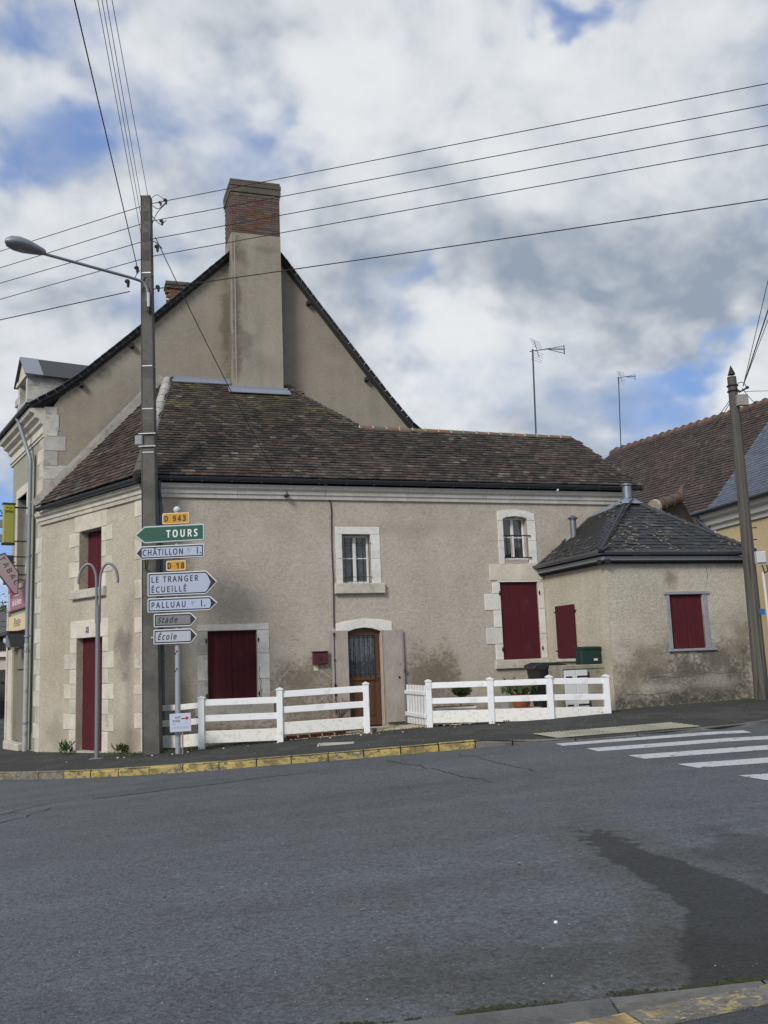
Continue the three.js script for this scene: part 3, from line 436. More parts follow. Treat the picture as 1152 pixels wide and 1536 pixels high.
  P(house, 'lintel', bbox(-2.95, -1.5, 4.664, 5.05, -0.25, 0.014), MAT.stone[0], { F: FL });
  const wr = [[3.36, 3.66], [3.66, 4.0], [4.0, 4.34], [4.34, 4.66]];
  jamb(FL, -2.724, -1, wr, 0.46, 0.2, MAT.stone, 0); jamb(FL, -1.726, 1, wr, 0.46, 0.2, MAT.stone, 0);
  P(house, 'window_sill', bbox(-3.0, -1.5, 3.16, 3.356, -0.3, 0.09, 0.014), MAT.stone[2], { F: FL });
  // red boarded leaves: planks as sub-parts of the shutter
  function boarded(F, x0, x1, y0, y1, z, n, mat, name = 'shutter', ext = []) { const f = P(house, name, [box(x0, x1, y0, y1, z - 0.03, z - 0.012), ...ext], mat, { F }); const w = (x1 - x0) / n; for (let i = 0; i < n; i++) sub(f, 'plank', bbox(x0 + i * w + 0.001, x0 + (i + 1) * w - 0.001, y0, y1, z - 0.012, z + 0.012, 0.0025), mat); return f; }
  const ld = boarded(FL, -2.8, -2.235, -0.1, 2.29, -0.16, 4, MAT.red2, 'door_leaf'), ld2 = boarded(FL, -2.225, -1.66, -0.1, 2.29, -0.16, 4, MAT.red2, 'door_leaf');
  for (const [p, xs] of [[ld, [-2.6, -2.45]], [ld2, [-1.98, -1.8]]]) for (const yy of [0.12, 0.78, 1.38, 1.98]) for (const x of xs) sub(p, 'vent_slot', box(x, x + 0.035, yy, yy + 0.075, -0.15, -0.146), MAT.black);
  const lw = boarded(FL, -2.72, -2.23, 3.36, 4.65, -0.22, 3, MAT.red2), lw2 = boarded(FL, -2.22, -1.73, 3.36, 4.65, -0.22, 3, MAT.red2);
  for (const [p, xs] of [[lw, [-2.55, -2.4]], [lw2, [-2.02, -1.86]]]) for (const yy of [3.6, 4.3]) for (const x of xs) sub(p, 'vent_slot', box(x, x + 0.03, yy, yy + 0.06, -0.21, -0.206), MAT.black);
  // house number
  { const c = document.createElement('canvas'); c.width = 64; c.height = 80; const k = c.getContext('2d'); k.fillStyle = '#1c2350'; k.fillRect(0, 0, 64, 80); k.strokeStyle = '#d8d8dc'; k.lineWidth = 4; k.strokeRect(4, 4, 56, 72); k.fillStyle = '#eee'; k.font = 'bold 56px sans-serif'; k.textAlign = 'center'; k.fillText('1', 32, 60); const t = new THREE.CanvasTexture(c); t.colorSpace = THREE.SRGBColorSpace; const np = P(house, 'number_plate', bbox(-2.36, -2.24, 2.40, 2.54, 0.014, 0.022, 0.003), flat(0.02, 0.025, 0.09), { F: FL }); sub(np, 'numeral', new THREE.PlaneGeometry(0.112, 0.132).translate(-2.3, 2.47, 0.024), std({ map: t, roughness: 0.4 }), { uv: true }); }
  // ground floor window with closed red shutters
  P(house, 'lintel', bbox(1.05, 2.53, 2.304, 2.43, -0.2, 0.014), MAT.whiteStone[1]);
  [[0.82, 1.3], [1.3, 1.82], [1.82, 2.3]].forEach(([a, b], i) => { P(house, 'jamb_stone', bbox(1.05, 1.255, a + 0.004, b - 0.004, -0.2, 0.014), MAT.greyStone[i % 3]); P(house, 'jamb_stone', bbox(2.275, 2.53, a + 0.004, b - 0.004, -0.2, 0.014), i ? MAT.whiteStone[1] : MAT.greyStone[1]); });
  P(house, 'window_sill', bbox(1.0, 2.6, 0.6, 0.816, -0.3, 0.06, 0.012), MAT.greyStone[2]);
  boarded(FM, 1.262, 1.762, 0.82, 2.295, -0.11, 4, MAT.red); boarded(FM, 1.768, 2.268, 0.82, 2.295, -0.11, 4, MAT.red);
  P(house, 'crack', tube([V(2.33, 0.86, 0.012), V(2.36, 1.0, 0.014), V(2.33, 1.1, 0.014), V(2.345, 1.25, 0.014), V(2.3, 1.36, 0.014), V(2.315, 1.55, 0.013)], 0.006, 4, 16, 0.1), MAT.black);
  // upper window
  P(house, 'lintel', bbox(4.02, 5.025, 4.314, 4.475, -0.18, 0.016), MAT.whiteStone[0]);
  for (const [a, b] of [[3.244, 3.78], [3.78, 4.314]]) { P(house, 'jamb_stone', bbox(4.02, 4.165, a, b - 0.004, -0.18, 0.016), MAT.whiteStone[1]); P(house, 'jamb_stone', bbox(4.815, 5.03, a, b - 0.004, -0.18, 0.016), MAT.whiteStone[0]); }
  P(house, 'window_sill', bbox(3.96, 5.09, 3.02, 3.24, -0.2, 0.10, 0.012), MAT.stone[2]);
  const lace = tex(256, 256, (u, v) => { const a = Math.sin(u * 90) * 0.5 + 0.5, n = tn(u, v, 20, 3, 91); return 0.22 + 0.3 * a * n + 0.2 * sstep(0.55, 0.6, n); });
  const curtainMat = std({ map: lace, color: lin(0.17, 0.20, 0.25), roughness: 1 });
  function casement(x0, x1, y0, y1, z, name = 'window') { // two leaves, two panes each
    const xm = (x0 + x1) / 2, ym = lerp(y0, y1, 0.52), f = 0.045, fr = P(house, name, [bbox(x0, x0 + f, y0, y1, z - 0.05, z), bbox(x1 - f, x1, y0, y1, z - 0.05, z), bbox(x0 + f, x1 - f, y0, y0 + f, z - 0.05, z), bbox(x0 + f, x1 - f, y1 - f, y1, z - 0.05, z), bbox(xm - 0.035, xm + 0.035, y0 + f, y1 - f, z - 0.05, z + 0.006)], MAT.whitePaint);
    for (const [a, b] of [[x0 + f, xm - 0.035], [xm + 0.035, x1 - f]]) { sub(fr, 'glazing_bar', bbox(a, b, ym - 0.014, ym + 0.014, z - 0.04, z - 0.004, 0.004), MAT.whitePaint); for (const [c, d] of [[y0 + f, ym - 0.014], [ym + 0.014, y1 - f]]) sub(fr, 'pane', box(a, b, c, d, z - 0.032, z - 0.027), MAT.glass); const cg = new THREE.PlaneGeometry(b - a, y1 - y0 - 2 * f, 18, 1).translate((a + b) / 2, (y0 + y1) / 2, z - 0.1), p = cg.attributes.position; for (let i = 0; i < p.count; i++) p.setZ(i, p.getZ(i) + 0.012 * Math.sin(p.getX(i) * 120)); cg.computeVertexNormals(); sub(fr, 'curtain', cg, curtainMat, { uv: true }); }
    return fr;
  }
  casement(4.17, 4.81, 3.25, 4.31, -0.17);
  { const g = []; for (let i = 0; i < 5; i++) g.push(rod(V(4.22 + i * 0.135, 3.24, 0.03), V(4.22 + i * 0.135, 4.25, 0.03), 0.007)); for (const yy of [3.38, 4.12]) g.push(rod(V(4.16, yy, 0.036), V(4.82, yy, 0.036), 0.007)); P(house, 'window_bars', g, MAT.iron); }
  // arched upper window
  const archOut = polyShape([[7.88, 4.66], [7.88, 4.86], [8.05, 4.9], [8.34, 4.915], [8.6, 4.88], [8.83, 4.82], [8.83, 4.66], [8.634, 4.66], [8.634, 4.694], [8.55, 4.73], [8.325, 4.757], [8.1, 4.73], [8.016, 4.694], [8.016, 4.66]]);
  P(house, 'arched_lintel', extr(archOut, -0.2, 0.018, 0.006), MAT.whiteStone[0]);
  for (const [a, b] of [[3.64, 4.18], [4.18, 4.656]]) { P(house, 'jamb_stone', bbox(7.875, 8.016, a, b - 0.004, -0.2, 0.018), MAT.whiteStone[1]); P(house, 'jamb_stone', bbox(8.634, 8.84, a, b - 0.004, -0.2, 0.018), MAT.whiteStone[0]); }
  casement(8.02, 8.63, 3.78, 4.74, -0.18); P(house, 'window_sill', bbox(8.02, 8.63, 3.70, 3.776, -0.22, -0.02), MAT.whiteStone[1]);
  { const g = []; for (const yy of [3.79, 4.30]) g.push(bar(V(7.99, yy, 0.045), V(8.68, yy, 0.045), 0.026, 0.012)); for (let i = 0; i < 5; i++) g.push(rod(V(8.06 + i * 0.13, 3.79, 0.045), V(8.06 + i * 0.13, 4.30, 0.045), 0.006)); for (const yy of [3.79, 4.30]) g.push(rod(V(8.68, yy, 0.045), V(8.68, yy, -0.02), 0.008)); P(house, 'window_railing', g, MAT.iron); }
  // tall red shutter between the stones
  P(house, 'lintel', bbox(7.61, 8.96, 3.274, 3.636, -0.2, 0.016), MAT.stone[1]); P(house, 'drip_rail', bbox(7.8, 8.9, 3.234, 3.27, -0.15, 0.024, 0.004), MAT.whiteStone[0]);
  jamb(FM, 7.855, -1, [[1.49, 1.84], [1.84, 2.21], [2.21, 2.6], [2.6, 2.97], [2.97, 3.23]], 0.4, 0.19, MAT.whiteStone, 0, 0.016, -0.2);
  jamb(FM, 8.805, 1, [[1.49, 2.05], [2.05, 2.62], [2.62, 3.23]], 0.15, 0.15, MAT.whiteStone, 0, 0.016, -0.2);
  P(house, 'window_sill', bbox(7.63, 8.98, 1.29, 1.486, -0.2, 0.07, 0.012), MAT.stone[2]);
  boarded(FM, 7.862, 8.328, 1.49, 3.22, -0.05, 4, MAT.red2); boarded(FM, 8.332, 8.798, 1.49, 3.22, -0.05, 4, MAT.red2);
  // front door with arched head, iron grille, lace, and the two shutters folded back
  P(house, 'arched_lintel', extr(polyShape([[3.97, 2.20], [3.97, 2.385], [4.2, 2.44], [4.59, 2.485], [4.98, 2.46], [5.23, 2.41], [5.23, 2.215], [4.974, 2.215], [4.78, 2.27], [4.595, 2.293], [4.4, 2.27], [4.216, 2.215]]), -0.15, 0.018, 0.006), MAT.whiteStone[0]);
  const wood = paintMat([0.09, 0.037, 0.016], 95, 0.5);
  const door = P(house, 'door', [bbox(4.22, 4.29, 0.22, 2.26, -0.16, -0.1), bbox(4.86, 4.97, 0.22, 2.26, -0.16, -0.1), bbox(4.29, 4.86, 2.12, 2.29, -0.16, -0.1), bbox(4.29, 4.86, 1.17, 1.27, -0.16, -0.1), bbox(4.29, 4.86, 0.22, 0.36, -0.16, -0.1), box(4.28, 4.87, 0.3, 1.2, -0.15, -0.135)], wood);
  sub(door, 'panel', bbox(4.34, 4.81, 0.42, 1.10, -0.14, -0.118, 0.02), wood); sub(door, 'pane', box(4.29, 4.86, 1.27, 2.12, -0.14, -0.135), MAT.glass); sub(door, 'handle', [rod(V(4.9, 1.2, -0.1), V(4.9, 1.2, -0.05), 0.01), rod(V(4.9, 1.2, -0.05), V(4.81, 1.2, -0.05), 0.01)], MAT.iron);
  { const cg = new THREE.PlaneGeometry(0.58, 0.86, 24, 1).translate(4.575, 1.7, -0.17), p = cg.attributes.position; for (let i = 0; i < p.count; i++) p.setZ(i, p.getZ(i) + 0.01 * Math.sin(p.getX(i) * 110)); cg.computeVertexNormals(); sub(door, 'curtain', cg, curtainMat, { uv: true }); }
  { const g = []; for (let i = 0; i < 6; i++) g.push(rod(V(4.30 + i * 0.108, 1.24, -0.085), V(4.30 + i * 0.108, 2.14, -0.085), 0.0075)); g.push(rod(V(4.27, 1.3, -0.085), V(4.88, 1.3, -0.085), 0.007), rod(V(4.27, 2.08, -0.085), V(4.88, 2.08, -0.085), 0.007)); sub(door, 'door_bars', g, MAT.iron); }
  P(house, 'door_edge', bbox(4.985, 5.0, 0.22, 2.2, -0.06, 0.016, 0.003), flat(0.5, 0.36, 0.26)); P(house, 'doorstep', bbox(4.05, 5.5, 0.05, 0.2, -0.3, 0.16, 0.012), MAT.greyStone[2]);
  const sl = P(house, 'door_shutter', bbox(3.87, 4.215, 0.28, 2.24, 0.03, 0.075, 0.006), MAT.taupe); sub(sl, 'edge_strip', box(3.846, 3.868, 0.28, 2.24, 0.035, 0.07), flat(0.30, 0.29, 0.29)); sub(sl, 'bolt_rod', [rod(V(3.905, 0.5, 0.085), V(3.905, 2.2, 0.085), 0.008), box(3.885, 3.925, 0.88, 1.13, 0.076, 0.1), box(3.89, 3.92, 1.6, 1.64, 0.076, 0.098), box(3.89, 3.92, 2.12, 2.2, 0.076, 0.098)], MAT.iron);
  const sr = P(house, 'door_shutter', bbox(5.03, 5.43, 0.27, 2.22, 0.03, 0.075, 0.006), MAT.taupe); sub(sr, 'edge_strip', box(5.432, 5.46, 0.27, 2.22, 0.035, 0.07), flat(0.27, 0.26, 0.28)); sub(sr, 'catch', [box(5.32, 5.35, 1.19, 1.23, 0.076, 0.095), box(5.36, 5.375, 1.48, 1.495, 0.076, 0.085), box(5.455, 5.475, 1.3, 1.38, 0.05, 0.09)], MAT.iron);
  // cornices and gutters
  const prof = [[-0.1, 5.06], [0.05, 5.06], [0.06, 5.13], [0.09, 5.15], [0.09, 5.22], [0.15, 5.26], [0.17, 5.34], [-0.1, 5.36]];
  for (let i = 0; i < 6; i++) P(house, 'cornice_stone', sweepX(prof, i ? i * 1.9 + 0.002 : -0.06, Math.min(11.5, (i + 1) * 1.9 - 0.004)), MAT.cornice);
  const prof2 = prof.map(([z, y]) => [z * 0.95, y - 0.02]);
  for (let i = 0; i < 3; i++) P(house, 'cornice_stone', sweepX(prof2, -4.66 + i * 1.54, i === 2 ? 0.06 : -4.66 + (i + 1) * 1.54 - 0.005), MAT.stone[i % 2 ? 0 : 2], { F: FL });
  const gut = (x0, x1, y, z) => { const sh = []; for (let i = 0; i <= 10; i++) { const a = Math.PI + Math.PI * i / 10; sh.push([Math.cos(a) * 0.072, Math.sin(a) * 0.072]); } for (let i = 10; i >= 0; i--) { const a = Math.PI + Math.PI * i / 10; sh.push([Math.cos(a) * 0.064, Math.sin(a) * 0.064]); } return [sweepX(sh.map(([a, b]) => [a + z, b + y]), x0, x1), rod(V(x0, y, z + 0.07), V(x1, y, z + 0.07), 0.011, 8), box(x0, x0 + 0.004, y - 0.07, y, z - 0.066, z + 0.066), box(x1 - 0.004, x1, y - 0.07, y, z - 0.066, z + 0.066)]; };
  const g1 = P(house, 'gutter', gut(-0.1, 11.62, 5.445, 0.25), MAT.gutter); for (let x = 0.5; x < 11.5; x += 0.62) sub(g1, 'gutter_bracket', [box(x, x + 0.025, 5.36, 5.385, 0.18, 0.32), box(x, x + 0.025, 5.44, 5.465, 0.16, 0.33)], MAT.gutter);
  const g2 = P(house, 'gutter', gut(-4.35, 0.16, 5.395, 0.23), MAT.gutter, { F: FL }); for (let x = -4.1; x < 0; x += 0.5) sub(g2, 'gutter_bracket', [box(x, x + 0.025, 5.39, 5.415, 0.14, 0.31)], MAT.gutter);
  const dp = P(house, 'downpipe', [tube([V(0.27, 5.37, 0.25), V(0.27, 5.2, 0.2), V(0.3, 5.0, 0.1), V(0.31, 4.85, 0.085)], 0.045, 10, 14), rod(V(0.31, 4.87, 0.085), V(0.36, 0.0, 0.085), 0.047, 12)], MAT.pipe); for (const yy of [4.75, 3.2, 1.7]) sub(dp, 'pipe_collar', cyl(0.055, 0.055, 0.05, 0.31 + (4.8 - yy) * 0.011, yy, 0.085), MAT.pipe);
  P(house, 'cable', [tube([V(2.93, 5.2, 0.17), V(2.97, 5.14, 0.1), V(3.02, 5.10, 0.025), V(3.5, 5.085, 0.02), V(3.88, 5.075, 0.02), V(3.93, 5.03, 0.02), V(3.945, 4.8, 0.02), V(3.93, 4.0, 0.02), V(3.945, 3.2, 0.02), V(3.93, 2.6, 0.02), V(3.93, 2.3, 0.02)], 0.012, 6, 60, 0.2), box(2.9, 2.98, 5.1, 5.14, 0.03, 0.2)], MAT.black);
  P(house, 'wall_crack', tube([V(3.0, 2.06, 0.0), V(3.07, 2.1, 0.002), V(3.12, 2.06, 0.002), V(3.16, 2.08, 0.0)], 0.003, 4, 10, 0.1), MAT.black);
  for (const [x, y] of [[7.83, 1.72], [7.83, 2.98], [8.83, 1.72], [8.83, 2.98], [1.23, 1.0], [1.23, 2.1], [2.3, 1.0], [2.3, 2.1]]) P(house, 'hinge_pin', [rod(V(x, y - 0.05, 0.025), V(x, y + 0.05, 0.025), 0.012), box(x - 0.02, x + 0.02, y - 0.012, y + 0.012, 0.0, 0.03)], MAT.iron);
  // small red letter box with a paper under it
  const lb = thing('letter_box', 'small dark red letter box on the wall left of the front door', 'letter box', FM, [3.6, 1.55, 0]);
  P(lb, 'body', bbox(-0.16, 0.15, 0, 0.25, 0.005, 0.11, 0.01), paintMat([0.075, 0.008, 0.02], 97)); P(lb, 'lid', extr(polyShape([[-0.175, 0.25], [0.165, 0.25], [0.165, 0.27], [-0.175, 0.27]]), 0.0, 0.135, 0.003), MAT.black); P(lb, 'lock', box(-0.04, 0.03, 0.07, 0.15, 0.11, 0.116), MAT.black);
  solo('paper_tag', 'small cream paper tag fixed under the red letter box', 'tag', bbox(3.465, 3.565, 1.415, 1.545, 0.002, 0.012, 0.002), flat(0.62, 0.55, 0.38), FM);
}
{ // ------------------------------------------------------------ tile roof of the corner house
  const sl = 0.78, hip = V(0.86, 8.70, -4.0), c = V(-0.13, 5.44, 0.24);
  const zAt = (y) => 0.24 - (y - 5.44) / sl;
  const ridgeL = V(5.25, 7.16, zAt(7.16)), ridgeR = V(11.03, 7.10, zAt(7.10)), topR = V(3.95, 8.70, zAt(8.70)), eaveR = V(11.56, 5.44, 0.24), topL = V(0.86, 8.70, zAt(8.70));
  const leftEave = L2M(-4.36, 5.42, 0.21), n = V(0, 1, sl).normalize(), et = V(0, sl, -1).normalize(), es = V(1, 0, 0), o = V(0, 5.44, 0.24);
  const roof = P(house, 'roof', [slab([c, eaveR, ridgeR, ridgeL, topR, topL], 0.05, V(0, 1, 1)), polyGeo([[ridgeL, ridgeR, V(11.5, 5.5, -4.2), V(5.25, 5.5, -4.2)], [eaveR, V(11.56, 5.44, -4.2), ridgeR], [ridgeL, topR, V(5.25, 5.4, -4.05)]])], MAT.under);
  const toST = (p) => [p.x, V(0, p.y - o.y, p.z - o.z).dot(et)];
  const pal = (red, s, t, seed) => { // brown clay, black lichen, a few red and pale ones
    const k = fbm(s * 1.4 + seed, t * 1.9, 4), r = rnd(); let b = [0.078, 0.060, 0.050];
    if (r < 0.30) b = [0.045, 0.038, 0.034]; else if (r < 0.60) b = [0.112, 0.088, 0.072]; else if (r < 0.60 + red) b = [0.115, 0.062, 0.045]; else if (r > 0.965) b = [0.18, 0.162, 0.135];
    const f = (0.42 + 0.85 * k) * rr(0.78, 1.22); return b.map((v) => v * f);
  };
  const moss = (c0, k) => [c0[0] + 0.03 * k, c0[1] + 0.033 * k, c0[2] + 0.004 * k];
  srand(101);
  const chim = (s, t) => s > 2.4 && s < 3.8 && t > toST(V(0, 8.36, zAt(8.36)))[1];
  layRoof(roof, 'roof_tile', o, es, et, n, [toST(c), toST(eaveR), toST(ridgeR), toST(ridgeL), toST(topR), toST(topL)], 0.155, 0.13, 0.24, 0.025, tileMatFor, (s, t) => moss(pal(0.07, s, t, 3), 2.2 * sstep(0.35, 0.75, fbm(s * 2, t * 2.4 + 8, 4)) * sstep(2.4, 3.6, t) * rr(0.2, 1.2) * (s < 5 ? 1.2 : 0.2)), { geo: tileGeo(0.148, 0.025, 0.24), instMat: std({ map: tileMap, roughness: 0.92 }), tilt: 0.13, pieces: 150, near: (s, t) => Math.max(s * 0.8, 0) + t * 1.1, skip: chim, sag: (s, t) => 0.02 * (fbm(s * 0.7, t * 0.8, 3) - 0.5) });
  // left slope: rises from the street eave to the tall gable
  const l0 = leftEave, esL = c.clone().sub(l0).normalize(), nL = V(0, 0, 0).crossVectors(esL, topL.clone().sub(c)).normalize(); if (nL.y < 0) nL.negate(); const etL = V(0, 0, 0).crossVectors(nL, esL).normalize();
  const roofL = P(house, 'roof', slab([l0, c, topL], 0.05, nL), MAT.under), st = (p) => { const d = p.clone().sub(l0); return [d.dot(esL), d.dot(etL)]; };
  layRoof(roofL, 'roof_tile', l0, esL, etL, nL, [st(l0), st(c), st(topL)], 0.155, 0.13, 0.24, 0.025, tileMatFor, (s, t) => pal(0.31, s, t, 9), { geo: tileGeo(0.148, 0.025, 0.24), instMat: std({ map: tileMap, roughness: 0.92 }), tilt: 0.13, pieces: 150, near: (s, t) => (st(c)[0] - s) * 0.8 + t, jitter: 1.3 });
  // lichen crusts on the tiles
  { const N = 800, im = new THREE.InstancedMesh(new THREE.CylinderGeometry(1, 1, 0.12, 7), std({ roughness: 1 }), N), m = new M4(), cc = new THREE.Color(), q0 = new THREE.Quaternion().setFromUnitVectors(V(0, 1, 0), n), q1 = new THREE.Quaternion().setFromUnitVectors(V(0, 1, 0), nL); srand(105);
    for (let i = 0; i < N;) { const left = i % 4 === 0, pl = left ? [st(l0), st(c), st(topL)] : [toST(c), toST(eaveR), toST(ridgeR), toST(ridgeL), toST(topR), toST(topL)], s = left ? rr(0, st(c)[0]) : rr(-0.1, 11.5), t = rr(0, left ? 6 : 4.2); if (!inPoly(s, t, pl) || (!left && chim(s, t)) || fbm(s * 2.6 + 4, t * 2.6, 4) + rr(-0.2, 0.2) < 0.5) continue; const p = (left ? l0 : o).clone().addScaledVector(left ? esL : es, s).addScaledVector(left ? etL : et, t).addScaledVector(left ? nL : n, 0.05), r = rr(0.008, 0.021) * (rnd() < 0.06 ? 1.6 : 1); m.compose(p, left ? q1 : q0, V(r * rr(0.8, 1.9), r * 0.4, r * rr(0.5, 0.9))); im.setMatrixAt(i, m); const u = rnd(), f = rr(0.6, 1.1); im.setColorAt(i, u < 0.6 ? cc.setRGB(0.21 * f, 0.19 * f, 0.165 * f) : u < 0.85 ? cc.setRGB(0.13 * f, 0.095 * f, 0.075 * f) : cc.setRGB(0.12 * f, 0.10 * f, 0.035 * f)); i++; }
    im.name = 'lichen'; im.userData.kind = 'stuff'; im.castShadow = im.receiveShadow = true; roof.add(im); }
  // hip: cement band; flashings in zinc and cement
  srand(103); const hipDir = topL.clone().sub(c);
  for (let i = 0; i < 13; i++) { const a = c.clone().addScaledVector(hipDir, i / 13 + 0.004), b = c.clone().addScaledVector(hipDir, (i + 1) / 13 - 0.002); P(roof, 'hip_tile', rod(a.add(V(0, 0.02, 0.0)), b.add(V(0, 0.02, 0)), 0.125, 12), i > 4 ? MAT.greyStone[i % 2 ? 0 : 2] : matFor([0.11, 0.095, 0.08])); }
  P(house, 'flashing', [slab([topL.clone().add(V(0.0, 0.03, 0.02)), V(2.42, 8.73, topL.z + 0.02), V(2.42, 8.62, topL.z + 0.15), V(0.86, 8.60, topL.z + 0.15)], 0.02, n), box(0.8, 2.42, 8.66, 8.86, topL.z - 0.03, topL.z + 0.03), slab([V(0.82, 8.80, topL.z + 0.05), V(2.42, 8.80, topL.z + 0.05), V(2.42, 8.66, topL.z + 0.22), V(0.82, 8.66, topL.z + 0.22)], 0.02, n)], MAT.zinc);
  P(house, 'flashing', [slab([V(2.3, 8.46, zAt(8.40) + 0.02), V(3.86, 8.46, zAt(8.40) + 0.02), V(3.86, 8.31, zAt(8.28) + 0.03), V(2.3, 8.31, zAt(8.28) + 0.03)], 0.02, n), box(2.33, 3.84, 8.36, 8.56, zAt(8.36) - 0.09, zAt(8.36) + 0.02), slab([V(2.3, 8.50, zAt(8.36) + 0.03), V(3.88, 8.50, zAt(8.36) + 0.03), V(3.88, 8.34, zAt(8.36) + 0.23), V(2.3, 8.34, zAt(8.36) + 0.23)], 0.02, n)], MAT.zinc);
  P(house, 'flashing', [slab([l0.clone().addScaledVector(nL, 0.05), topL.clone().addScaledVector(nL, 0.06), topL.clone().addScaledVector(nL, 0.20).add(V(-0.10, 0.05, -0.02)), l0.clone().addScaledVector(nL, 0.2).add(V(-0.03, 0.0, -0.05))], 0.05, V(0, 0, 1))], MAT.greyStone[2]);
  P(house, 'lead_cap', [new THREE.SphereGeometry(0.09, 12, 8).scale(1.4, 0.6, 1).translate(3.95, 8.62, topR.z + 0.06)], MAT.zinc);
  { const a = topR, b = ridgeL; for (let i = 0; i < 7; i++) P(roof, 'verge_tile', bar(a.clone().lerp(b, i / 7 + 0.005).add(V(0.0, 0.03, 0.02)), a.clone().lerp(b, (i + 1) / 7 - 0.005).add(V(0.0, 0.03, 0.02)), 0.04, 0.16), matFor([0.09, 0.08, 0.065])); }
  // ridge: half-round clay tiles bedded in pale mortar
  const nR = 17; for (let i = 0; i < nR; i++) { const a = ridgeL.clone().lerp(ridgeR, i / nR), b = ridgeL.clone().lerp(ridgeR, (i + 1) / nR - 0.004), cl = rnd() < 0.25 ? [0.20, 0.105, 0.06] : [0.15 * rr(0.7, 1.2), 0.115 * rr(0.8, 1.1), 0.085]; const t = P(roof, 'ridge_tile', rod(a.clone().add(V(0, 0.01, 0)), b.clone().add(V(0, rr(-0.005, 0.012), 0)), 0.095, 12), matFor(cl)); t.userData = {}; P(roof, 'mortar', new THREE.ConeGeometry(0.08, 0.13 * rr(0.7, 1.1), 6).rotateY(rr(0, 3)).scale(0.5, 1, 1.2).translate(a.x, a.y + 0.075, a.z + 0.02), MAT.greyStone[i % 3]); }
  { const a = eaveR, b = ridgeR; for (let i = 0; i < 8; i++) P(roof, 'verge_tile', rod(a.clone().lerp(b, i / 8), a.clone().lerp(b, (i + 1) / 8 - 0.005), 0.07, 8), matFor([0.085 * rr(0.7, 1.2), 0.07, 0.055])); }
  // low stacks just behind the ridge
  const stackF = [[7.15, -2.5, 'low brick stub showing above the ridge near the gable foot', 0.3], [9.72, -2.5, 'low orange brick stub above the ridge beside the taller aerial', 0.42]];
  for (const [x, z, label, w] of stackF) { const t = thing('chimney_stub', label, 'chimney', FM, [x, 6.7, z]); srand(7 + x); for (let r = 0; r < 7; r++) for (let k = 0; k < 2; k++) P(t, 'brick', box(-w / 2 + k * w / 2 + 0.004, -w / 2 + (k + 1) * w / 2 - 0.004, r * 0.075, r * 0.075 + 0.065, -0.15, 0.15), matFor([0.22 * rr(0.7, 1.2), 0.11 * rr(0.8, 1.1), 0.06])); P(t, 'mortar', box(-w / 2 + 0.01, w / 2 - 0.01, 0, 0.53, -0.14, 0.14), MAT.mortar); }
}
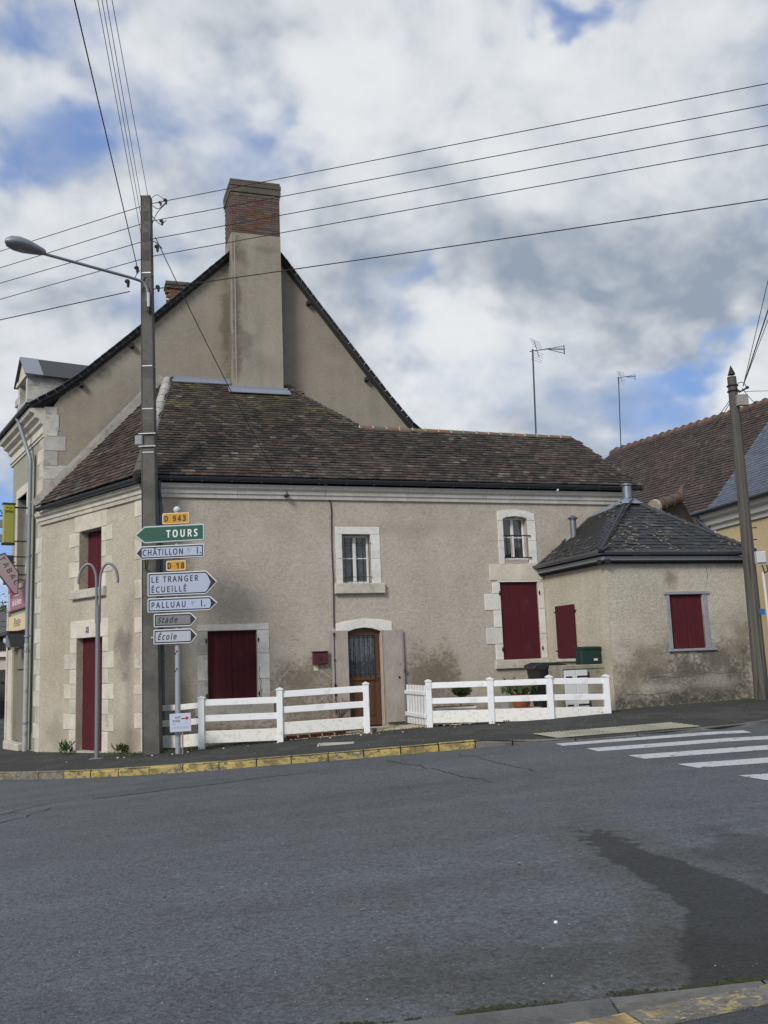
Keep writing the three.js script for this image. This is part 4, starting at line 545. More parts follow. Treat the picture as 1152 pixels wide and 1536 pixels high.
{ // ------------------------------------------------------------ tall house with the bare gable
  const tall = thing('tall_house', 'tall house with a bare grey rendered gable and slate roof behind the corner house', 'house', FG);
  const dT = V(-0.5255, 0, -0.8508), inv = FG.m.clone().invert(), dTl = dT.clone().transformDirection(inv), TG = (x, y, z) => FT.at(x, y, z).applyMatrix4(inv);
  const top = [[-0.34, 7.96], [-0.1, 8.12], [0.35, 8.40], [0.89, 8.84], [2.32, 10.17], [4.46, 12.24], [5.3, 13.06], [5.98, 12.25], [7.0, 10.92], [7.85, 9.83], [8.75, 8.68], [9.45, 7.86], [9.8, 7.6]];
  const wallTop = [[0.0, 7.62], [0.35, 8.2], [0.89, 8.68], [2.32, 10.0], [4.46, 12.06], [5.3, 12.86], [5.98, 12.06], [7.85, 9.64], [9.35, 7.8]];
  const gm = wallTex(1400, 1500, 9.6, 13.4, [0.285, 0.256, 0.207], 0.34, [[4.43, 10.6, 0.2, 2.6, 0.6, [0.10, 0.088, 0.07]], [2.0, 8.2, 0.7, 0.9, 0.4, [0.17, 0.15, 0.115]], [1.6, 7.6, 0.5, 0.7, 0.4, [0.15, 0.13, 0.1]], [1.4, 8.9, 0.25, 0.2, 0.45, [0.14, 0.13, 0.08]], [5.7, 11.4, 0.5, 1.4, 0.4, [0.16, 0.145, 0.12]], [6.6, 10.2, 0.9, 1.2, 0.28, [0.19, 0.17, 0.135]], [3.2, 10.0, 1.0, 1.2, 0.25, [0.2, 0.18, 0.14]], [8.5, 8.2, 0.5, 0.5, 0.3, [0.18, 0.16, 0.13]]], 5.1, { pit: 0.12, streak: 0.5 });
  P(tall, 'gable_wall', extr(polyShape([[0, -0.8], ...wallTop, [9.35, -0.8]]), -0.4, 0), (() => { const m = wallMat(gm, 9.6, 13.4, 0, 0, 0.003); return m; })());
  // roof: thick verge, boards, slate on the street side
  const up = top.map(([x, y]) => V(x, y, 0.10)), dn = top.map(([x, y]) => V(x, y - 0.10, 0.10)), back = dTl.clone().multiplyScalar(4.15), rq = [];
  for (let i = 0; i + 1 < up.length; i++) { const [a, b, c, d] = [up[i], up[i + 1], dn[i + 1], dn[i]], m = (p) => p.clone().add(back); rq.push([a, b, m(b), m(a)], [d, c, m(c), m(d)], [a, d, c, b], [m(a), m(b), m(c), m(d)]); }
  rq.push([up[0], dn[0], dn[0].clone().add(back), up[0].clone().add(back)]);
  P(tall, 'roof', polyGeo(rq), std({ color: lin(0.04, 0.042, 0.05), roughness: 0.6 }));
  srand(201); { // verge slates, one row of them along the edge
    const c = new THREE.CatmullRomCurve3(up.map((p) => p.clone().add(V(0, 0.015, 0.02))), false, 'catmullrom', 0.05), N = 64; for (let i = 0; i < N; i++) { const a = c.getPointAt(i / N), b = c.getPointAt((i + 1) / N - 0.001); P(tall, 'verge_slate', bar(a.add(V(0, rr(0, 0.012), 0)), b, 0.022, 0.2), matFor([0.05 * rr(0.7, 1.3), 0.05 * rr(0.7, 1.2), 0.054])); } }
  P(tall, 'barge_board', extr(polyShape([...top.map(([x, y]) => [x, y - 0.10]), ...top.slice().reverse().map(([x, y]) => [x, y - 0.19])]), 0.005, 0.05), MAT.darkWood);
  for (const [x, y] of [[0.85, 8.6], [2.05, 9.68], [6.62, 11.18], [8.18, 9.16]]) P(tall, 'purlin_end', bbox(x - 0.045, x + 0.045, y - 0.13, y - 0.03, -0.1, 0.17), MAT.darkWood);
  // quoins seen on the gable
  [[4.2, 4.7, 0.3], [4.7, 5.2, 0.46], [5.2, 5.7, 0.3], [5.7, 6.16, 0.3], [6.16, 6.5, 0.6], [6.5, 6.86, 0.32], [6.86, 7.22, 0.5], [7.22, 7.6, 0.31], [7.6, 7.95, 0.3]].forEach(([a, b, w], i) => P(tall, 'quoin', bbox(-0.012, w, a + 0.004, b - 0.004, -0.05, 0.014, 0.006), MAT.greyStone[i % 3]));
  P(tall, 'cornice_return', [sweepX([[0, 7.35], [0.016, 7.35], [0.016, 7.75], [0, 7.75]], 0.0, 0.33)], MAT.greyStone[1]);
  // street front
  const LT = 3.75, s = polyShape([[-LT, -0.9], [0, -0.9], [0, 7.4], [-LT, 7.4]]);
  s.holes.push(new THREE.Path([[-3.0, 3.84], [-1.78, 3.84], [-1.78, 6.15], [-3.0, 6.15]].map((p) => new V2(...p))), new THREE.Path([[-3.1, -0.1], [-1.62, -0.1], [-1.62, 2.25], [-3.1, 2.25]].map((p) => new V2(...p))));
  const fm = wallTex(512, 1024, LT, 8.3, [0.33, 0.33, 0.26], 0.25, [[3.4, 1.2, 1.0, 0.7, 0.5, dirtG], [0.6, 0.9, 0.7, 0.6, 0.4, dirtG]], 2.2, { pit: 0.15 });
  P(tall, 'street_wall', extr(s, -0.4, 0), wallMat(fm, LT, 8.3, -LT, -0.9, 0.003), { F: FT });
  P(tall, 'inner_wall', box(-LT + 0.1, -0.1, -0.9, 7.3, -0.9, -0.86), MAT.under, { F: FT });
  const prof = [[-0.1, 7.2], [0.03, 7.2], [0.03, 7.27], [0.06, 7.27], [0.06, 7.31], [0.03, 7.33], [0.03, 7.5], [0.10, 7.53], [0.12, 7.63], [0.22, 7.67], [0.24, 7.76], [0.33, 7.79], [0.36, 7.88], [-0.1, 7.92]];
  P(tall, 'cornice', sweepX(prof, -LT - 0.25, 0.02), MAT.stone[1], { F: FT });
  P(tall, 'gutter', [rod(V(-LT - 0.35, 7.96, 0.41), V(0.05, 7.96, 0.41), 0.055, 10)], MAT.gutter, { F: FT });
  srand(41); for (let i = 0, y = -0.3; y < 7.1; i++) { const h = 0.36 + rr(-0.02, 0.02); P(tall, 'quoin', bbox(i % 2 ? -0.62 : -0.4, 0.012, y + 0.003, Math.min(7.18, y + h) - 0.003, -0.04, 0.016, 0.006), MAT.stone[i % 3], { F: FT }); y += h; }
  // window: stone frame, flat lintel, balcony railing with flower box
  P(tall, 'window_frame', [bbox(-3.12, -3.0, 3.84, 6.15, -0.2, 0.03), bbox(-1.78, -1.66, 3.84, 6.15, -0.2, 0.03), bbox(-3.12, -1.66, 6.15, 6.4, -0.2, 0.03), bbox(-3.15, -1.62, 3.72, 3.84, -0.2, 0.1)], MAT.stone[1], { F: FT });
  const win = P(tall, 'window', [box(-3.0, -2.94, 3.84, 6.15, -0.3, -0.25), box(-1.84, -1.78, 3.84, 6.15, -0.3, -0.25), box(-2.43, -2.36, 3.84, 6.15, -0.3, -0.245), box(-2.94, -1.84, 6.08, 6.15, -0.3, -0.25), box(-2.94, -1.84, 3.84, 3.92, -0.3, -0.25)], MAT.whitePaint, { F: FT }); for (const [a, b] of [[-2.94, -2.43], [-2.36, -1.84]]) sub(win, 'pane', box(a, b, 3.92, 6.08, -0.285, -0.28), MAT.glass); sub(win, 'curtain', box(-2.95, -1.8, 3.86, 6.12, -0.36, -0.35), flat(0.3, 0.3, 0.32));
  { const g = [bar(V(-3.05, 4.48, 0.32), V(-1.74, 4.48, 0.32), 0.03, 0.02), bar(V(-3.05, 3.9, 0.32), V(-1.74, 3.9, 0.32), 0.03, 0.02)]; for (let i = 0; i <= 11; i++) g.push(rod(V(-3.03 + i * 0.117, 3.9, 0.32), V(-3.03 + i * 0.117, 4.48, 0.32), 0.008)); for (const x of [-3.05, -1.74]) for (const y of [3.9, 4.48]) g.push(rod(V(x, y, 0.32), V(x, y, 0), 0.012)); P(tall, 'balcony_railing', g, MAT.iron, { F: FT }); }
  // shop base: end pilaster, door, hood
  P(tall, 'pilaster', [bbox(-3.74, -3.1, -0.8, 2.2, 0, 0.06), bbox(-3.7, -3.62, -0.8, 3.2, 0.06, 0.10)], MAT.stone[1], { F: FT }); P(tall, 'door', [box(-3.1, -1.62, -0.1, 1.62, -0.12, -0.07), box(-3.1, -1.62, 1.7, 2.25, -0.12, -0.07), box(-3.1, -1.62, 1.62, 1.7, -0.14, -0.12)], flat(0.21, 0.19, 0.155), { F: FT }); P(tall, 'doorstep', bbox(-3.3, -1.4, -0.55, -0.1, -0.3, 0.2, 0.02), MAT.stone[2], { F: FT });
  const dp = P(tall, 'downpipe', [tube([V(-1.25, 7.93, 0.40), V(-1.23, 7.75, 0.34), V(-1.1, 7.2, 0.2), V(-0.98, 6.85, 0.12), V(-0.96, 6.6, 0.11)], 0.05, 10, 20), rod(V(-0.96, 6.62, 0.11), V(-0.98, 2.3, 0.11), 0.05, 12)], MAT.zinc, { F: FT }); sub(dp, 'cast_foot', [rod(V(-0.98, 2.3, 0.11), V(-0.99, -0.35, 0.11), 0.062, 12)], MAT.palePipe); for (const y of [5.4, 4.4, 2.45, 2.1, 0.4]) sub(dp, 'pipe_collar', cyl(0.072, 0.072, 0.05, -0.975, y, 0.11), MAT.zinc);
  P(tall, 'cable', [rod(V(-0.78, 6.9, 0.03), V(-0.8, -0.2, 0.03), 0.014), rod(V(-0.70, 5.3, 0.03), V(-0.72, 0.2, 0.03), 0.01)], MAT.black, { F: FT });
  P(tall, 'paving_slab', bbox(-2.2, -0.3, -0.42, -0.36, -0.1, 0.55, 0.01), MAT.stone[2], { F: FT });
  // stone dormer on the street slope
  const dF = FT, dm = P(tall, 'dormer', [bbox(-3.05, -1.85, 8.1, 8.62, -2.0, 0.05), bbox(-3.05, -2.85, 8.62, 9.3, -2.0, 0.05), bbox(-2.05, -1.85, 8.62, 9.3, -2.0, 0.05)], MAT.greyStone[1], { F: dF });
  for (const [a, b, c, d, k] of [[8.2, 8.6, -0.9, 0.056, 0], [8.6, 8.98, -0.62, 0.056, 1], [8.6, 8.98, -1.4, -0.625, 2], [8.98, 9.14, -1.0, -0.25, 1], [8.98, 9.14, -0.245, 0.056, 0], [8.98, 9.3, -1.9, -1.005, 2], [9.14, 9.3, -1.0, 0.056, 0]]) sub(dm, 'stone', bbox(-1.855, -1.842, a + 0.004, b - 0.004, c + 0.004, d - 0.004, 0.003), MAT.greyStone[k]);
  sub(dm, 'pediment', [extr(polyShape([[-3.12, 9.3], [-1.78, 9.3], [-2.45, 9.84]]), -0.1, 0.06), box(-3.14, -1.76, 9.22, 9.32, -0.1, 0.1)], MAT.stone[1]); sub(dm, 'dark_opening', box(-2.85, -2.05, 8.62, 9.22, -0.2, -0.15), MAT.black);
  sub(dm, 'dormer_roof', [slab([V(-3.22, 9.24, 0.14), V(-2.45, 9.9, 0.14), V(-2.45, 9.9, -2.4), V(-3.22, 9.24, -2.4)], 0.04, V(-1, 1, 0)), slab([V(-2.45, 9.9, -0.3), V(-1.68, 9.24, -0.3), V(-1.68, 9.24, -2.4), V(-2.45, 9.9, -2.4)], 0.04, V(1, 1, 0))], std({ color: lin(0.045, 0.048, 0.055), roughness: 0.6 })); sub(dm, 'zinc_cap', slab([V(-2.45, 9.91, 0.14), V(-1.68, 9.25, 0.14), V(-1.68, 9.25, -0.32), V(-2.45, 9.91, -0.32)], 0.04, V(1, 1, 0)), MAT.zinc);
  sub(dm, 'scroll', [bbox(-3.35, -3.05, 8.2, 8.75, -0.3, 0.02), bbox(-3.42, -3.02, 8.75, 8.95, -0.35, 0.06)], MAT.greyStone[0]);
  // big chimney: rendered shaft, brick courses, weathered cap
  const kz = 4.065 - 3.52, x0 = 2.455 - 0, K = (x) => x; // shaft stands proud of the gable
  const off = FG.o.clone().sub(FM.o).dot(FM.d); const u0 = 2.45 - off, u1 = 3.735 - off, z1 = kz, z0 = -0.5;
  const cm = wallTex(400, 1100, 1.5, 5.4, [0.30, 0.27, 0.22], 0.34, [[0.1, 2.2, 0.16, 2.2, 0.65, [0.085, 0.075, 0.06]], [0.3, 1.7, 0.35, 0.5, 0.5, [0.12, 0.105, 0.085]], [0.25, 3.9, 0.3, 0.6, 0.45, [0.11, 0.1, 0.08]], [0.9, 4.2, 0.6, 0.12, 0.4, [0.15, 0.13, 0.1]], [0.7, 1.1, 0.5, 0.35, 0.3, [0.17, 0.15, 0.12]]], 6.6, { pit: 0.12, streak: 0.6 });
  const ch = P(tall, 'chimney', box(u0, u1, 8.0, 12.68, z0, z1), wallMat(cm, 1.5, 5.4, u0, 8.1, 0.003)); sub(ch, 'mortar', box(u0 + 0.012, u1 - 0.012, 12.68, 13.7, z0 + 0.012, z1 - 0.012), flat(0.2, 0.165, 0.13));
  srand(55); const nr = 16, rh = 1.02 / nr; for (let r = 0; r < nr; r++) { const y = 12.685 + r * rh, n = 6, bw = (u1 - u0) / (n - (r % 2 ? 0 : 0.5)); const bc = () => { const t = rnd(), up2 = r / nr; return t < 0.18 + up2 * 0.25 ? [0.13 * rr(0.7, 1.2), 0.10, 0.08] : [0.122 * rr(0.65, 1.25), 0.070 * rr(0.75, 1.3), 0.053 * rr(0.75, 1.3)]; };
    for (let k = 0; k < n; k++) { const a = u0 + (r % 2 ? k : k - 0.5 * (k > 0 ? 1 : 0)) * bw, b = u0 + (r % 2 ? k + 1 : k + 0.5) * bw; if (a >= u1 - 0.02) continue; const pr = rr(-0.003, 0.004); sub(ch, 'brick', box(Math.max(u0, a) + 0.005, Math.min(u1, b) - 0.005, y + 0.005, y + rh - 0.005, z1 - 0.11, z1 + pr), matFor(bc())); }
    for (let k = 0; k < 4; k++) { const bl = (z1 - 0.115 - z0) / 4, a = z0 + k * bl + (r % 2 ? 0.06 : 0); sub(ch, 'brick', box(u0 + rr(-0.003, 0.003), u0 + 0.11, y + 0.005, y + rh - 0.005, a + 0.005, Math.min(z1 - 0.116, a + bl) - 0.005), matFor(bc())); } }
  const capM = stoneMat([0.115, 0.10, 0.078], 0.7, 57, 0.012); for (const [a, b, e] of [[13.70, 13.80, 0.008], [13.80, 13.97, 0.03], [13.97, 14.09, 0.038], [14.09, 14.17, 0.018]]) sub(ch, 'cap_course', bbox(u0 - e, u1 + e, a + 0.003, b - 0.003, z0 - e, z1 + e, 0.012), capM);
  P(tall, 'flue_strip', box(u0 + 0.06, u0 + 0.085, 8.4, 12.6, z1, z1 + 0.006), MAT.mortar);
  // second chimney seen over the left slope
  const offz = -3.4; const c2x = 1.27 - off, c2 = P(tall, 'rear_chimney', box(c2x, c2x + 0.9, 10.2, 12.62, offz - 0.5, offz - 0.02), MAT.mortar); srand(58);
  for (let r = 0; r < 24; r++) for (let k = 0; k < 4; k++) sub(c2, 'brick', box(c2x - 0.004 + k * 0.23 - (r % 2 ? 0.1 : 0) + 0.005, c2x + (k + 1) * 0.23 - (r % 2 ? 0.1 : 0) - 0.005, 10.9 + r * 0.075, 10.9 + r * 0.075 + 0.065, offz - 0.1, offz + rr(-0.003, 0.004)), matFor([0.17 * rr(0.7, 1.2), 0.085 * rr(0.8, 1.2), 0.05]));
  for (const [a, b, e] of [[12.6, 12.7, 0.04], [12.7, 12.8, 0.07]]) sub(c2, 'cap_course', box(c2x - 0.05 - e, c2x + 0.93 + e, a + 0.002, b - 0.002, offz - 0.5 - e, offz + e), capM);
  // things fixed to the street front
  const cv = (w, h, fn) => { const c = document.createElement('canvas'); c.width = w; c.height = h; fn(c.getContext('2d'), w, h); const t = new THREE.CanvasTexture(c); t.colorSpace = THREE.SRGBColorSpace; return t; };
  const board = thing('shop_board', 'faded pink shop board with white script on the far left front', 'shop sign', FT, [-2.55, 3.2, 0.02]);
  P(board, 'panel', bbox(-1.2, 1.22, 0, 0.66, 0, 0.05), flat(0.33, 0.13, 0.14)); P(board, 'lettering', new THREE.PlaneGeometry(2.36, 0.6).translate(0.01, 0.33, 0.053), std({ roughness: 0.6, map: cv(1024, 260, (k, w, h) => { k.fillStyle = '#9c6a72'; k.fillRect(0, 0, w, h); k.fillStyle = '#8d2f33'; k.beginPath(); k.ellipse(180, 70, 150, 55, 0, 0, 7); k.fill(); k.fillStyle = '#a8b4c4'; k.fillRect(0, 60, 120, 200); k.fillStyle = '#e8e6ea'; k.font = 'italic bold 120px serif'; k.fillText('Bar', 420, 110); k.font = 'italic bold 92px serif'; k.fillText('de la Poste', 260, 215); }) }), { uv: true });
  const post = thing('post_office_panel', 'cream panel lettered Poste below the faded pink board', 'shop sign', FT, [-2.5, 2.66, 0.02]);
  P(post, 'panel', bbox(-1.2, 1.12, 0, 0.42, 0, 0.04), flat(0.55, 0.46, 0.30)); P(post, 'lettering', new THREE.PlaneGeometry(2.2, 0.38).translate(-0.04, 0.21, 0.043), std({ roughness: 0.6, map: cv(1024, 180, (k, w, h) => { k.fillStyle = '#d5c49d'; k.fillRect(0, 0, w, h); k.fillStyle = '#4a2418'; k.font = 'italic bold 150px serif'; k.fillText('Poste', 320, 135); }) }), { uv: true });
  const hood = thing('shop_awning_box', 'dark grey half-open canopy box above the doorway on the left', 'canopy', FT, [-2.6, 2.24, 0.02]);
  P(hood, 'case', [box(-1.15, 0.8, 0.32, 0.4, 0, 0.36), box(-1.15, -1.1, 0, 0.4, 0, 0.36), extr(polyShape([[0, 0], [0.3, 0.0], [0.42, 0.4], [0, 0.4]]), 0.5, 0.54).rotateY(-Math.PI / 2).translate(1.3, 0, 0)], flat(0.05, 0.05, 0.055)); P(hood, 'side_plate', box(0.3, 0.78, 0.0, 0.32, 0.30, 0.34), flat(0.16, 0.165, 0.18)); P(hood, 'lamp', new THREE.SphereGeometry(0.12, 12, 8).translate(-0.3, 0.2, 0.18), flat(0.5, 0.53, 0.6, { roughness: 0.2 }));
  const FS = new Frame(FT.at(-1.5, 0, 0).x, FT.at(-1.5, 0, 0).z, 58.3); // signs stand out square from that front: x back to the wall
  const yel = thing('yellow_projecting_sign', 'tall yellow-green projecting sign with a dark oval emblem, left edge', 'projecting sign', FS, [-0.5, 4.74, 0]);
  P(yel, 'case', extr((() => { const q = rectShape(-0.135, 0.135, 0.04, 1.02); return q; })(), -0.07, 0.07, 0.02), std({ color: lin(0.36, 0.34, 0.08), roughness: 0.35 })); P(yel, 'end_cap', [box(-0.15, 0.15, 0, 0.05, -0.08, 0.08), box(-0.15, 0.15, 1.01, 1.05, -0.08, 0.08)], flat(0.03, 0.045, 0.03)); P(yel, 'emblem', new THREE.PlaneGeometry(0.2, 0.2).translate(0, 0.87, 0.074), std({ map: cv(128, 128, (k) => { k.fillStyle = '#a5a23a'; k.fillRect(0, 0, 128, 128); k.fillStyle = '#2a2c10'; k.beginPath(); k.ellipse(40, 30, 15, 8, 0.4, 0, 7); k.fill(); k.beginPath(); k.ellipse(90, 30, 15, 8, -0.4, 0, 7); k.fill(); k.beginPath(); k.moveTo(70, 35); k.lineTo(84, 62); k.lineTo(64, 58); k.fill(); k.fillRect(6, 74, 116, 34); k.fillStyle = '#a5a23a'; k.beginPath(); k.ellipse(64, 91, 48, 9, 0, 0, 7); k.fill(); k.fillStyle = '#2a2c10'; k.fillRect(30, 85, 68, 10); }) }), { uv: true }); P(yel, 'bracket', [bar(V(0.13, 0.95, 0), V(0.5, 0.95, 0), 0.04, 0.03), bar(V(0.13, 0.1, 0), V(0.5, 0.1, 0), 0.03, 0.03)], MAT.iron);
  const gs = thing('grey_projecting_sign', 'pair of small grey projecting panels left of the yellow sign', 'projecting sign', FS, [-0.82, 4.82, -0.1]); P(gs, 'panel', bbox(-0.3, 0.2, 0, 0.2, -0.03, 0.03), flat(0.26, 0.27, 0.32)); P(gs, 'panel', bbox(-0.3, 0.2, 0.36, 0.56, -0.03, 0.03), flat(0.26, 0.27, 0.32)); P(gs, 'bracket', [bar(V(-0.3, 0.66, 0), V(0.25, 0.66, 0), 0.03, 0.03), rod(V(0.05, 0.56, 0), V(0.05, 0.7, 0), 0.012), new THREE.TorusGeometry(0.13, 0.012, 6, 12, Math.PI / 2).translate(0.05, 0.7, 0)], MAT.iron);
  const tb = thing('tabac_sign', 'grey and pink diamond sign lettered TABAC on the left front', 'projecting sign', FS, [0, 3.5, 0.12]);
  P(tb, 'panel', extr(polyShape([[-0.34, 0.0], [-0.25, 0.02], [-0.25, 0.55], [-0.58, 1.04], [-0.9, 0.92], [-0.9, 0.72]]), -0.09, 0.0, 0.01), flat(0.08, 0.07, 0.075));
  { const sh = new THREE.ShapeGeometry(polyShape([[-0.345, 0.03], [-0.275, 0.045], [-0.275, 0.54], [-0.585, 1.0], [-0.88, 0.89], [-0.88, 0.74]])), p = sh.attributes.position; for (let i = 0; i < p.count; i++) sh.attributes.uv.setXY(i, (p.getX(i) + 0.9) / 0.66, p.getY(i) / 1.05); P(tb, 'lettering', sh.translate(0, 0, 0.004), std({ roughness: 0.6, map: cv(330, 525, (k, w, h) => { const gr = k.createLinearGradient(60, 60, 300, 500); gr.addColorStop(0, '#a9a4a6'); gr.addColorStop(1, '#b58d90'); k.fillStyle = gr; k.fillRect(0, 0, w, h); k.save(); k.translate(118, 60); k.rotate(1.05); k.fillStyle = '#55484c'; k.font = 'bold 92px sans-serif'; ['T', 'A', 'B', 'A', 'C'].forEach((q, i) => k.fillText(q, i * 82, 34)); k.restore(); }) }), { uv: true }); P(tb, 'bracket', [bar(V(-0.25, 0.5, -0.04), V(0.05, 0.5, -0.04), 0.03, 0.03)], MAT.iron); }
  const db = thing('dark_projecting_board', 'dark slate coloured board showing behind the TABAC diamond', 'projecting sign', FS, [-0.43, 4.16, -0.3]); P(db, 'panel', bbox(-0.16, 0.12, 0, 0.36, -0.03, 0.03), flat(0.05, 0.055, 0.075)); P(db, 'bracket', bar(V(0.1, 0.1, 0), V(0.45, 0.1, 0), 0.03, 0.03), MAT.iron);
}
{ // ------------------------------------------------------------ annex
  const an = thing('annex', 'low rendered annex with a dark slate pyramid roof on the right', 'annex', FA);
  const WA = 3.5, s = polyShape([[0.01, -0.3], [WA, -0.3], [WA, 3.44], [0.01, 3.44]]); s.holes.push(new THREE.Path([[1.46, 1.59], [2.27, 1.59], [2.27, 2.71], [1.46, 2.71]].map((p) => new V2(...p))));
  const am1 = wallTex(900, 980, WA, 3.8, [0.46, 0.42, 0.345], 0.3, [[0.9, 1.6, 1.3, 0.55, 0.6, dirtG], [2.6, 1.45, 1.3, 0.85, 0.75, dirtD], [1.5, 1.3, 1.3, 0.6, 0.75, dirtD], [0.4, 1.25, 0.8, 0.7, 0.6, dirtG], [3.2, 2.0, 0.6, 0.9, 0.65, dirtG], [2.2, 0.95, 1.8, 0.42, 0.55, dirtD], [0.8, 0.85, 1.2, 0.35, 0.6, dirtD], [1.5, 3.4, 0.2, 0.32, 0.6, dirtG], [2.4, 1.22, 1.3, 0.16, 0.35, pale], [1.0, 1.12, 0.8, 0.12, 0.35, pale], [1.75, 1.95, 0.9, 0.3, 0.55, dirtG], [3.1, 1.3, 0.6, 0.5, 0.7, dirtD], [1.6, 0.82, 2.4, 0.2, 0.75, dirtK]], 12.4, { pit: 0.24 });
  P(an, 'wall', extr(s, -0.35, 0), wallMat(am1, WA, 3.8, 0, -0.3, 0.007));
  const bm = wallTex(700, 900, 2.75, 3.8, [0.475, 0.432, 0.345], 0.22, [[1.0, 1.55, 0.8, 0.22, 0.55, [0.24, 0.2, 0.145]], [2.3, 1.7, 0.4, 0.5, 0.3, dirtG], [1.4, 3.5, 1.3, 0.3, 0.3, [0.38, 0.33, 0.22]], [1.5, 0.8, 1.6, 0.5, 0.5, dirtG]], 14.2, { pit: 0.2, streak: 0.9 });
  P(an, 'wall', extr(polyShape([[0, -0.3], [2.69, -0.3], [2.69, 3.44], [0, 3.44]]), -0.3, 0), wallMat(bm, 2.75, 3.8, 0, -0.3, 0.007), { F: FB });
  P(an, 'wall', [box(WA - 0.3, WA, -0.3, 3.44, -3.1, -0.36), box(0, WA - 0.31, -0.3, 3.4, -3.1, -2.85)], MAT.stone[2]); P(an, 'ceiling', box(0.05, WA - 0.05, 3.36, 3.40, -2.8, -0.05), MAT.under);
  // shuttered window with its lilac grey frame
  const lilac = paintMat([0.27, 0.27, 0.31], 111), fr = P(an, 'window_frame', [bbox(1.37, 1.46, 1.59, 2.71, -0.1, 0.02), bbox(2.27, 2.38, 1.59, 2.71, -0.1, 0.02), bbox(1.33, 2.44, 2.71, 2.775, -0.1, 0.035), bbox(1.33, 2.5, 1.535, 1.588, -0.1, 0.055)], lilac);
  const bd = (F, x0, x1, y0, y1, z, n, mat) => { const f = P(an, 'shutter', box(x0, x1, y0, y1, z - 0.03, z - 0.012), mat, { F }), w = (x1 - x0) / n; for (let i = 0; i < n; i++) sub(f, 'plank', bbox(x0 + i * w + 0.002, x0 + (i + 1) * w - 0.002, y0, y1, z - 0.012, z + 0.012, 0.004), mat); return f; };
  bd(FA, 1.462, 1.862, 1.6, 2.7, -0.05, 4, MAT.red2); bd(FA, 1.868, 2.268, 1.6, 2.7, -0.05, 4, MAT.red2);
  const s1 = bd(FB, 0.53, 0.935, 1.48, 2.63, 0.045, 3, MAT.red2), s2 = bd(FB, 0.94, 1.34, 1.48, 2.63, 0.045, 3, MAT.red2); for (const y of [1.62, 2.48]) { sub(s1, 'hinge', box(0.48, 0.56, y, y + 0.03, 0.0, 0.06), MAT.iron); sub(s2, 'hinge', box(1.31, 1.39, y, y + 0.03, 0.0, 0.06), MAT.iron); }
  P(an, 'window_sill', bbox(0.4, 1.42, 1.40, 1.465, -0.05, 0.06), MAT.stone[2], { F: FB });
  for (const pts of [[[0.9, 1.02], [1.2, 1.05], [1.45, 1.0], [1.7, 1.04]], [[2.0, 1.05], [2.3, 1.09], [2.55, 1.04], [2.9, 1.07], [3.15, 1.03]], [[0.3, 0.72], [0.8, 0.69], [1.3, 0.73]], [[2.4, 2.9], [2.46, 3.1], [2.42, 3.3]]]) P(an, 'wall_crack', tube(pts.map(([x, y]) => V(x, y, 0.001)), 0.004, 4, 24, 0.1), flat(0.05, 0.045, 0.04));
  // eaves: black board, white fascia, gutter
  const ea = (x0, x1, F) => { P(an, 'fascia', [box(x0, x1, 3.36, 3.395, -0.02, 0.10), box(x0, x1, 3.395, 3.44, -0.02, 0.15)], flat(0.022, 0.022, 0.024), { F }); P(an, 'fascia_trim', sweepX([[0.10, 3.42], [0.16, 3.42], [0.168, 3.465], [0.175, 3.50], [0.10, 3.50]], x0, x1), flat(0.3, 0.31, 0.33), { F }); const sh = []; for (let i = 0; i <= 10; i++) { const a = Math.PI + Math.PI * i / 10; sh.push([Math.cos(a) * 0.06 + 0.235, Math.sin(a) * 0.06 + 3.585]); } for (let i = 10; i >= 0; i--) { const a = Math.PI + Math.PI * i / 10; sh.push([Math.cos(a) * 0.053 + 0.235, Math.sin(a) * 0.053 + 3.585]); } P(an, 'gutter', [sweepX(sh, x0, x1 + 0.06), rod(V(x0, 3.585, 0.295), V(x1 + 0.06, 3.585, 0.295), 0.011, 8)], std({ color: lin(0.16, 0.17, 0.2), roughness: 0.35, metalness: 0.5 }), { F }); };
  ea(-0.17, WA + 0.1, FA); ea(0.02, 2.705 + 0.17, FB);
  // slate roof: a pyramid whose short ridge runs into the house wall
  const bInv = FA.m.clone().invert(), b2 = (x, y, z) => FB.at(x, y, z).applyMatrix4(bInv), m2 = (x, y, z) => FM.at(x, y, z).applyMatrix4(bInv);
  const ov = 0.2, ey = 3.58, ap = V(1.74, 4.98, -1.70), cL = V(-ov, ey, ov), cR = V(WA + 0.1, ey, ov), jL = b2(0.03, ey, 0.2), wl = m2(10.28, 4.76, 0.01), bR = V(WA + 0.1, ey, -3.2), bk = m2(11.0, 4.6, 0.01);
  const nF = V(0, 1.9, 1.4).normalize(), roof = P(an, 'roof', [slab([cL, cR, ap], 0.03, nF), slab([cL, ap, wl, jL], 0.03, V(-1, 1, 0)), slab([cR, bR, ap], 0.03, V(1, 1, 0)), polyGeo([[ap, bR, bk, wl]])], MAT.black);
  const slate = (s, t) => { const k = fbm(s * 2.2, t * 2.2 + 5, 4), l = sstep(0.5, 0.72, fbm(s * 5 + 9, t * 5, 4)); const f = rr(0.65, 1.3) * (0.8 + 0.5 * k), b = rnd() < 0.16 ? [0.034, 0.033, 0.029] : rnd() < 0.05 ? [0.05, 0.05, 0.05] : [0.020, 0.022, 0.027]; return b.map((v, i) => v * f + l * [0.008, 0.0075, 0.006][i] * rr(0.3, 1.5)); };
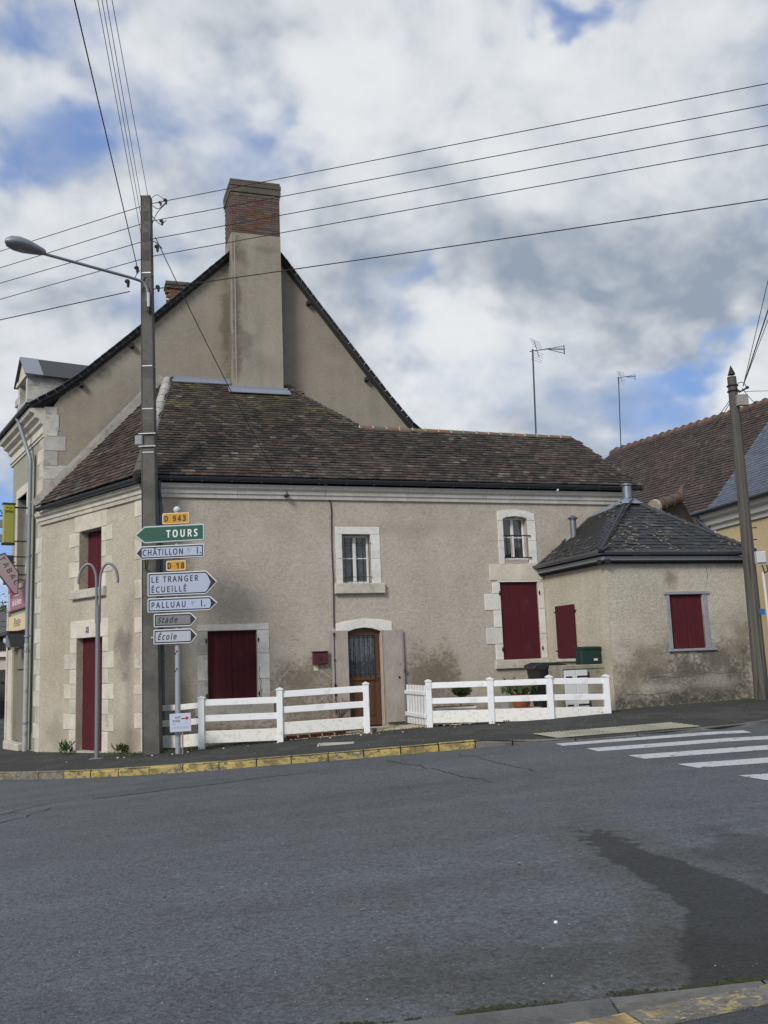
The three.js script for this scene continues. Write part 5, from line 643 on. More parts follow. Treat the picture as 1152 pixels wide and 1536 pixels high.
  const plane = (parent, o, a, b, pts, seed, pieces) => { srand(seed); const es = b.clone().sub(a).normalize(); let n = V(0, 0, 0).crossVectors(es, pts[2].clone().sub(a)).normalize(); if (n.y < 0) n.negate(); const et = V(0, 0, 0).crossVectors(n, es).normalize(); if (et.y < 0) { et.negate(); } const st = (p) => { const d = p.clone().sub(a); return [d.dot(es), d.dot(et)]; }; return layRoof(parent, 'slate', a, es, et, n, pts.map(st), 0.2, 0.135, 0.29, 0.008, (c) => matFor(c, 0.62), slate, { pieces, near: (s, t) => t, jitter: 1.2, instMat: std({ roughness: 0.6 }) }); };
  plane(roof, null, cL, cR, [cL, cR, ap], 121, 160); plane(roof, null, jL, cL, [jL, cL, ap, wl], 122, 130);
  { const N = 420, im = new THREE.InstancedMesh(new THREE.CylinderGeometry(1, 1, 0.15, 7), std({ roughness: 1 }), N), m = new M4(), cc = new THREE.Color(), q = new THREE.Quaternion(), tri = [[cL, cR, ap], [jL, cL, ap], [jL, ap, wl]]; srand(127);
    for (let i = 0; i < N;) { const k = rnd() < 0.68 ? 0 : rnd() < 0.8 ? 1 : 2, [A, B, C] = tri[k]; let u = rnd(), v = rnd(); if (u + v > 1) { u = 1 - u; v = 1 - v; } const p = A.clone().addScaledVector(B.clone().sub(A), u).addScaledVector(C.clone().sub(A), v), n = V(0, 0, 0).crossVectors(B.clone().sub(A), C.clone().sub(A)).normalize(); if (n.y < 0) n.negate(); if (fbm(p.x * 2.4 + 3, p.z * 2.4 + p.y * 2, 4) + rr(-0.15, 0.15) < 0.52) continue; const r = rr(0.012, 0.034); m.compose(p.addScaledVector(n, 0.034), q.setFromUnitVectors(V(0, 1, 0), n), V(r * rr(0.8, 1.7), r * 0.3, r * rr(0.6, 1.2))); im.setMatrixAt(i, m); const f = rr(0.5, 1.1); im.setColorAt(i, rnd() < 0.6 ? cc.setRGB(0.19 * f, 0.185 * f, 0.165 * f) : cc.setRGB(0.1 * f, 0.085 * f, 0.06 * f)); i++; }
    im.name = 'lichen'; im.userData.kind = 'stuff'; im.castShadow = im.receiveShadow = true; roof.add(im); }
  for (const [A, B] of [[cL, ap], [cR, ap]]) P(an, 'hip_strip', rod(A.clone().add(V(0, 0.035, 0)), B.clone().add(V(0, 0.035, 0)), 0.035, 8), flat(0.03, 0.032, 0.038, { roughness: 0.6 }));
  P(an, 'zinc_ridge', slab([wl.clone().add(V(-0.05, -0.02, 0.03)), ap.clone().add(V(-0.16, -0.06, 0.12)), ap.clone().add(V(0, 0.1, 0)), wl.clone().add(V(0.1, 0.09, 0.0))], 0.02, V(-1, 1.4, 0)), MAT.zinc);
  P(an, 'zinc_cap', [new THREE.ConeGeometry(0.36, 0.24, 4, 1).rotateY(Math.PI / 4).translate(ap.x, ap.y + 0.03, ap.z)], MAT.zinc); P(an, 'ridge_vent', [cyl(0.115, 0.105, 0.3, ap.x, ap.y + 0.06, ap.z, 16), cyl(0.14, 0.14, 0.035, ap.x, ap.y + 0.36, ap.z, 16)], std({ color: lin(0.22, 0.25, 0.29), roughness: 0.45, metalness: 0.6 }));
  const vp = m2(9.64, 4.02, 0.34); P(an, 'vent_pipe', [cyl(0.075, 0.075, 0.62, vp.x, vp.y, vp.z, 14), cyl(0.1, 0.1, 0.02, vp.x, vp.y + 0.62, vp.z, 14), new THREE.ConeGeometry(0.13, 0.09, 14).translate(vp.x, vp.y + 0.69, vp.z)], std({ color: lin(0.2, 0.23, 0.28), roughness: 0.45, metalness: 0.6 })); P(an, 'flashing', slab([m2(9.38, 3.98, 0.22), m2(9.58, 3.98, 0.52), m2(9.84, 4.33, 0.45), m2(9.62, 4.33, 0.15)], 0.03, V(-1, 1.4, 0)), MAT.zinc);
  P(an, 'wall_fillet', rod(m2(9.0, 3.62, 0.03), m2(10.25, 4.7, 0.03), 0.055, 8), stoneMat([0.13, 0.12, 0.1], 0.7, 58, 0.01)); srand(19);
  P(an, 'moss_lumps', Array.from({ length: 40 }, () => { const t = rnd() * 0.75, c = m2(8.98, 3.64, 0.1).lerp(m2(9.9, 4.42, 0.08), t); return new THREE.IcosahedronGeometry(rr(0.015, 0.045), 0).translate(c.x + rr(-0.04, 0.04), c.y + rr(-0.02, 0.05), c.z + rr(-0.03, 0.08)); }), flat(0.04, 0.037, 0.022), { kind: 'stuff' });
}
{ // ------------------------------------------------------------ houses to the right and behind
  const tl = thing('tiled_roof_house', 'house with a long dark brown tiled roof behind the slate annex', 'house', new Frame(10.26, -42, 154.3)); // x along the ridge, towards us
  const F = { es: V(1, 0, 0) }, L = 11, ry = 10.3, sl = 1.0, dep = 7.2, o = V(-0.6, ry - dep * sl, dep), et = V(0, 1, -1).normalize(), n = V(0, 1, 1).normalize();
  P(tl, 'wall', box(-0.2, L - 0.2, -1, ry - dep * sl + 0.3, -dep + 0.4, dep - 0.4), flat(0.4, 0.36, 0.29));
  P(tl, 'gable', extr(polyShape([[-dep + 0.4, 2.8], [dep - 0.4, 2.8], [0, ry - 0.15]]), -0.2, 0).rotateY(Math.PI / 2), flat(0.4, 0.36, 0.29));
  const roof = P(tl, 'roof', [slab([V(-0.6, ry - dep * sl, dep), V(L, ry - dep * sl, dep), V(L, ry, 0), V(0, ry, 0)], 0.08, n), slab([V(-0.6, ry - dep * sl, -dep), V(L, ry - dep * sl, -dep), V(L, ry, 0), V(0, ry, 0)], 0.08, V(0, 1, -1))], MAT.under); srand(131);
  const geo = tileGeo(0.205, 0.026, 0.30); const hgt = dep * Math.SQRT2;
  layRoof(roof, 'roof_tile', o, V(1, 0, 0), et, n, [[0, 0], [L + 0.5, 0], [L + 0.5, hgt], [0.6, hgt]], 0.21, 0.165, 0.30, 0.022, (c) => matFor(c), (s, t) => { const k = fbm(s * 0.8, t * 0.9, 4), r = rnd(), f = (0.7 + 0.6 * k) * rr(0.8, 1.2); return (r < 0.3 ? [0.058, 0.046, 0.042] : r < 0.95 ? [0.088, 0.064, 0.056] : [0.12, 0.085, 0.07]).map((v) => v * f); }, { geo, jitter: 1, tilt: 0.14, instMat: std({ map: tileMap2, roughness: 0.92 }) });
  for (let i = 0; i < 26; i++) P(roof, 'ridge_tile', [rod(V(i * 0.42, ry + 0.0, 0), V(i * 0.42 + 0.41, ry + 0.03, 0), 0.15, 10), rod(V(i * 0.42 + 0.32, ry + 0.02, 0), V(i * 0.42 + 0.42, ry + 0.03, 0), 0.185, 10)], matFor([0.13 * rr(0.8, 1.2), 0.09 * rr(0.8, 1.2), 0.07]));
  // the small ridge with a mortared end tile between annex and roof
  const rg = thing('rear_outhouse', 'clay ridge end with round pale mortar face behind the annex roof', 'outbuilding', new Frame(6.97, -24.4, 90));
  const up = V(0, 5.22, 0), far = V(0.86, 5.54, -0.62), dir = far.clone().sub(up); P(rg, 'roof', [slab([up, far, V(2.4, 3.4, -2.2), V(1.5, 3.0, -1.2)], 0.06, V(1, 1, 0)), slab([up, far, V(-0.2, 3.2, -2.6), V(-1.2, 3.0, -1.6)], 0.06, V(-1, 1, 0))], matFor([0.06, 0.045, 0.04])); P(rg, 'wall', box(-1.0, 1.6, -0.5, 3.1, -2.4, -1.0), MAT.stone[2]);
  for (let i = 0; i < 3; i++) P(rg, 'ridge_tile', [rod(up.clone().addScaledVector(dir, i * 0.31), up.clone().addScaledVector(dir, i * 0.31 + 0.31), 0.14, 14), rod(up.clone().addScaledVector(dir, i * 0.31 + 0.25), up.clone().addScaledVector(dir, i * 0.31 + 0.31), 0.168, 14)], matFor([[0.11, 0.075, 0.058], [0.1, 0.08, 0.066], [0.115, 0.07, 0.052]][i]));
  const e1 = up.clone().addScaledVector(dir, 0.95); P(rg, 'horn_tile', new THREE.CylinderGeometry(0.03, 0.13, 0.34, 12, 1, true).rotateZ(-0.35).translate(e1.x + 0.06, e1.y + 0.16, e1.z), matFor([0.13, 0.09, 0.075])); P(rg, 'mortar_face', rod(up.clone().addScaledVector(dir, -0.06), up.clone().addScaledVector(dir, 0.03), 0.185, 18), stoneMat([0.40, 0.37, 0.31], 0.4, 59));
  // cream house with slate mansard
  const FC = new Frame(9.5, -28, 168), cr = thing('cream_house', 'cream rendered house with a blue slate roof and dormer at the right edge', 'house', FC);
  const cmap = wallTex(600, 512, 9, 6.2, [0.56, 0.45, 0.27], 0.16, [[1, 3.2, 1.0, 0.6, 0.25, [0.4, 0.33, 0.21]]], 17.7, { pit: 0.1 });
  P(cr, 'wall', box(0.1, 8, -0.5, 5.14, -7, 0), wallMat(cmap, 9, 6.2, 0, -0.5, 0.003));
  P(cr, 'corner_strip', bbox(0.08, 0.42, 0, 4.95, -0.02, 0.03), MAT.whitePaint); P(cr, 'cornice', sweepX([[-0.05, 4.95], [0.06, 4.95], [0.08, 5.06], [0.16, 5.1], [0.18, 5.24], [0.30, 5.3], [0.32, 5.4], [-0.05, 5.42]], -0.05, 8), std({ color: lin(0.62, 0.6, 0.56), roughness: 0.7 }));
  P(cr, 'gutter', [rod(V(-0.25, 5.47, 0.40), V(8, 5.47, 0.40), 0.065, 10)], MAT.gutter); P(cr, 'downpipe', [tube([V(0.02, 5.42, 0.38), V(0.06, 5.2, 0.28), V(0.2, 5.0, 0.1), V(0.24, 4.8, 0.08)], 0.045, 8, 12), rod(V(0.24, 4.85, 0.08), V(0.24, 0, 0.08), 0.045, 10)], MAT.pipe);
  const bands = [[0.40, 5.44], [-0.1, 5.62], [-0.47, 5.93], [-3.6, 9.68]];
  const rf = P(cr, 'roof', [...bands.slice(0, -1).map(([z0, y0], i) => slab([V(-0.12, y0, z0), V(8, y0, z0), V(8, bands[i + 1][1], bands[i + 1][0]), V(-0.12, bands[i + 1][1], bands[i + 1][0])], 0.06, V(0, 1, 1)))], std({ color: lin(0.05, 0.06, 0.08) }));
  P(cr, 'gable', polyGeo([[V(0.12, 4.9, 0.1), V(0.12, 5.9, -0.5), V(0.12, 9.6, -3.6), V(0.12, 5.9, -6.8), V(0.12, 4.9, -7)]]), MAT.stone[1]); srand(141);
  bands.slice(0, -1).forEach(([z0, y0], i) => { const [z1, y1] = bands[i + 1], L = Math.hypot(z1 - z0, y1 - y0), e2 = V(0, y1 - y0, z1 - z0).normalize(), n2 = V(0, e2.z < 0 ? -e2.z : e2.z, e2.y); layRoof(rf, 'slate', V(-0.14, y0, z0), V(1, 0, 0), e2, n2, [[0, 0], [8, 0], [8, L], [0, L]], 0.22, 0.12, 0.26, 0.009, (c) => matFor(c, 0.5), () => { const f = rr(0.75, 1.25); return [0.072 * f, 0.092 * f, 0.13 * f]; }, { jitter: 0.4, instMat: std({ roughness: 0.5 }) }); });
  const dm = P(cr, 'dormer', [bbox(3.2, 4.25, 5.6, 6.35, -1.8, -0.3)], std({ color: lin(0.6, 0.58, 0.53), roughness: 0.7 })); sub(dm, 'pediment', [slab([V(3.0, 6.32, -0.18), V(3.73, 6.8, -0.18), V(3.73, 6.8, -2), V(3.0, 6.32, -2)], 0.09, V(-1, 1.5, 0)), slab([V(4.45, 6.32, -0.18), V(3.73, 6.8, -0.18), V(3.73, 6.8, -2), V(4.45, 6.32, -2)], 0.09, V(1, 1.5, 0)), polyGeo([[V(3.1, 6.32, -0.25), V(4.35, 6.32, -0.25), V(3.73, 6.72, -0.25)]])], std({ color: lin(0.6, 0.58, 0.54), roughness: 0.7 }));
  // television aerials
  const aerial = (name, label, base, h, head, dirx, len) => { const t = thing(name, label, 'TV aerial', W0, base, 'TV aerials on the roofs'); const met = std({ color: lin(0.07, 0.08, 0.1), roughness: 0.5, metalness: 0.6 }); P(t, 'mast', rod(V(0, -0.3, 0), V(head[0], h, head[1]), 0.022, 8), met); const c = V(head[0], h - 0.05, head[1]), d = V(dirx[0], -0.12, dirx[1]).normalize(), sd = V(-d.z, 0, d.x), g = [rod(c.clone().addScaledVector(d, -0.1 * len), c.clone().addScaledVector(d, 0.45 * len), 0.012)]; P(t, 'boom', g, met);
    const f = []; const a0 = c.clone().addScaledVector(d, 0.45 * len); for (const y of [-0.10, 0.0, 0.10]) f.push(rod(a0, c.clone().addScaledVector(d, len).add(V(0, y - 0.08, 0)), 0.008)); f.push(rod(c.clone().addScaledVector(d, len).add(V(0, -0.2, 0)), c.clone().addScaledVector(d, len).add(V(0, 0.04, 0)), 0.014)); for (let i = 0; i < 9; i++) { const p = a0.clone().lerp(c.clone().addScaledVector(d, len), (i + 0.5) / 9).add(V(0, -0.06 * i / 9, 0)); f.push(rod(p.clone().addScaledVector(sd, -0.12), p.clone().addScaledVector(sd, 0.12), 0.004, 4)); } P(t, 'directors', f, met);
    const r = []; for (const y of [-1, 1]) for (let i = 0; i < 5; i++) { const p = c.clone().addScaledVector(d, 0.18 * len * (1 - i * 0.12)).add(V(0, y * (0.06 + i * 0.055), 0)); r.push(rod(p.clone().addScaledVector(sd, -0.26), p.clone().addScaledVector(sd, 0.26), 0.004, 4)); } r.push(rod(c.clone().addScaledVector(d, 0.2 * len).add(V(0, -0.2, 0)), c.clone().addScaledVector(d, 0.06 * len).add(V(0, 0.28, 0)), 0.008)); P(t, 'reflector', r, met); };
  aerial('tv_aerial', 'tall thin TV aerial standing over the corner house ridge', [4.05, 7.15, -24.6], 2.45, [0.06, 0], [0.75, 0.65], 0.95);
  aerial('tv_aerial', 'shorter looking TV aerial on the end of the long dark tiled ridge', [10.46, 10.3, -41.2], 3.25, [0.12, 0.1], [0.6, 0.8], 0.9);
}
{ // ------------------------------------------------------------ poles, lamp, wires
  const conc = stoneMat([0.105, 0.101, 0.094], 0.7, 151, 0.006), bx = -4.62, bz = -18.95, by = gY(bx, bz, PAV);
  const pole = thing('concrete_pole', 'tall dark stained concrete utility pole at the house corner', 'utility pole', W0, [bx, by, bz]);
  const H = 11.42, tx = -0.125; const sec = (y, w, d) => { const t = y / H; return [[-w / 2, -d / 2], [w / 2, -d / 2], [w / 2, d / 2], [-w / 2, d / 2]].map(([a, b]) => V(a + tx * t, y, b)); };
  const wd = (y) => lerp(0.315, 0.185, y / H), ds = (y) => lerp(0.30, 0.2, y / H);
  const taper = (y0, y1) => { const a = sec(y0, wd(y0), ds(y0)), b = sec(y1, wd(y1), ds(y1)); return polyGeo([[a[3], a[2], b[2], b[3]], [a[1], a[0], b[0], b[1]], [a[2], a[1], b[1], b[2]], [a[0], a[3], b[3], b[0]], b.slice().reverse(), a]); };
  P(pole, 'shaft', taper(-0.3, H), conc); const wr = V(0, 0, 0);
  P(pole, 'edge_rib', [0, 1].flatMap((k) => [rod(sec(0, wd(0), ds(0) + 0.0)[3 - k], sec(H, wd(H), ds(H))[3 - k], 0.012, 6)]), conc);
  for (const y of [10.95, 10.48, 10.08]) { const t = tx * y / H; P(pole, 'recess', box(t - wd(y) * 0.28, t + wd(y) * 0.28, y - 0.1, y + 0.12, ds(y) / 2 - 0.01, ds(y) / 2 + 0.003), MAT.black); }
  for (const y of [9.7, 7.7, 6.8, 5.9]) { const t = tx * y / H, w = wd(y) / 2 + 0.006, d = ds(y) / 2 + 0.006; P(pole, 'steel_band', [box(t - w, t + w, y, y + 0.022, d - 0.004, d), box(t - w, t - w + 0.004, y, y + 0.022, -d, d), box(t + w - 0.004, t + w, y, y + 0.022, -d, d)], std({ color: lin(0.4, 0.4, 0.4), roughness: 0.4, metalness: 0.7 })); }
  { const y = 6.05, t = tx * y / H; P(pole, 'fuse_box', [bbox(t - 0.25, t - 0.1, y, y + 0.2, 0.08, 0.19, 0.02)], flat(0.3, 0.31, 0.33)); P(pole, 'steel_band', box(t - 0.18, t + 0.16, y + 0.23, y + 0.25, 0.13, 0.165), std({ color: lin(0.45, 0.45, 0.45), roughness: 0.4, metalness: 0.7 })); P(pole, 'steel_band', box(t - 0.18, t + 0.16, y - 0.03, y - 0.01, 0.13, 0.165), std({ color: lin(0.45, 0.45, 0.45), roughness: 0.4, metalness: 0.7 })); }
  P(pole, 'lamp_fuse_tube', [cyl(0.03, 0.03, 0.3, -0.045, 8.95, 0.16, 12)], flat(0.55, 0.55, 0.55)); P(pole, 'lamp_fuse_tube', [cyl(0.033, 0.028, 0.1, -0.045, 8.84, 0.16, 12)], MAT.black);
  P(pole, 'number_peg', [cyl(0.02, 0.02, 0.03, 0.03, 2.2, 0.16, 8)], flat(0.6, 0.6, 0.6));
  // street lamp on its bent arm
  const lampT = thing('street_lamp', 'grey cobra-head street lamp on a long arm from the concrete pole', 'street lamp', W0, [bx, 9.2, bz]);
  const head = V(-6.75 - bx, 0.24, -16.6 - bz), neck = V(-6.28 - bx, 0.27, -17.3 - bz), gal = std({ color: lin(0.26, 0.28, 0.31), roughness: 0.5, metalness: 0.5 });
  P(lampT, 'arm', tube([V(-0.06, -0.18, 0.15), V(-0.07, 0.08, 0.16), V(-0.16, 0.24, 0.2), V(-0.36, 0.27, 0.38), neck.clone().lerp(V(-0.36, 0.27, 0.38), 0.5), neck], 0.03, 10, 50, 0.3), gal);
  { const ax = head.clone().sub(neck), L = ax.length(), u = ax.clone().normalize(), sd = V(-u.z, 0, u.x).normalize(), up = V(0, 1, 0); const pos = [], idx = [], N = 16, prof = [[0, 0.055, 0.055], [0.04, 0.075, 0.075], [0.25, 0.13, 0.11], [0.5, 0.18, 0.145], [0.72, 0.185, 0.15], [0.88, 0.14, 0.12], [0.97, 0.06, 0.06], [1.0, 0.004, 0.004]];
    const shell = (flip) => { const pos = []; const ring = ([t, w, h]) => Array.from({ length: N + 1 }, (_, i) => { const a = Math.PI * i / N * (flip ? -1 : 1); return neck.clone().addScaledVector(u, t * L).addScaledVector(sd, Math.cos(a) * w).addScaledVector(up, Math.sin(a) * h * (flip ? 0.75 : 1) + 0.02 - 0.06 * Math.sin(t * 2.2) * 0.3); }); const f = []; for (let k = 0; k + 1 < prof.length; k++) { const a = ring(prof[k]), b = ring(prof[k + 1]); for (let i = 0; i < N; i++) f.push([a[i], b[i], b[i + 1], a[i + 1]]); } const g = mergeVertices(polyGeo(f).deleteAttribute('normal')); g.computeVertexNormals(); return g; };
    P(lampT, 'lamp_housing', shell(false), gal); P(lampT, 'lens', shell(true), std({ color: lin(0.2, 0.21, 0.23), roughness: 0.25 })); }
  // wires
  const wireM = flat(0.014, 0.014, 0.016, { roughness: 0.7 });
  const sag = (a, b, s, n = 14) => Array.from({ length: n + 1 }, (_, i) => { const t = i / n; return V(lerp(a.x, b.x, t), lerp(a.y, b.y, t) - s * 4 * t * (1 - t), lerp(a.z, b.z, t)); });
  const ext = (a, b, k) => a.clone().lerp(b, k), wire = (label, a, b, r, s, group, name = 'overhead_wire') => solo(name, label, 'wire', tube(sag(a, b, s), r, 5, 24), wireM, W0, group);
  const px = (y) => bx + tx * y / H;
  const WR = [[11.25, V(6.92, 11.2, -15.34)], [10.86, V(6.9, 10.83, -15.38)], [10.46, V(6.85, 10.43, -15.36)], [10.08, V(6.8, 10.05, -15.31)]], ord = ['topmost', 'second from top', 'third from top', 'fourth from top'];
  WR.forEach(([y, e], i) => { const p = V(px(y) + 0.1, y, bz); wire(ord[i] + ' of the bare wires running right from the concrete pole', p, ext(p, e, 1.25), 0.0085, 0.0, 'bare wires to the right of the pole'); });
  [[11.2, V(-8.6, 11.2, -20.87)], [10.81, V(-8.6, 10.8, -20.88)], [10.41, V(-8.56, 10.4, -20.81)], [10.03, V(-8.53, 10.0, -20.77)]].forEach(([y, e], i) => { const p = V(px(y) - 0.1, y, bz); wire(ord[i] + ' of the bare wires running left past the lamp', p, ext(p, e, 1.4), 0.0085, 0.0, 'bare wires to the left of the pole'); });
  { const y = 9.36, p = V(px(y) + 0.12, y, bz); wire('thick black cable crossing the chimney below the four bare wires', p, ext(p, V(6.94, 9.35, -15.86), 1.25), 0.0105, 0.03, null, 'overhead_cable'); wire('lowest cable at far left, below the lamp arm', V(px(9.5) - 0.45, 9.45, bz - 0.3), ext(V(px(9.5) - 0.45, 9.45, bz - 0.3), V(-8.41, 9.4, -20.48), 1.4), 0.011, 0.0, null, 'overhead_cable'); }
  { const p = V(px(9.79) - 0.2, 9.79, bz), e = V(-3.59, 9.8, -10.76); wire('thick twisted black cable rising to the top left corner', p, ext(p, e, 1.1), 0.0095, 0.0, null, 'overhead_cable'); }
  [[V(-3.79, 11.0, -12.35), 10.4], [V(-3.73, 11.0, -12.35), 10.8], [V(-3.67, 11, -12.36), 11.2], [V(-3.59, 11, -12.36), 11.38]].forEach(([e, y], i) => { const p = V(px(y) + (i === 3 ? 0.04 : -0.09), y, bz + 0.05); wire(['leftmost', 'second from left', 'third from left', 'rightmost'][i] + ' of four thin wires rising steeply from the pole top', p, ext(p, e, 1.1), 0.0055, 0.0, 'four wires rising over the street'); });
  const drop = V(-2.07, 5.16, -20.22); wire('service cable slanting from the pole down to the house cornice', V(px(10.5) + 0.17, 10.5, bz), drop, 0.0095, 0.12, null, 'service_cable');
  // insulators and clamps
  for (const [x, y, z, s] of [[0.42, 11.28, 0.14, 1], [0.3, 11.25, 0.1, 0.8], [0.33, 10.84, 0.1, 1], [0.22, 10.3, 0.05, 1.2], [-0.2, 9.85, 0.05, 1.2], [-0.35, 9.5, 0.2, 1.3], [0.25, 9.4, 0.1, 1.1]]) P(pole, 'insulator', [new THREE.SphereGeometry(0.035 * s, 8, 6).scale(1.2, 1, 1).translate(x + tx, y, z), cyl(0.018 * s, 0.03 * s, 0.09 * s, x + tx + 0.02, y - 0.1 * s, z, 8)], MAT.black);
  P(pole, 'jumper_wire', [tube([V(0.0, 11.2, 0.1), V(0.15, 11.1, 0.12), V(0.3, 11.24, 0.1)], 0.008, 5), tube([V(0.0, 11.0, 0.1), V(0.05, 10.9, 0.15), V(0.2, 10.75, 0.12), V(0.31, 10.85, 0.1)], 0.008, 5), tube([V(0.28, 11.2, 0.1), V(0.12, 11.0, 0.12), V(0.02, 10.75, 0.12), V(-0.03, 10.4, 0.12)], 0.008, 5), tube([V(-0.25, 9.8, 0.05), V(-0.33, 9.62, 0.1), V(-0.2, 9.5, 0.12), V(-0.12, 9.62, 0.12)], 0.008, 5), tube([V(0.02, 10.4, 0.1), V(0.1, 10.36, 0.1), V(0.22, 10.24, 0.06)], 0.01, 5), tube([V(-0.02, 11.35, 0.08), V(0.12, 11.42, 0.1), V(0.3, 11.28, 0.1)], 0.006, 5)], MAT.black);
  P(pole, 'climbing_hook', [rod(V(-0.1, 3.55, 0.16), V(-0.1, 3.8, 0.2), 0.012), rod(V(-0.13, 3.56, 0.19), V(-0.05, 3.56, 0.19), 0.012)], MAT.iron);

  // wooden pole at the right
  const wx = 7.62, wz = -20.12, wy = gY(wx, wz, PAV); const woodT = tex(256, 512, (u, v) => { const g = tn(u, v * 0.12, 40, 3, 161), k = sstep(0.62, 0.72, tn(u, v * 0.3, 16, 3, 163)); const f = 0.55 + 0.9 * (g - 0.3) - 0.4 * k; return [0.135 * f, 0.125 * f, 0.11 * f]; });
  const wp = thing('wooden_pole', 'weathered wooden telephone pole with pointed top beside the annex', 'utility pole', W0, [wx, wy, wz]);
  const Hw = 7.65 - wy, lean = [0.1, 0]; const shaft = new THREE.CylinderGeometry(0.095, 0.152, Hw - 0.2, 18, 1).translate(0, (Hw - 0.2) / 2 - 0.1, 0); P(wp, 'shaft', shaft, std({ map: rep(woodT, 2, 1), roughness: 0.95, bumpMap: rep(fineBump, 6, 1), bumpScale: 0.006 }), { uv: true }); P(wp, 'pointed_top', new THREE.ConeGeometry(0.1, 0.22, 4).rotateY(0.6).translate(0, Hw - 0.14, 0), MAT.darkWood);
  for (const y of [Hw - 0.5, Hw - 0.62]) P(wp, 'steel_band', new THREE.TorusGeometry(0.115, 0.012, 6, 18).rotateX(Math.PI / 2).translate(0, y, 0), MAT.iron);
  P(wp, 'junction_box', bbox(0.0, 0.24, Hw - 0.98, Hw - 0.74, 0.08, 0.2), stoneMat([0.28, 0.27, 0.25], 0.5, 165)); P(wp, 'bracket', [rod(V(0.1, Hw - 0.66, 0.05), V(0.27, Hw - 0.58, 0.1), 0.02), new THREE.SphereGeometry(0.035, 8, 6).translate(0.28, Hw - 0.57, 0.1), new THREE.TorusGeometry(0.1, 0.008, 5, 12).translate(0.15, Hw - 0.55, 0.1), tube([V(0.24, Hw - 0.98, 0.1), V(0.3, Hw - 1.15, 0.1), V(0.22, Hw - 1.3, 0.1)], 0.007, 5)], MAT.black);
  P(wp, 'conduit', [rod(V(0.22, 2.6, 0.12), V(0.25, -0.05, 0.18), 0.03, 10), box(0.19, 0.31, -0.05, 0.22, 0.1, 0.24)], flat(0.62, 0.6, 0.55)); P(wp, 'meter_box', bbox(0.08, 0.28, 2.78, 3.03, 0.08, 0.24, 0.02), flat(0.5, 0.52, 0.54)); P(wp, 'box_cables', [tube([V(0.2, 2.75, 0.15), V(0.22, 2.66, 0.17), V(0.24, 2.6, 0.14)], 0.014, 5), tube([V(0.3, 2.75, 0.15), V(0.3, 2.62, 0.17), V(0.22, 2.58, 0.15)], 0.014, 5)], MAT.black); P(wp, 'blue_tag', box(0.05, 0.17, 1.72, 1.84, 0.135, 0.155), flat(0.02, 0.12, 0.3)); P(wp, 'step_bolt', [rod(V(0.1, 3.55, 0), V(0.22, 3.55, 0.02), 0.014), rod(V(0.1, 3.3, 0), V(0.2, 3.3, 0.02), 0.014)], MAT.iron);
  const top = V(wx, 7.15, wz); for (const [e, r, l] of [[V(6.86, 7.9, -16), 0.007, 'thin wire leaving the wooden pole up right, steepest of three'], [V(6.8, 7.34, -16), 0.012, 'thick black cable leaving the wooden pole up right'], [V(7.21, 7.52, -17), 0.007, 'thin wire leaving the wooden pole up right, least steep of three']]) { const p = V(wx + 0.2, 7.12, wz + 0.08); wire(l, p, ext(p, e, 1.5), r, 0, 'wires at the wooden pole'); }
  wire('level thin wire from the wooden pole to the right edge', V(wx + 0.25, 7.02, wz), V(9.6, 7.05, -20.3), 0.006, 0, 'wires at the wooden pole');
  wire('left one of two wires from the wooden pole down over the tiled ridge', V(wx - 0.08, 6.85, wz), V(12.0, 9.95, -36), 0.008, 0.25, 'wires from the wooden pole to the tiled house'); wire('right one of two wires from the wooden pole down over the tiled ridge', V(wx - 0.08, 6.8, wz), V(12.25, 9.85, -36), 0.008, 0.25, 'wires from the wooden pole to the tiled house'); wire('wire from the wooden pole slanting down right to the tiled roof', V(wx + 0.2, 7.1, wz), V(13.85, 10.2, -34), 0.008, 0.1, 'wires at the wooden pole');
}
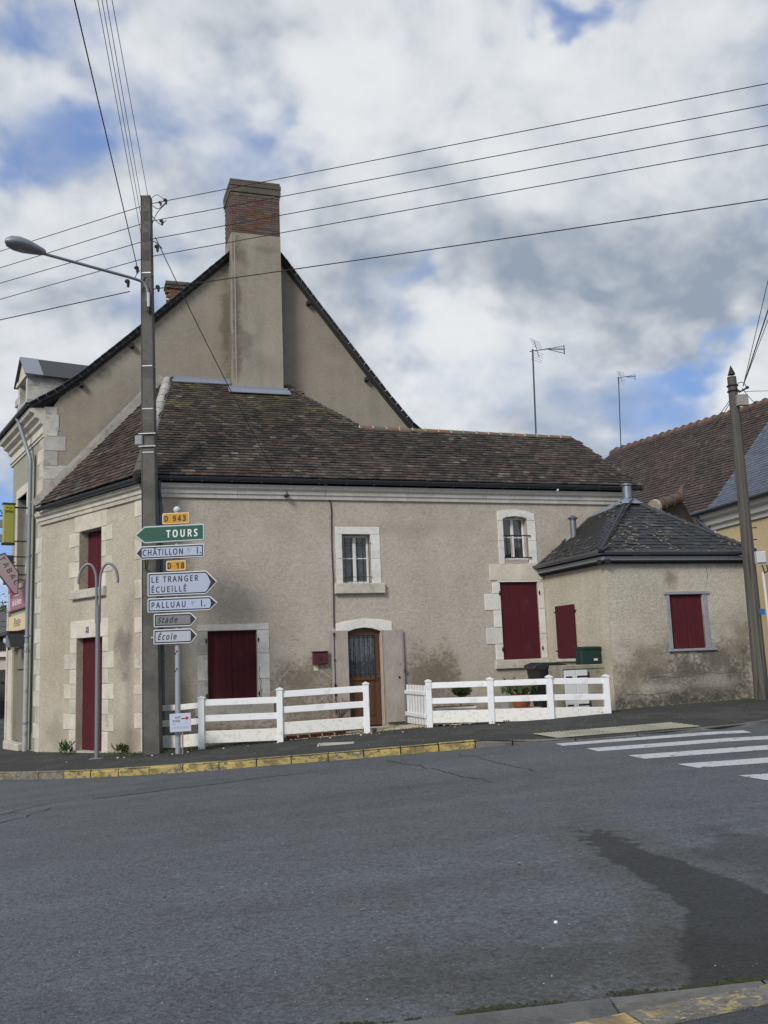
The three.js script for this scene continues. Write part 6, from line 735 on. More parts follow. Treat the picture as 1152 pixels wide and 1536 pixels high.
{ // ------------------------------------------------------------ signpost and its signs
  const SX = -4.02, SZ = -18.42, gy0 = gY(SX, SZ, PAV), FSn = new Frame(SX, SZ + 0.06, 94.8), alu = std({ color: lin(0.36, 0.38, 0.40), roughness: 0.5, metalness: 0.25 });
  const sp = thing('sign_post', 'grey steel post with a ball top carrying the direction signs', 'sign post', W0, [SX, gy0, SZ]); P(sp, 'tube', [cyl(0.052, 0.048, 4.6 - gy0, 0, 0, 0, 20)], std({ color: lin(0.34, 0.36, 0.39), roughness: 0.5, metalness: 0.3, bumpMap: fineBump, bumpScale: 0.001 })); P(sp, 'ball_top', new THREE.SphereGeometry(0.07, 16, 12).translate(0, 4.62 - gy0, 0), flat(0.55, 0.56, 0.58, { roughness: 0.4 }));
  for (const y of [1.88, 1.55]) P(sp, 'clamp_mark', [box(-0.02, 0.01, y, y + 0.03, 0.048, 0.056), box(-0.045, -0.02, y - 0.04, y - 0.01, 0.04, 0.05)], MAT.black);
  const board = (name, label, pts, y, paint, edge, back) => { // pts outline in metres about (0, y); paint(k, X, Y, S) draws the face
    const t = thing(name, label, name === 'road_number_plate' ? 'road number plate' : 'direction sign', FSn, [0, y, 0]);
    let x0 = 9, x1 = -9, y0 = 9, y1 = -9; for (const [a, b] of pts) { x0 = Math.min(x0, a); x1 = Math.max(x1, a); y0 = Math.min(y0, b); y1 = Math.max(y1, b); }
    const rnd2 = (p, r) => { const s = new THREE.Shape(), n = p.length; for (let i = 0; i < n; i++) { const a = new V2(...p[(i + n - 1) % n]), b = new V2(...p[i]), c = new V2(...p[(i + 1) % n]), r2 = Math.min(r, a.distanceTo(b) / 2.5, b.distanceTo(c) / 2.5), q = b.clone().lerp(a, r2 / a.distanceTo(b)), w = b.clone().lerp(c, r2 / b.distanceTo(c)); i ? s.lineTo(q.x, q.y) : s.moveTo(q.x, q.y); s.quadraticCurveTo(b.x, b.y, w.x, w.y); } s.closePath(); return s; };
    P(t, 'panel', extr(rnd2(pts, 0.035), 0, 0.035, 0.006), edge ?? flat(0.62, 0.64, 0.66, { roughness: 0.4 }));
    const S = 620, c = document.createElement('canvas'); c.width = Math.round((x1 - x0) * S); c.height = Math.round((y1 - y0) * S); const k = c.getContext('2d'); const X = (v) => (v - x0) * S, Y = (v) => (y1 - v) * S; paint(k, X, Y, S, (inset, fill) => { const cx = (x0 + x1) / 2, cy = (y0 + y1) / 2; k.fillStyle = fill; k.beginPath(); const P2 = insetPoly(pts, inset); P2.forEach(([a, b], i) => i ? k.lineTo(X(a), Y(b)) : k.moveTo(X(a), Y(b))); k.closePath(); k.lineJoin = 'round'; k.fill(); k.lineWidth = Math.max(2, 0.02 * S); k.strokeStyle = fill; k.stroke(); });
    const map = new THREE.CanvasTexture(c); map.colorSpace = THREE.SRGBColorSpace; const g = new THREE.ShapeGeometry(rnd2(insetPoly(pts, 0.006), 0.03)), p = g.attributes.position; for (let i = 0; i < p.count; i++) g.attributes.uv.setXY(i, (p.getX(i) - x0) / (x1 - x0), (p.getY(i) - y0) / (y1 - y0));
    P(t, 'face', g.translate(0, 0, 0.038), std({ map, roughness: 0.42 }), { uv: true }); P(t, 'clamp', [bbox(-0.07, 0.07, (y0 + y1) / 2 - 0.02, (y0 + y1) / 2 + 0.02, -0.1, -0.001, 0.004)], alu); return t;
  };
  const insetPoly = (p, d) => { const n = p.length; let ar = 0; for (let i = 0; i < n; i++) { const a = p[i], b = p[(i + 1) % n]; ar += a[0] * b[1] - b[0] * a[1]; } const sg = ar > 0 ? 1 : -1; return p.map((b, i) => { const a = p[(i + n - 1) % n], c = p[(i + 1) % n]; const u = new V2(b[0] - a[0], b[1] - a[1]).normalize(), v = new V2(c[0] - b[0], c[1] - b[1]).normalize(), n1 = new V2(-u.y, u.x).multiplyScalar(sg), n2 = new V2(-v.y, v.x).multiplyScalar(sg), m = n1.clone().add(n2), k = d / Math.max(0.35, (1 + n1.dot(n2)) ) * 1; return [b[0] + m.x * k, b[1] + m.y * k]; }); };
  const spaced = (k, str, x, y, sp, sx = 1) => { k.save(); k.translate(x, y); k.scale(sx, 1); let c = 0; k.lineJoin = 'round'; k.strokeStyle = k.fillStyle; k.lineWidth = str === 'TOURS' ? 1 : 5; for (const ch of str) { k.fillText(ch, c, 0); k.strokeText(ch, c, 0); c += k.measureText(ch).width + sp; } k.restore(); return c * sx; };
  const yEdge = flat(0.52, 0.33, 0.03, { roughness: 0.4 });
  const plate = (label, w, h, y, text, dx) => board('road_number_plate', label, [[-w / 2, -h / 2], [w / 2, -h / 2], [w / 2, h / 2], [-w / 2, h / 2]], y, (k, X, Y, S, poly) => { k.fillStyle = '#cfcab8'; k.fillRect(0, 0, 9999, 999); k.fillStyle = '#b98a12'; k.beginPath(); k.roundRect(X(-w / 2 + 0.018), Y(h / 2 - 0.018), (w - 0.036) * S, (h - 0.036) * S, 18); k.fill(); k.fillStyle = '#38150c'; k.font = 'bold ' + Math.round(0.155 * S) + 'px sans-serif'; spaced(k, text, X(dx), Y(-0.058), 0.032 * S, 0.82); }, yEdge);
  plate('yellow plate reading D 943 above the green sign', 0.54, 0.22, 4.44, 'D 943', -0.235); 
  const p18 = plate('small yellow plate reading D 18 between the white signs', 0.39, 0.2, 3.525, 'D 18', -0.175);
  board('direction_sign', 'green arrow sign pointing left reading TOURS', [[-0.62, -0.165], [0.56, -0.155], [0.56, 0.165], [-0.62, 0.165], [-0.82, 0.0]], 4.145, (k, X, Y, S, poly) => { k.fillStyle = '#aeb8bd'; k.fillRect(0, 0, 9999, 999); poly(0.035, '#004a3a'); k.fillStyle = '#d5dcdc'; k.font = 'bold ' + Math.round(0.2 * S) + 'px sans-serif'; spaced(k, 'TOURS', X(-0.19), Y(-0.072), 0.036 * S, 0.8); });
  const ink = '#17181c';
  const white = (label, pts, y, fill, dirn, draw) => board('direction_sign', label, pts, y, (k, X, Y, S, poly) => { k.fillStyle = '#c9ced6'; k.fillRect(0, 0, 9999, 999); poly(0.03, ink); poly(0.053, fill);
    // black chevron behind the point
    let xm = 0; const tip = pts.find((q) => q[1] === 0), sg = Math.sign(tip[0]), sh = pts.filter((q) => q !== tip && Math.sign(q[0]) === sg), hx = sh[0][0]; const top = Math.max(...sh.map((q) => q[1])), bot = Math.min(...sh.map((q) => q[1])), w = 0.085; k.fillStyle = ink; k.beginPath(); k.moveTo(X(hx + sg * 0.0), Y(top - 0.025)); k.lineTo(X(tip[0] - sg * 0.025), Y(tip[1])); k.lineTo(X(hx), Y(bot + 0.025)); k.lineTo(X(tip[0] - sg * 0.025 - sg * w * 1.25), Y(tip[1])); k.closePath(); k.fill();
    k.fillStyle = ink; draw(k, X, Y, S); });
  const arrowR = (x0, xs, xt, h) => [[x0, -h], [xs, -h], [xt, 0], [xs, h], [x0, h]];
  white('narrow white arrow sign pointing left reading CHÂTILLON s/ I.', [[-0.68, -0.13], [0.555, -0.13], [0.555, 0.13], [-0.68, 0.13], [-0.8, 0]], 3.795, '#a3aec4', -1, (k, X, Y, S) => { k.font = Math.round(0.155 * S) + 'px sans-serif'; k.lineWidth = 2.5; k.strokeStyle = ink; const w = spaced(k, 'CHÂTlLLON', X(-0.66), Y(-0.055), 0.018 * S, 0.86); k.font = 'italic ' + Math.round(0.09 * S) + 'px sans-serif'; k.fillText('s', X(0.215), Y(0.005)); k.beginPath(); k.moveTo(X(0.235), Y(-0.05)); k.lineTo(X(0.315), Y(0.06)); k.stroke(); k.font = Math.round(0.155 * S) + 'px sans-serif'; spaced(k, 'l.', X(0.4), Y(-0.055), 0.02 * S); });
  white('two-line white arrow sign pointing right reading LE TRANGER ÉCUEILLÉ', arrowR(-0.56, 0.585, 0.805, 0.225), 3.178, '#a3adc2', 1, (k, X, Y, S) => { k.font = Math.round(0.15 * S) + 'px sans-serif'; spaced(k, 'LE TRANGER', X(-0.49), Y(0.035), 0.027 * S, 0.86); spaced(k, 'ÉCUElLLÉ', X(-0.49), Y(-0.155), 0.027 * S, 0.86); });
  white('narrow white arrow sign pointing right reading PALLUAU s/ I.', arrowR(-0.56, 0.655, 0.805, 0.135), 2.78, '#a3afc6', 1, (k, X, Y, S) => { k.font = Math.round(0.15 * S) + 'px sans-serif'; k.lineWidth = 2.5; k.strokeStyle = ink; spaced(k, 'PALLUAU', X(-0.49), Y(-0.055), 0.028 * S, 0.86); k.font = 'italic ' + Math.round(0.085 * S) + 'px sans-serif'; k.fillText('s', X(0.285), Y(0.005)); k.beginPath(); k.moveTo(X(0.305), Y(-0.05)); k.lineTo(X(0.375), Y(0.06)); k.stroke(); k.font = Math.round(0.15 * S) + 'px sans-serif'; spaced(k, 'l.', X(0.475), Y(-0.055), 0.02 * S); });
  white('small grey arrow sign pointing right reading Stade', arrowR(-0.44, 0.28, 0.405, 0.128), 2.488, '#737378', 1, (k, X, Y, S) => { k.font = 'italic ' + Math.round(0.15 * S) + 'px sans-serif'; spaced(k, 'Stade', X(-0.37), Y(-0.05), 0.022 * S, 0.84); });
  white('small white arrow sign pointing right reading École, lowest', arrowR(-0.445, 0.28, 0.41, 0.14), 2.178, '#a6adb9', 1, (k, X, Y, S) => { k.font = 'italic ' + Math.round(0.15 * S) + 'px sans-serif'; spaced(k, 'École', X(-0.37), Y(-0.055), 0.022 * S, 0.84); });
  // hand-written placard on a stick
  const pl = thing('placard', 'small hand-lettered white placard with a red arrow on a wooden stick', 'placard', FSn, [0.11, 0.0, 0.09]); P(pl, 'board', bbox(-0.205, 0.2, 0.41, 0.745, 0, 0.012, 0.002).rotateZ(0.03), flat(0.5, 0.55, 0.66)); P(pl, 'stick', bbox(0.0, 0.028, gy0 - 0.02, 0.42, -0.02, 0.0, 0.003), flat(0.3, 0.2, 0.13));
  { const c = document.createElement('canvas'); c.width = 420; c.height = 340; const k = c.getContext('2d'); k.fillStyle = '#b4bccf'; k.fillRect(0, 0, 420, 340); k.fillStyle = '#2a3150'; k.font = 'bold 60px sans-serif'; k.fillText('GAT’', 105, 92); k.fillText('DEME', 50, 160); k.strokeStyle = '#2a3150'; k.lineWidth = 5; k.beginPath(); k.moveTo(40, 205); k.lineTo(110, 192); k.lineTo(70, 215); k.stroke(); k.strokeStyle = '#7a92a2'; k.lineWidth = 4; k.beginPath(); k.moveTo(150, 200); k.lineTo(390, 186); k.stroke(); k.fillStyle = '#4a5170'; k.font = '56px sans-serif'; k.save(); k.scale(0.82, 1); k.fillText('T. 02 54 20 50 26', 30, 285); k.restore(); k.fillStyle = '#1a1216'; k.fillRect(235, 86, 80, 22); k.fillStyle = '#a01422'; k.fillRect(275, 82, 60, 26); k.beginPath(); k.moveTo(330, 55); k.lineTo(400, 92); k.lineTo(330, 135); k.fill(); const t = new THREE.CanvasTexture(c); t.colorSpace = THREE.SRGBColorSpace; P(pl, 'lettering', new THREE.PlaneGeometry(0.395, 0.325).translate(-0.0025, 0.578, 0.0145).rotateZ(0.03), std({ map: t, roughness: 0.6 }), { uv: true }); }
  // two-hook post
  const hx = -5.71, hz = -18.98, hy = gY(hx, hz, PAV), hp = thing('hook_post', 'slim grey post with two curved hooks in front of the left door', 'post', W0, [hx, hy, hz]), gal = std({ color: lin(0.20, 0.215, 0.235), roughness: 0.5, metalness: 0.35 });
  P(hp, 'post', [cyl(0.045, 0.045, 2.95, 0, 0, 0, 16)], gal); const arc = (s) => { const pts = [V(0.03 * s, 2.6, 0), V(0.035 * s, 3.35, 0), V(0.06 * s, 3.6, 0), V(0.14 * s, 3.75, 0), V(0.24 * s, 3.76, 0), V(0.34 * s, 3.66, 0), V(0.385 * s, 3.5, 0), V(0.39 * s, 3.38, 0)]; return tube(pts, 0.026, 10, 48, 0.5); }; P(hp, 'hook', arc(1), gal); P(hp, 'hook', arc(-1), gal); P(hp, 'base_plate', bbox(-0.12, 0.12, -0.01, 0.012, -0.12, 0.12), gal);
}
{ // ------------------------------------------------------------ white fences and gate
  const pvc = std({ color: lin(0.80, 0.81, 0.83), roughness: 0.42, map: tex(256, 256, (u, v) => { const d = sstep(0.62, 0.75, tn(u, v, 8, 5, 171)) * 0.14; return [1 - d, 1 - d * 1.05, 1 - d * 1.25]; }) });
  const dirtyPvc = std({ color: lin(0.77, 0.76, 0.72), roughness: 0.5, map: tex(256, 256, (u, v) => { const d = sstep(0.5, 0.85, tn(u, v, 20, 5, 173)) * 0.22; return [1 - d, 1 - d * 1.02, 1 - d * 1.2]; }) });
  const post = (t, p, top, w = 0.118) => { const y0 = gY(p.x, p.z, PAV) - 0.1; const m = P(t, 'post', bbox(p.x - w / 2, p.x + w / 2, y0, top - 0.05, p.z - w / 2, p.z + w / 2, 0.006), pvc); sub(m, 'post_cap', [box(p.x - w / 2 - 0.012, p.x + w / 2 + 0.012, top - 0.05, top - 0.03, p.z - w / 2 - 0.012, p.z + w / 2 + 0.012), new THREE.ConeGeometry((w / 2 + 0.012) * Math.SQRT2, 0.035, 4).rotateY(Math.PI / 4).translate(p.x, top - 0.0125, p.z)], pvc); };
  const fence = (label, posts, rails, mats) => { const t = thing('white_fence', label, 'fence', W0, [0, 0, 0]); posts.forEach(([x, z, top]) => post(t, V(x, 0, z), top)); for (let i = 0; i + 1 < posts.length; i++) { const a = posts[i], b = posts[i + 1], d = V(b[0] - a[0], 0, b[1] - a[1]).normalize(); rails.forEach(([dy, h], k) => { const p = V(a[0], a[2] - dy, a[1]).addScaledVector(d, 0.05), q = V(b[0], b[2] - dy - (b[3] ?? 0), b[1]).addScaledVector(d, -0.05); P(t, 'rail', bar(p, q, h, 0.04), k === rails.length - 1 ? dirtyPvc : pvc); }); } return t; };
  const R3 = [[0.135, 0.125], [0.435, 0.125], [0.79, 0.235]];
  fence('white plastic rail fence of two bays left of the front door', [[-3.68, -18.97, 1.03], [-2.17, -19.06, 1.135, 0.105], [-0.49, -19.31, 1.175]], R3);
  fence('white plastic rail fence of three bays before the tall red shutter', [[0.75, -19.43, 1.175], [1.94, -19.06, 1.18], [3.06, -18.83, 1.185], [4.18, -18.96, 1.155]], [[0.125, 0.115], [0.43, 0.115], [0.74, 0.24]]);
  { const t = thing('fence_return', 'short weathered rail return of the fence behind the concrete pole', 'fence', W0); for (const [dy, h] of [[0.18, 0.11], [0.48, 0.12], [0.83, 0.235]]) P(t, 'rail', [bar(V(-3.73, 1.03 - dy, -18.99), V(-4.08, 1.005 - dy, -19.06), h, 0.04), bar(V(-4.08, 1.005 - dy, -19.06), V(-4.5, 0.99 - dy, -19.27), h, 0.04)], dirtyPvc); P(t, 'bracket', box(-3.78, -3.72, 0.4, 0.55, -19.08, -19.03), MAT.black); }
  const g = thing('picket_gate', 'small white picket gate standing open beside the right door shutter', 'gate', W0), a = V(0.33, 0, -20.75), b = V(0.70, 0, -19.46), d = b.clone().sub(a);
  for (let i = 0; i < 7; i++) { const c = a.clone().addScaledVector(d, (i + 0.5) / 7), y0 = gY(c.x, c.z, PAV) + 0.04, q = new M4().makeRotationY(-Math.atan2(d.z, d.x)).setPosition(c.x, 0, c.z); P(g, 'picket', bbox(-0.055, 0.055, y0, 1.055, -0.012, 0.012, 0.004).applyMatrix4(q), pvc); } for (const y of [0.45, 0.9]) P(g, 'rail', bar(a.clone().setY(y).add(V(-0.03, 0, -0.02)), b.clone().setY(y).add(V(-0.03, 0, -0.02)), 0.08, 0.03), pvc); P(g, 'hinge_strip', box(0.70, 0.725, 0.3, 1.02, -19.5, -19.46), flat(0.13, 0.09, 0.07));
}
// leaves: bent two-triangle blades scattered as one part of their plant
function leafGeo(l, w) { const g = new THREE.BufferGeometry(); g.setAttribute('position', new THREE.BufferAttribute(new Float32Array([0, 0, 0, -w / 2, l * 0.5, l * 0.08, w / 2, l * 0.5, l * 0.08, -w / 2, l * 0.5, l * 0.08, 0, l, -l * 0.05, w / 2, l * 0.5, l * 0.08]), 3)); g.computeVertexNormals(); return boxUV(g); }
function scatter(parent, name, geo, n, place, colour, mat = std({ roughness: 0.7, side: THREE.DoubleSide })) { const im = new THREE.InstancedMesh(geo, mat, n), m = new M4(), q = new THREE.Quaternion(), c = new THREE.Color(); for (let i = 0; i < n; i++) { const p = place(i); m.compose(p.p, q.setFromEuler(new THREE.Euler(...p.r, 'YXZ')), p.s.isVector3 ? p.s : V(p.s, p.s, p.s)); im.setMatrixAt(i, m); im.setColorAt(i, c.setRGB(...colour(i))); } im.name = name; im.castShadow = im.receiveShadow = true; parent.add(im); return im; }
const green = (b = 1) => { const t = rnd(); return [lerp(0.025, 0.07, t) * b, lerp(0.05, 0.11, t) * b, lerp(0.012, 0.03, t) * b]; };
{ // ------------------------------------------------------------ pots, bin, boxes
  const clay = stoneMat([0.34, 0.115, 0.06], 0.3, 181, 0.002);
  const potG = (r, h) => new THREE.LatheGeometry([[0, 0], [r * 0.72, 0], [r * 0.93, h * 0.8], [r * 0.93, h * 0.8], [r, h * 0.8], [r * 1.02, h], [r * 0.9, h], [r * 0.86, h * 0.86], [0, h * 0.85]].map((p) => new V2(...p)), 26);
  const gp = (x, z) => gY(x, z, PAV);
  let t = thing('plant_pot', 'terracotta pot with bare twigs beside the left door shutter', 'flower pot', W0, [-1.05, gp(-1.05, -20.25), -20.25], 'terracotta pots'); P(t, 'pot', potG(0.22, 0.3), clay); srand(301);
  { const g = []; for (let i = 0; i < 22; i++) { const a = rr(0, 6.28), r = rr(0.1, 0.42), h = rr(0.3, 0.62), e = V(Math.cos(a) * r, 0.28 + h * 0.6, Math.sin(a) * r * 0.7); g.push(tube([V(0, 0.25, 0), V(e.x * 0.4, 0.25 + h * 0.35, e.z * 0.4), e], 0.005, 4, 6)); for (let k = 0; k < 3; k++) g.push(rod(e.clone().multiplyScalar(0.8).setY(e.y - 0.06 * k), e.clone().add(V(rr(-0.1, 0.1), rr(0.02, 0.14), rr(-0.1, 0.1))), 0.003, 3)); } P(t, 'twigs', g, flat(0.10, 0.075, 0.055)); }
  solo('garden_ledge', 'low worn stone ledge under the tall red shutter', 'stone ledge', [bbox(2.15, 3.1, gp(2.6, -20.4) - 0.1, gp(2.6, -20.4) + 0.17, -20.7, -20.2, 0.02), bbox(3.11, 3.42, gp(2.6, -20.4) - 0.1, gp(2.6, -20.4) + 0.15, -20.68, -20.22, 0.02)], MAT.stone[2]);
  t = thing('plant_pot', 'terracotta pot of fleshy green succulents on the low stone ledge', 'flower pot', W0, [2.72, gp(2.6, -20.4) + 0.17, -20.42], 'terracotta pots'); P(t, 'pot', potG(0.22, 0.27), clay);
  scatter(t, 'succulent_leaves', new THREE.SphereGeometry(1, 6, 4).scale(0.45, 1.5, 0.22), 520, (i) => { const k = i % 26, a = k * 2.4, rad = 0.05 + 0.34 * Math.sqrt(k / 26), bx = Math.cos(a) * rad, bz = Math.sin(a) * rad * 0.6, hh = (0.10 + 0.20 * ((k * 7) % 10) / 10), f = Math.floor(i / 26) / 20; return { p: V(bx + rr(-0.03, 0.03), 0.27 + hh * (0.25 + f), bz + rr(-0.03, 0.03)), r: [rr(-0.9, 0.9), rr(0, 6), rr(-0.9, 0.9)], s: rr(0.02, 0.034) }; }, () => green(1.1)).userData.kind = 'stuff';
  P(t, 'stems', Array.from({ length: 26 }, (_, k) => { const a = k * 2.4, rad = 0.05 + 0.34 * Math.sqrt(k / 26); return rod(V(Math.cos(a) * rad * 0.3, 0.22, Math.sin(a) * rad * 0.2), V(Math.cos(a) * rad, 0.3 + 0.2 * ((k * 7) % 10) / 10, Math.sin(a) * rad * 0.6), 0.012, 5); }), flat(0.06, 0.065, 0.03));
  solo('grey_planter', 'small grey square planter standing left of the succulent pot', 'planter', [bbox(2.28, 2.46, gp(2.4, -20.4) + 0.17, gp(2.4, -20.4) + 0.45, -20.6, -20.42, 0.01)], flat(0.22, 0.23, 0.24));
  t = thing('planter_box', 'white planter box with a round box bush behind the right fence', 'planter', W0, [1.3, gp(1.3, -19.75), -19.75]); P(t, 'box', [bbox(-0.45, 0.38, 0, 0.34, -0.18, 0.18, 0.01), bbox(-0.47, 0.40, 0.3, 0.34, -0.2, 0.2, 0.008)], flat(0.66, 0.66, 0.66)); P(t, 'soil', box(-0.44, 0.37, 0.335, 0.345, -0.17, 0.17), flat(0.03, 0.022, 0.015)); P(t, 'stem', rod(V(0.1, 0.3, 0), V(0.12, 0.6, 0), 0.014), MAT.darkWood); srand(305);
  scatter(t, 'foliage', leafGeo(0.045, 0.026), 1500, () => { const a = rr(0, 6.28), u = rr(-1, 1), r = Math.pow(rnd(), 0.35) * (0.9 + 0.2 * fbm(a * 2, u * 3, 2)), c = Math.sqrt(1 - u * u); return { p: V(0.13 + Math.cos(a) * c * 0.2 * r, 0.66 + u * 0.15 * r, Math.sin(a) * c * 0.18 * r), r: [rr(-1.5, 1.5), rr(0, 6), rr(-1, 1)], s: rr(0.8, 1.4) }; }, () => green(0.75)).userData.kind = 'stuff';
  // wheelie bin
  t = thing('wheelie_bin', 'black wheeled refuse bin behind the fence by the annex wall', 'refuse bin', W0, [3.28, gp(3.28, -20.55), -20.55], null, 0.25); const bl = flat(0.014, 0.015, 0.018, { roughness: 0.45 });
  P(t, 'body', polyGeo((() => { const q = (y, w, d) => [V(-w, y, d), V(w, y, d), V(w, y, -d), V(-w, y, -d)], a = q(0.08, 0.21, 0.22), b = q(0.93, 0.29, 0.34), f = []; for (let i = 0; i < 4; i++) { const j = (i + 1) % 4; f.push([a[i], a[j], b[j], b[i]]); } f.push(a); return f; })()), bl);
  P(t, 'lid', [extr(polyShape([[-0.38, 0.92], [0.40, 0.95], [0.34, 1.0], [0.15, 1.045], [-0.2, 1.05], [-0.36, 1.0]]), -0.31, 0.31, 0.02).rotateY(Math.PI / 2 * 0.0), box(-0.33, 0.33, 0.905, 0.945, -0.35, 0.35)], bl); P(t, 'handle', rod(V(0.4, 0.97, -0.2), V(0.4, 0.97, 0.2), 0.018), bl); for (const z of [-0.2, 0.2]) P(t, 'wheel', new THREE.CylinderGeometry(0.1, 0.1, 0.05, 16).rotateX(Math.PI / 2).translate(0.2, 0.1, z), MAT.rubber);
  // meter housing with white door, green letter box on it
  const FH = new Frame(3.46, -19.62, 71.6), hy = gp(3.9, -19.6), mh = thing('meter_housing', 'mossy concrete meter housing with a white panelled door', 'meter housing', FH, [0, hy, 0]); const conc = stoneMat([0.27, 0.245, 0.195], 0.6, 183, 0.008);
  P(mh, 'wall', [bbox(0.59, 1.0, -0.1, 0.93, -0.55, 0, 0.012), bbox(0.0, 1.0, 0.86, 0.95, -0.55, 0.02, 0.014), bbox(-0.02, 0.04, -0.1, 0.9, -0.55, 0, 0.01)], conc); const wp = std({ color: lin(0.62, 0.63, 0.63), roughness: 0.5 }), dr = P(mh, 'door', [box(0.04, 0.585, 0.02, 0.86, -0.06, -0.03)], wp); for (let i = 0; i < 2; i++) sub(dr, 'leaf', bbox(0.045 + i * 0.27, 0.31 + i * 0.27, 0.03, 0.85, -0.03, 0.0, 0.01), wp); for (const y of [0.14, 0.7]) { sub(dr, 'strap_hinge', bbox(0.33, 0.62, y, y + 0.032, 0.0, 0.012, 0.003), MAT.iron); sub(dr, 'strap_hinge', bbox(0.08, 0.22, y, y + 0.028, 0.0, 0.012, 0.003), MAT.iron); } sub(dr, 'hinge_pin', [rod(V(0.6, 0.08, 0.006), V(0.6, 0.22, 0.006), 0.014), rod(V(0.6, 0.66, 0.006), V(0.6, 0.8, 0.006), 0.014)], MAT.iron);
  const gb = thing('green_letter_box', 'dark green letter box standing on the meter housing by the annex corner', 'letter box', FH, [0.70, hy + 0.95, -0.16]); const gm = std({ color: lin(0.007, 0.03, 0.022), roughness: 0.45 }); P(gb, 'body', bbox(-0.22, 0.22, 0.0, 0.34, -0.12, 0.14, 0.012).rotateY(0.0), gm); P(gb, 'lid', extr(polyShape([[-0.12, 0.34], [0.165, 0.31], [0.165, 0.35], [-0.12, 0.365]]), -0.235, 0.235, 0.003).rotateY(-Math.PI / 2), gm); P(gb, 'door', bbox(-0.06, 0.21, 0.02, 0.27, 0.14, 0.152, 0.006), gm); P(gb, 'name_slot', box(0.05, 0.14, 0.07, 0.115, 0.1525, 0.157), flat(0.55, 0.56, 0.52)); P(gb, 'bracket', box(0.08, 0.12, -0.06, 0.0, 0.0, 0.1), MAT.black);
  // planks and rubble behind the left fence
  t = thing('board_pile', 'two pale weathered boards lying behind the left fence bay', 'boards', W0, [-2.65, gp(-2.65, -19.55), -19.55]); P(t, 'board', bar(V(-0.5, 0.06, 0), V(0.45, 0.25, -0.05), 0.02, 0.14), flat(0.5, 0.5, 0.48)); P(t, 'board', bar(V(-0.55, 0.03, 0.12), V(0.42, 0.17, 0.08), 0.02, 0.12), flat(0.44, 0.44, 0.42));
  t = thing('red_bricks', 'line of loose red bricks at the foot of the left fence', 'bricks', W0, [-1.5, gp(-1.5, -19.35), -19.35]); srand(309); for (let i = 0; i < 5; i++) P(t, 'brick', bbox(-0.1, 0.1, 0, 0.055, -0.05, 0.05, 0.006).applyMatrix4(new M4().makeRotationY(rr(-0.2, 0.2)).setPosition(-0.48 + i * 0.24, i * 0.012 + 0.0, rr(-0.03, 0.03))), matFor([0.22 * rr(0.7, 1.2), 0.06, 0.04]));
  // gravel inside the fence
  const peb = new THREE.IcosahedronGeometry(1, 0).scale(1, 0.6, 0.8); boxUV(peb); srand(311);
  const inFence = (i) => { const k = i % 3; if (k === 0) { const x = rr(1.0, 4.2), z = lerp(-18.98, -20.9, rnd()) + (x - 1) * 0.02; return [x, z]; } if (k === 1) { const x = rr(-0.3, 0.9); return [x, rr(-19.6, -20.55) + (rnd() < 0.3 ? 0.2 : 0)]; } const x = rr(-2.0, -0.4); return [x, rr(-19.2, -20.1)]; };
  const gr = scatter(scene, 'gravel', peb, 3600, (i) => { const [x, z] = inFence(i); return { p: V(x, gY(x, z, PAV + (i % 3 === 0 ? 0.035 : 0.012)), z), r: [rr(-0.5, 0.5), rr(0, 6), rr(-0.5, 0.5)], s: rr(0.010, 0.026) }; }, () => { const t2 = rnd(), f = rr(0.6, 1.1); return t2 < 0.75 ? [0.5 * f, 0.43 * f, 0.31 * f] : [0.3 * f, 0.26 * f, 0.2 * f]; }); gr.userData = { kind: 'stuff', label: 'pale gravel on the ground inside the white fences', category: 'gravel' };
  solo('white_pebbles', 'few white pebbles scattered at the foot of the sign post and fence', 'pebbles', Array.from({ length: 16 }, (_, i) => { const x = [-3.85, -4.1, -2.75, -2.2, -0.25, -5.2, -5.05, -4.5, 0.2, 2.0, -3.2, -1.2, -6.2, -0.4, -0.6, 1.2][i], z = [-18.5, -18.3, -18.7, -18.8, -18.9, -18.6, -18.5, -18.4, -18.7, -18.4, -18.6, -18.9, -18.7, -19.0, -18.85, -18.8][i]; return new THREE.IcosahedronGeometry(rr(0.012, 0.028), 0).scale(1, 0.6, 1).translate(x, gY(x, z, PAV) + 0.01, z); }), flat(0.55, 0.54, 0.5), W0, null, { kind: 'stuff' });
}
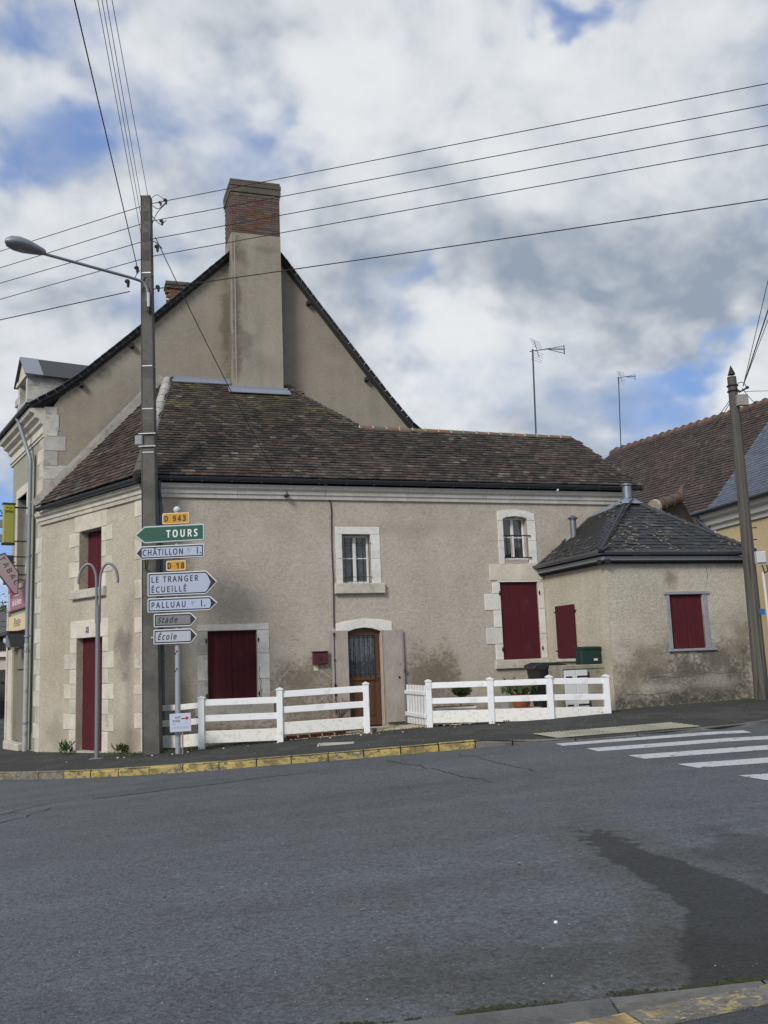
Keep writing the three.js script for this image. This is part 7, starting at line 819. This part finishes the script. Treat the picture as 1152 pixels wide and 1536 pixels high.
{ // ------------------------------------------------------------ weeds and grass along the wall foot
  const blade = leafGeo(0.10, 0.014); srand(401);
  const spots = []; const line = (ax, az, bx, bz, n, w, s) => { for (let i = 0; i < n; i++) { const t = rnd(); spots.push([lerp(ax, bx, t) + rr(-w, w), lerp(az, bz, t) + rr(-w, w), s * rr(0.5, 1.2)]); } };
  line(-4.9, -19.1, -3.7, -18.75, 420, 0.12, 0.75); line(-3.7, -18.85, -2.2, -18.95, 220, 0.07, 0.55); line(-5.3, -19.15, -4.8, -18.85, 160, 0.12, 0.8); line(4.5, -19.5, 7.5, -20.5, 420, 0.05, 0.45); line(-8.0, -22.4, -5.0, -19.35, 200, 0.05, 0.5); line(-0.4, -19.3, 0.7, -19.4, 200, 0.1, 0.45); line(0.9, -19.3, 4.2, -18.85, 160, 0.04, 0.4); line(6.4, -20.0, 8.6, -20.0, 260, 0.14, 0.4); line(1.0, -20.95, 3.5, -21.7, 200, 0.06, 0.7);
  const gs = scatter(scene, 'grass', blade, spots.length, (i) => ({ p: onG(spots[i][0], spots[i][1], PAV - 0.005), r: [rr(-0.7, 0.7), rr(0, 6.28), rr(-0.6, 0.6)], s: spots[i][2] }), () => { const c = green(1.15); return rnd() < 0.25 ? [c[0] * 1.6, c[1] * 1.1, c[2]] : c; }); gs.userData = { kind: 'stuff', label: 'thin grass and moss along the foot of walls and fence', category: 'grass' };
  const weed = (label, x, z, n, r, h) => { const t = thing('weed', label, 'weed', W0, [x, gY(x, z, PAV), z]); const im = scatter(t, 'leaves', leafGeo(0.13, 0.035), n, () => { const a = rr(0, 6.28), q = Math.sqrt(rnd()) * r; return { p: V(Math.cos(a) * q * 0.7, rr(0, h), Math.sin(a) * q * 0.5), r: [rr(-1.1, 0.3), rr(0, 6.28), rr(-0.8, 0.8)], s: rr(0.6, 1.3) }; }, () => green(1.3)); im.userData.kind = 'stuff'; P(t, 'stem', [rod(V(0, -0.03, 0), V(0.02, h, 0), 0.008), rod(V(0, -0.03, 0), V(-0.06, h * 0.8, 0.03), 0.006)], flat(0.05, 0.07, 0.03)); };
  weed('bright green weed at the wall foot left of the left door', -7.0, -21.05, 90, 0.2, 0.2); weed('low weed at the wall foot right of the hook post', -5.45, -19.75, 90, 0.25, 0.10);
  // crumbs and dead leaves on the dark pavement
  const cr = scatter(scene, 'litter', new THREE.IcosahedronGeometry(1, 0).scale(1, 0.5, 1), 420, () => { const x = rr(-7, 7.5), z = lerp(-16.3, -18.9, rnd()) - (x < -5 ? 1.5 : 0); return { p: onG(x, z, PAV + 0.003), r: [0, rr(0, 6), 0], s: rr(0.004, 0.012) }; }, () => { const f = rr(0.05, 0.3); return [f, f * 0.9, f * 0.75]; }); cr.userData = { kind: 'stuff', label: 'crumbs and grit on the dark pavement', category: 'grit' };
  const chips = scatter(scene, 'road_grit', new THREE.IcosahedronGeometry(1, 0).scale(1, 0.4, 1), 700, () => { const x = rr(-4, 4.5), z = -4.8 - Math.pow(rnd(), 1.5) * 9; return { p: V(x, gY(x, z, 0.002), z), r: [0, rr(0, 6), 0], s: rr(0.0015, 0.005) }; }, () => { const f = rr(0.15, 0.6); return [f, f, f]; }); chips.userData = { kind: 'stuff', label: 'pale grit scattered on the road', category: 'grit' };
}
{ // ------------------------------------------------------------ down the street on the far left
  const bg = thing('village_house', 'pale low house with grey roof far down the left street', 'house', new Frame(-34, -50, 90)); P(bg, 'wall', box(0, 15, -1.2, 2.45, -8, 0), flat(0.5, 0.46, 0.38)); P(bg, 'fascia', bbox(-0.2, 15.2, 2.45, 2.85, -0.3, 0.25), flat(0.66, 0.64, 0.58)); P(bg, 'roof', [slab([V(-0.4, 2.85, 0.4), V(15.4, 2.85, 0.4), V(15.4, 5.0, -4), V(-0.4, 5.0, -4)], 0.1, V(0, 1, 1)), slab([V(-0.4, 2.85, -8.4), V(15.4, 2.85, -8.4), V(15.4, 5.0, -4), V(-0.4, 5.0, -4)], 0.1, V(0, 1, -1)), polyGeo([[V(15.2, 2.8, 0), V(15.2, 2.8, -8), V(15.2, 4.9, -4)]])], flat(0.085, 0.085, 0.095)); P(bg, 'dark_bay', box(11.0, 14.9, -1.2, 1.8, 0.0, 0.03), flat(0.05, 0.045, 0.04)); P(bg, 'chimney', box(12.8, 13.6, 4.0, 5.6, -4.3, -3.7), flat(0.25, 0.11, 0.07));
  const sh = thing('brick_shed', 'brick red lean-to with grey roof slope on the far left', 'shed', new Frame(-27.6, -62, 90)); P(sh, 'wall', box(0, 3.0, -1, 5.0, -3, 0), flat(0.20, 0.085, 0.055)); P(sh, 'roof', slab([V(2.4, 5.6, 0.3), V(5.2, 3.4, 0.3), V(5.2, 3.4, -3), V(2.4, 5.6, -3)], 0.1, V(0.5, 1, 0)), flat(0.13, 0.13, 0.135));
  const tree = (label, x, z, h, r, n, conifer, seed) => { const t = thing('street_tree', label, 'tree', W0, [x, gY(x, z) - 0.1, z]); srand(seed); P(t, 'trunk', [cyl(0.2, 0.05, h * 0.9, 0, 0, 0, 8), ...Array.from({ length: 9 }, (_, i) => { const a = i * 2.4, y = h * (0.35 + i * 0.06); return rod(V(0, y, 0), V(Math.cos(a) * r * 0.6, y + r * 0.4, Math.sin(a) * r * 0.6), 0.05, 5); })], flat(0.06, 0.045, 0.035)); const cl = Array.from({ length: 26 }, () => { const a = rr(0, 6.28), f = rnd(), y = h * (0.3 + 0.7 * f), w = conifer ? r * (1.05 - f) : r * Math.sqrt(1 - (2 * f - 1) ** 2) ; return V(Math.cos(a) * w * rr(0.4, 1), y, Math.sin(a) * w * rr(0.4, 1)); }); const im = scatter(t, 'crown', leafGeo(0.34, 0.2), n, () => { const c = cl[Math.floor(rnd() * 26)], s = r * 0.34; return { p: V(c.x + (rr(-1, 1) + rr(-1, 1)) * s, c.y + (rr(-1, 1) + rr(-1, 1)) * s * 0.8, c.z + (rr(-1, 1) + rr(-1, 1)) * s), r: [rr(-1.5, 1.5), rr(0, 6), rr(-1, 1)], s: rr(0.6, 1.3) }; }, () => { const c = green(0.9); return rnd() < 0.2 ? [c[0] * 2, c[1] * 1.6, c[2] * 2] : c; }); im.userData.kind = 'stuff'; };
  tree('dark pointed conifer on the far left behind the low house', -29.0, -70, 7.6, 2.0, 2600, true, 501); tree('round leafy tree on the far left beside the conifer', -26.4, -66, 5.6, 2.4, 2600, false, 502);
  tree('dark bush-like tree in front of the low pale house', -20.6, -47.5, 2.3, 1.0, 1800, false, 503);
  const car = thing('parked_car', 'light blue parked car at the far left edge', 'car', new Frame(-24.9, -60, 75), [0, gY(-24.9, -60) + 0.02, 0]); const paint = std({ color: lin(0.32, 0.40, 0.50), roughness: 0.3, metalness: 0.3 });
  P(car, 'body', extr(polyShape([[-2.0, 0.35], [2.0, 0.32], [2.08, 0.62], [1.95, 0.85], [1.1, 0.98], [0.5, 1.42], [-1.1, 1.45], [-1.8, 1.05], [-2.08, 0.95], [-2.1, 0.5]]), -0.82, 0.82, 0.08), paint); P(car, 'side_window', [extr(polyShape([[0.95, 0.98], [0.45, 1.35], [-0.2, 1.37], [-0.2, 0.98]]), 0.80, 0.83), extr(polyShape([[-0.28, 0.98], [-0.28, 1.37], [-1.05, 1.37], [-1.55, 1.02]]), 0.80, 0.83)], flat(0.02, 0.025, 0.03, { roughness: 0.1 })); P(car, 'windscreen', slab([V(1.12, 0.99, 0.72), V(0.56, 1.4, 0.66), V(0.56, 1.4, -0.66), V(1.12, 0.99, -0.72)], 0.02, V(1, 1, 0)), flat(0.02, 0.025, 0.03, { roughness: 0.1 })); for (const x of [-1.3, 1.28]) for (const z of [-0.74, 0.74]) { const w = P(car, 'wheel', new THREE.CylinderGeometry(0.32, 0.32, 0.2, 20).rotateX(Math.PI / 2).translate(x, 0.32, z), MAT.rubber); sub(w, 'rim', new THREE.CylinderGeometry(0.2, 0.2, 0.21, 16).rotateX(Math.PI / 2).translate(x, 0.32, z), flat(0.35, 0.36, 0.38, { metalness: 0.6, roughness: 0.4 })); } for (const z of [-0.6, 0.6]) P(car, 'headlight', bbox(-0.16, 0.16, -0.08, 0.08, 0, 0.04, 0.01).rotateY(Math.PI / 2).translate(2.03, 0.72, z), flat(0.6, 0.62, 0.65, { roughness: 0.15 }));
  const um = thing('cafe_parasol', 'blue parasol above the car on the far left', 'parasol', W0, [-21.3, gY(-21.3, -52), -52]); P(um, 'pole', rod(V(0, 0, 0), V(0, 2.3, 0), 0.03), flat(0.5, 0.5, 0.5)); P(um, 'canopy', new THREE.ConeGeometry(1.25, 0.5, 8, 1, true).translate(0, 2.2, 0), flat(0.05, 0.12, 0.32)); P(um, 'base', cyl(0.3, 0.3, 0.08, 0, 0, 0, 16), MAT.rubber);
  for (const [y0, z, i, s] of [[4.3, -38, 0, 'upper'], [3.55, -38, 1, 'middle'], [3.35, -38, 2, 'lower']]) solo('street_wire', s + ' of three thin wires across the street behind the TABAC sign', 'wire', rod(V(-30, y0 - 0.1, z), V(-13.5, y0 + 0.1, z), 0.012, 5), MAT.black, W0, 'thin wires down the left street');
}
scene.traverse((o) => { if (o.isMesh) { o.castShadow = true; o.receiveShadow = true; } });
renderer.render(scene, camera);
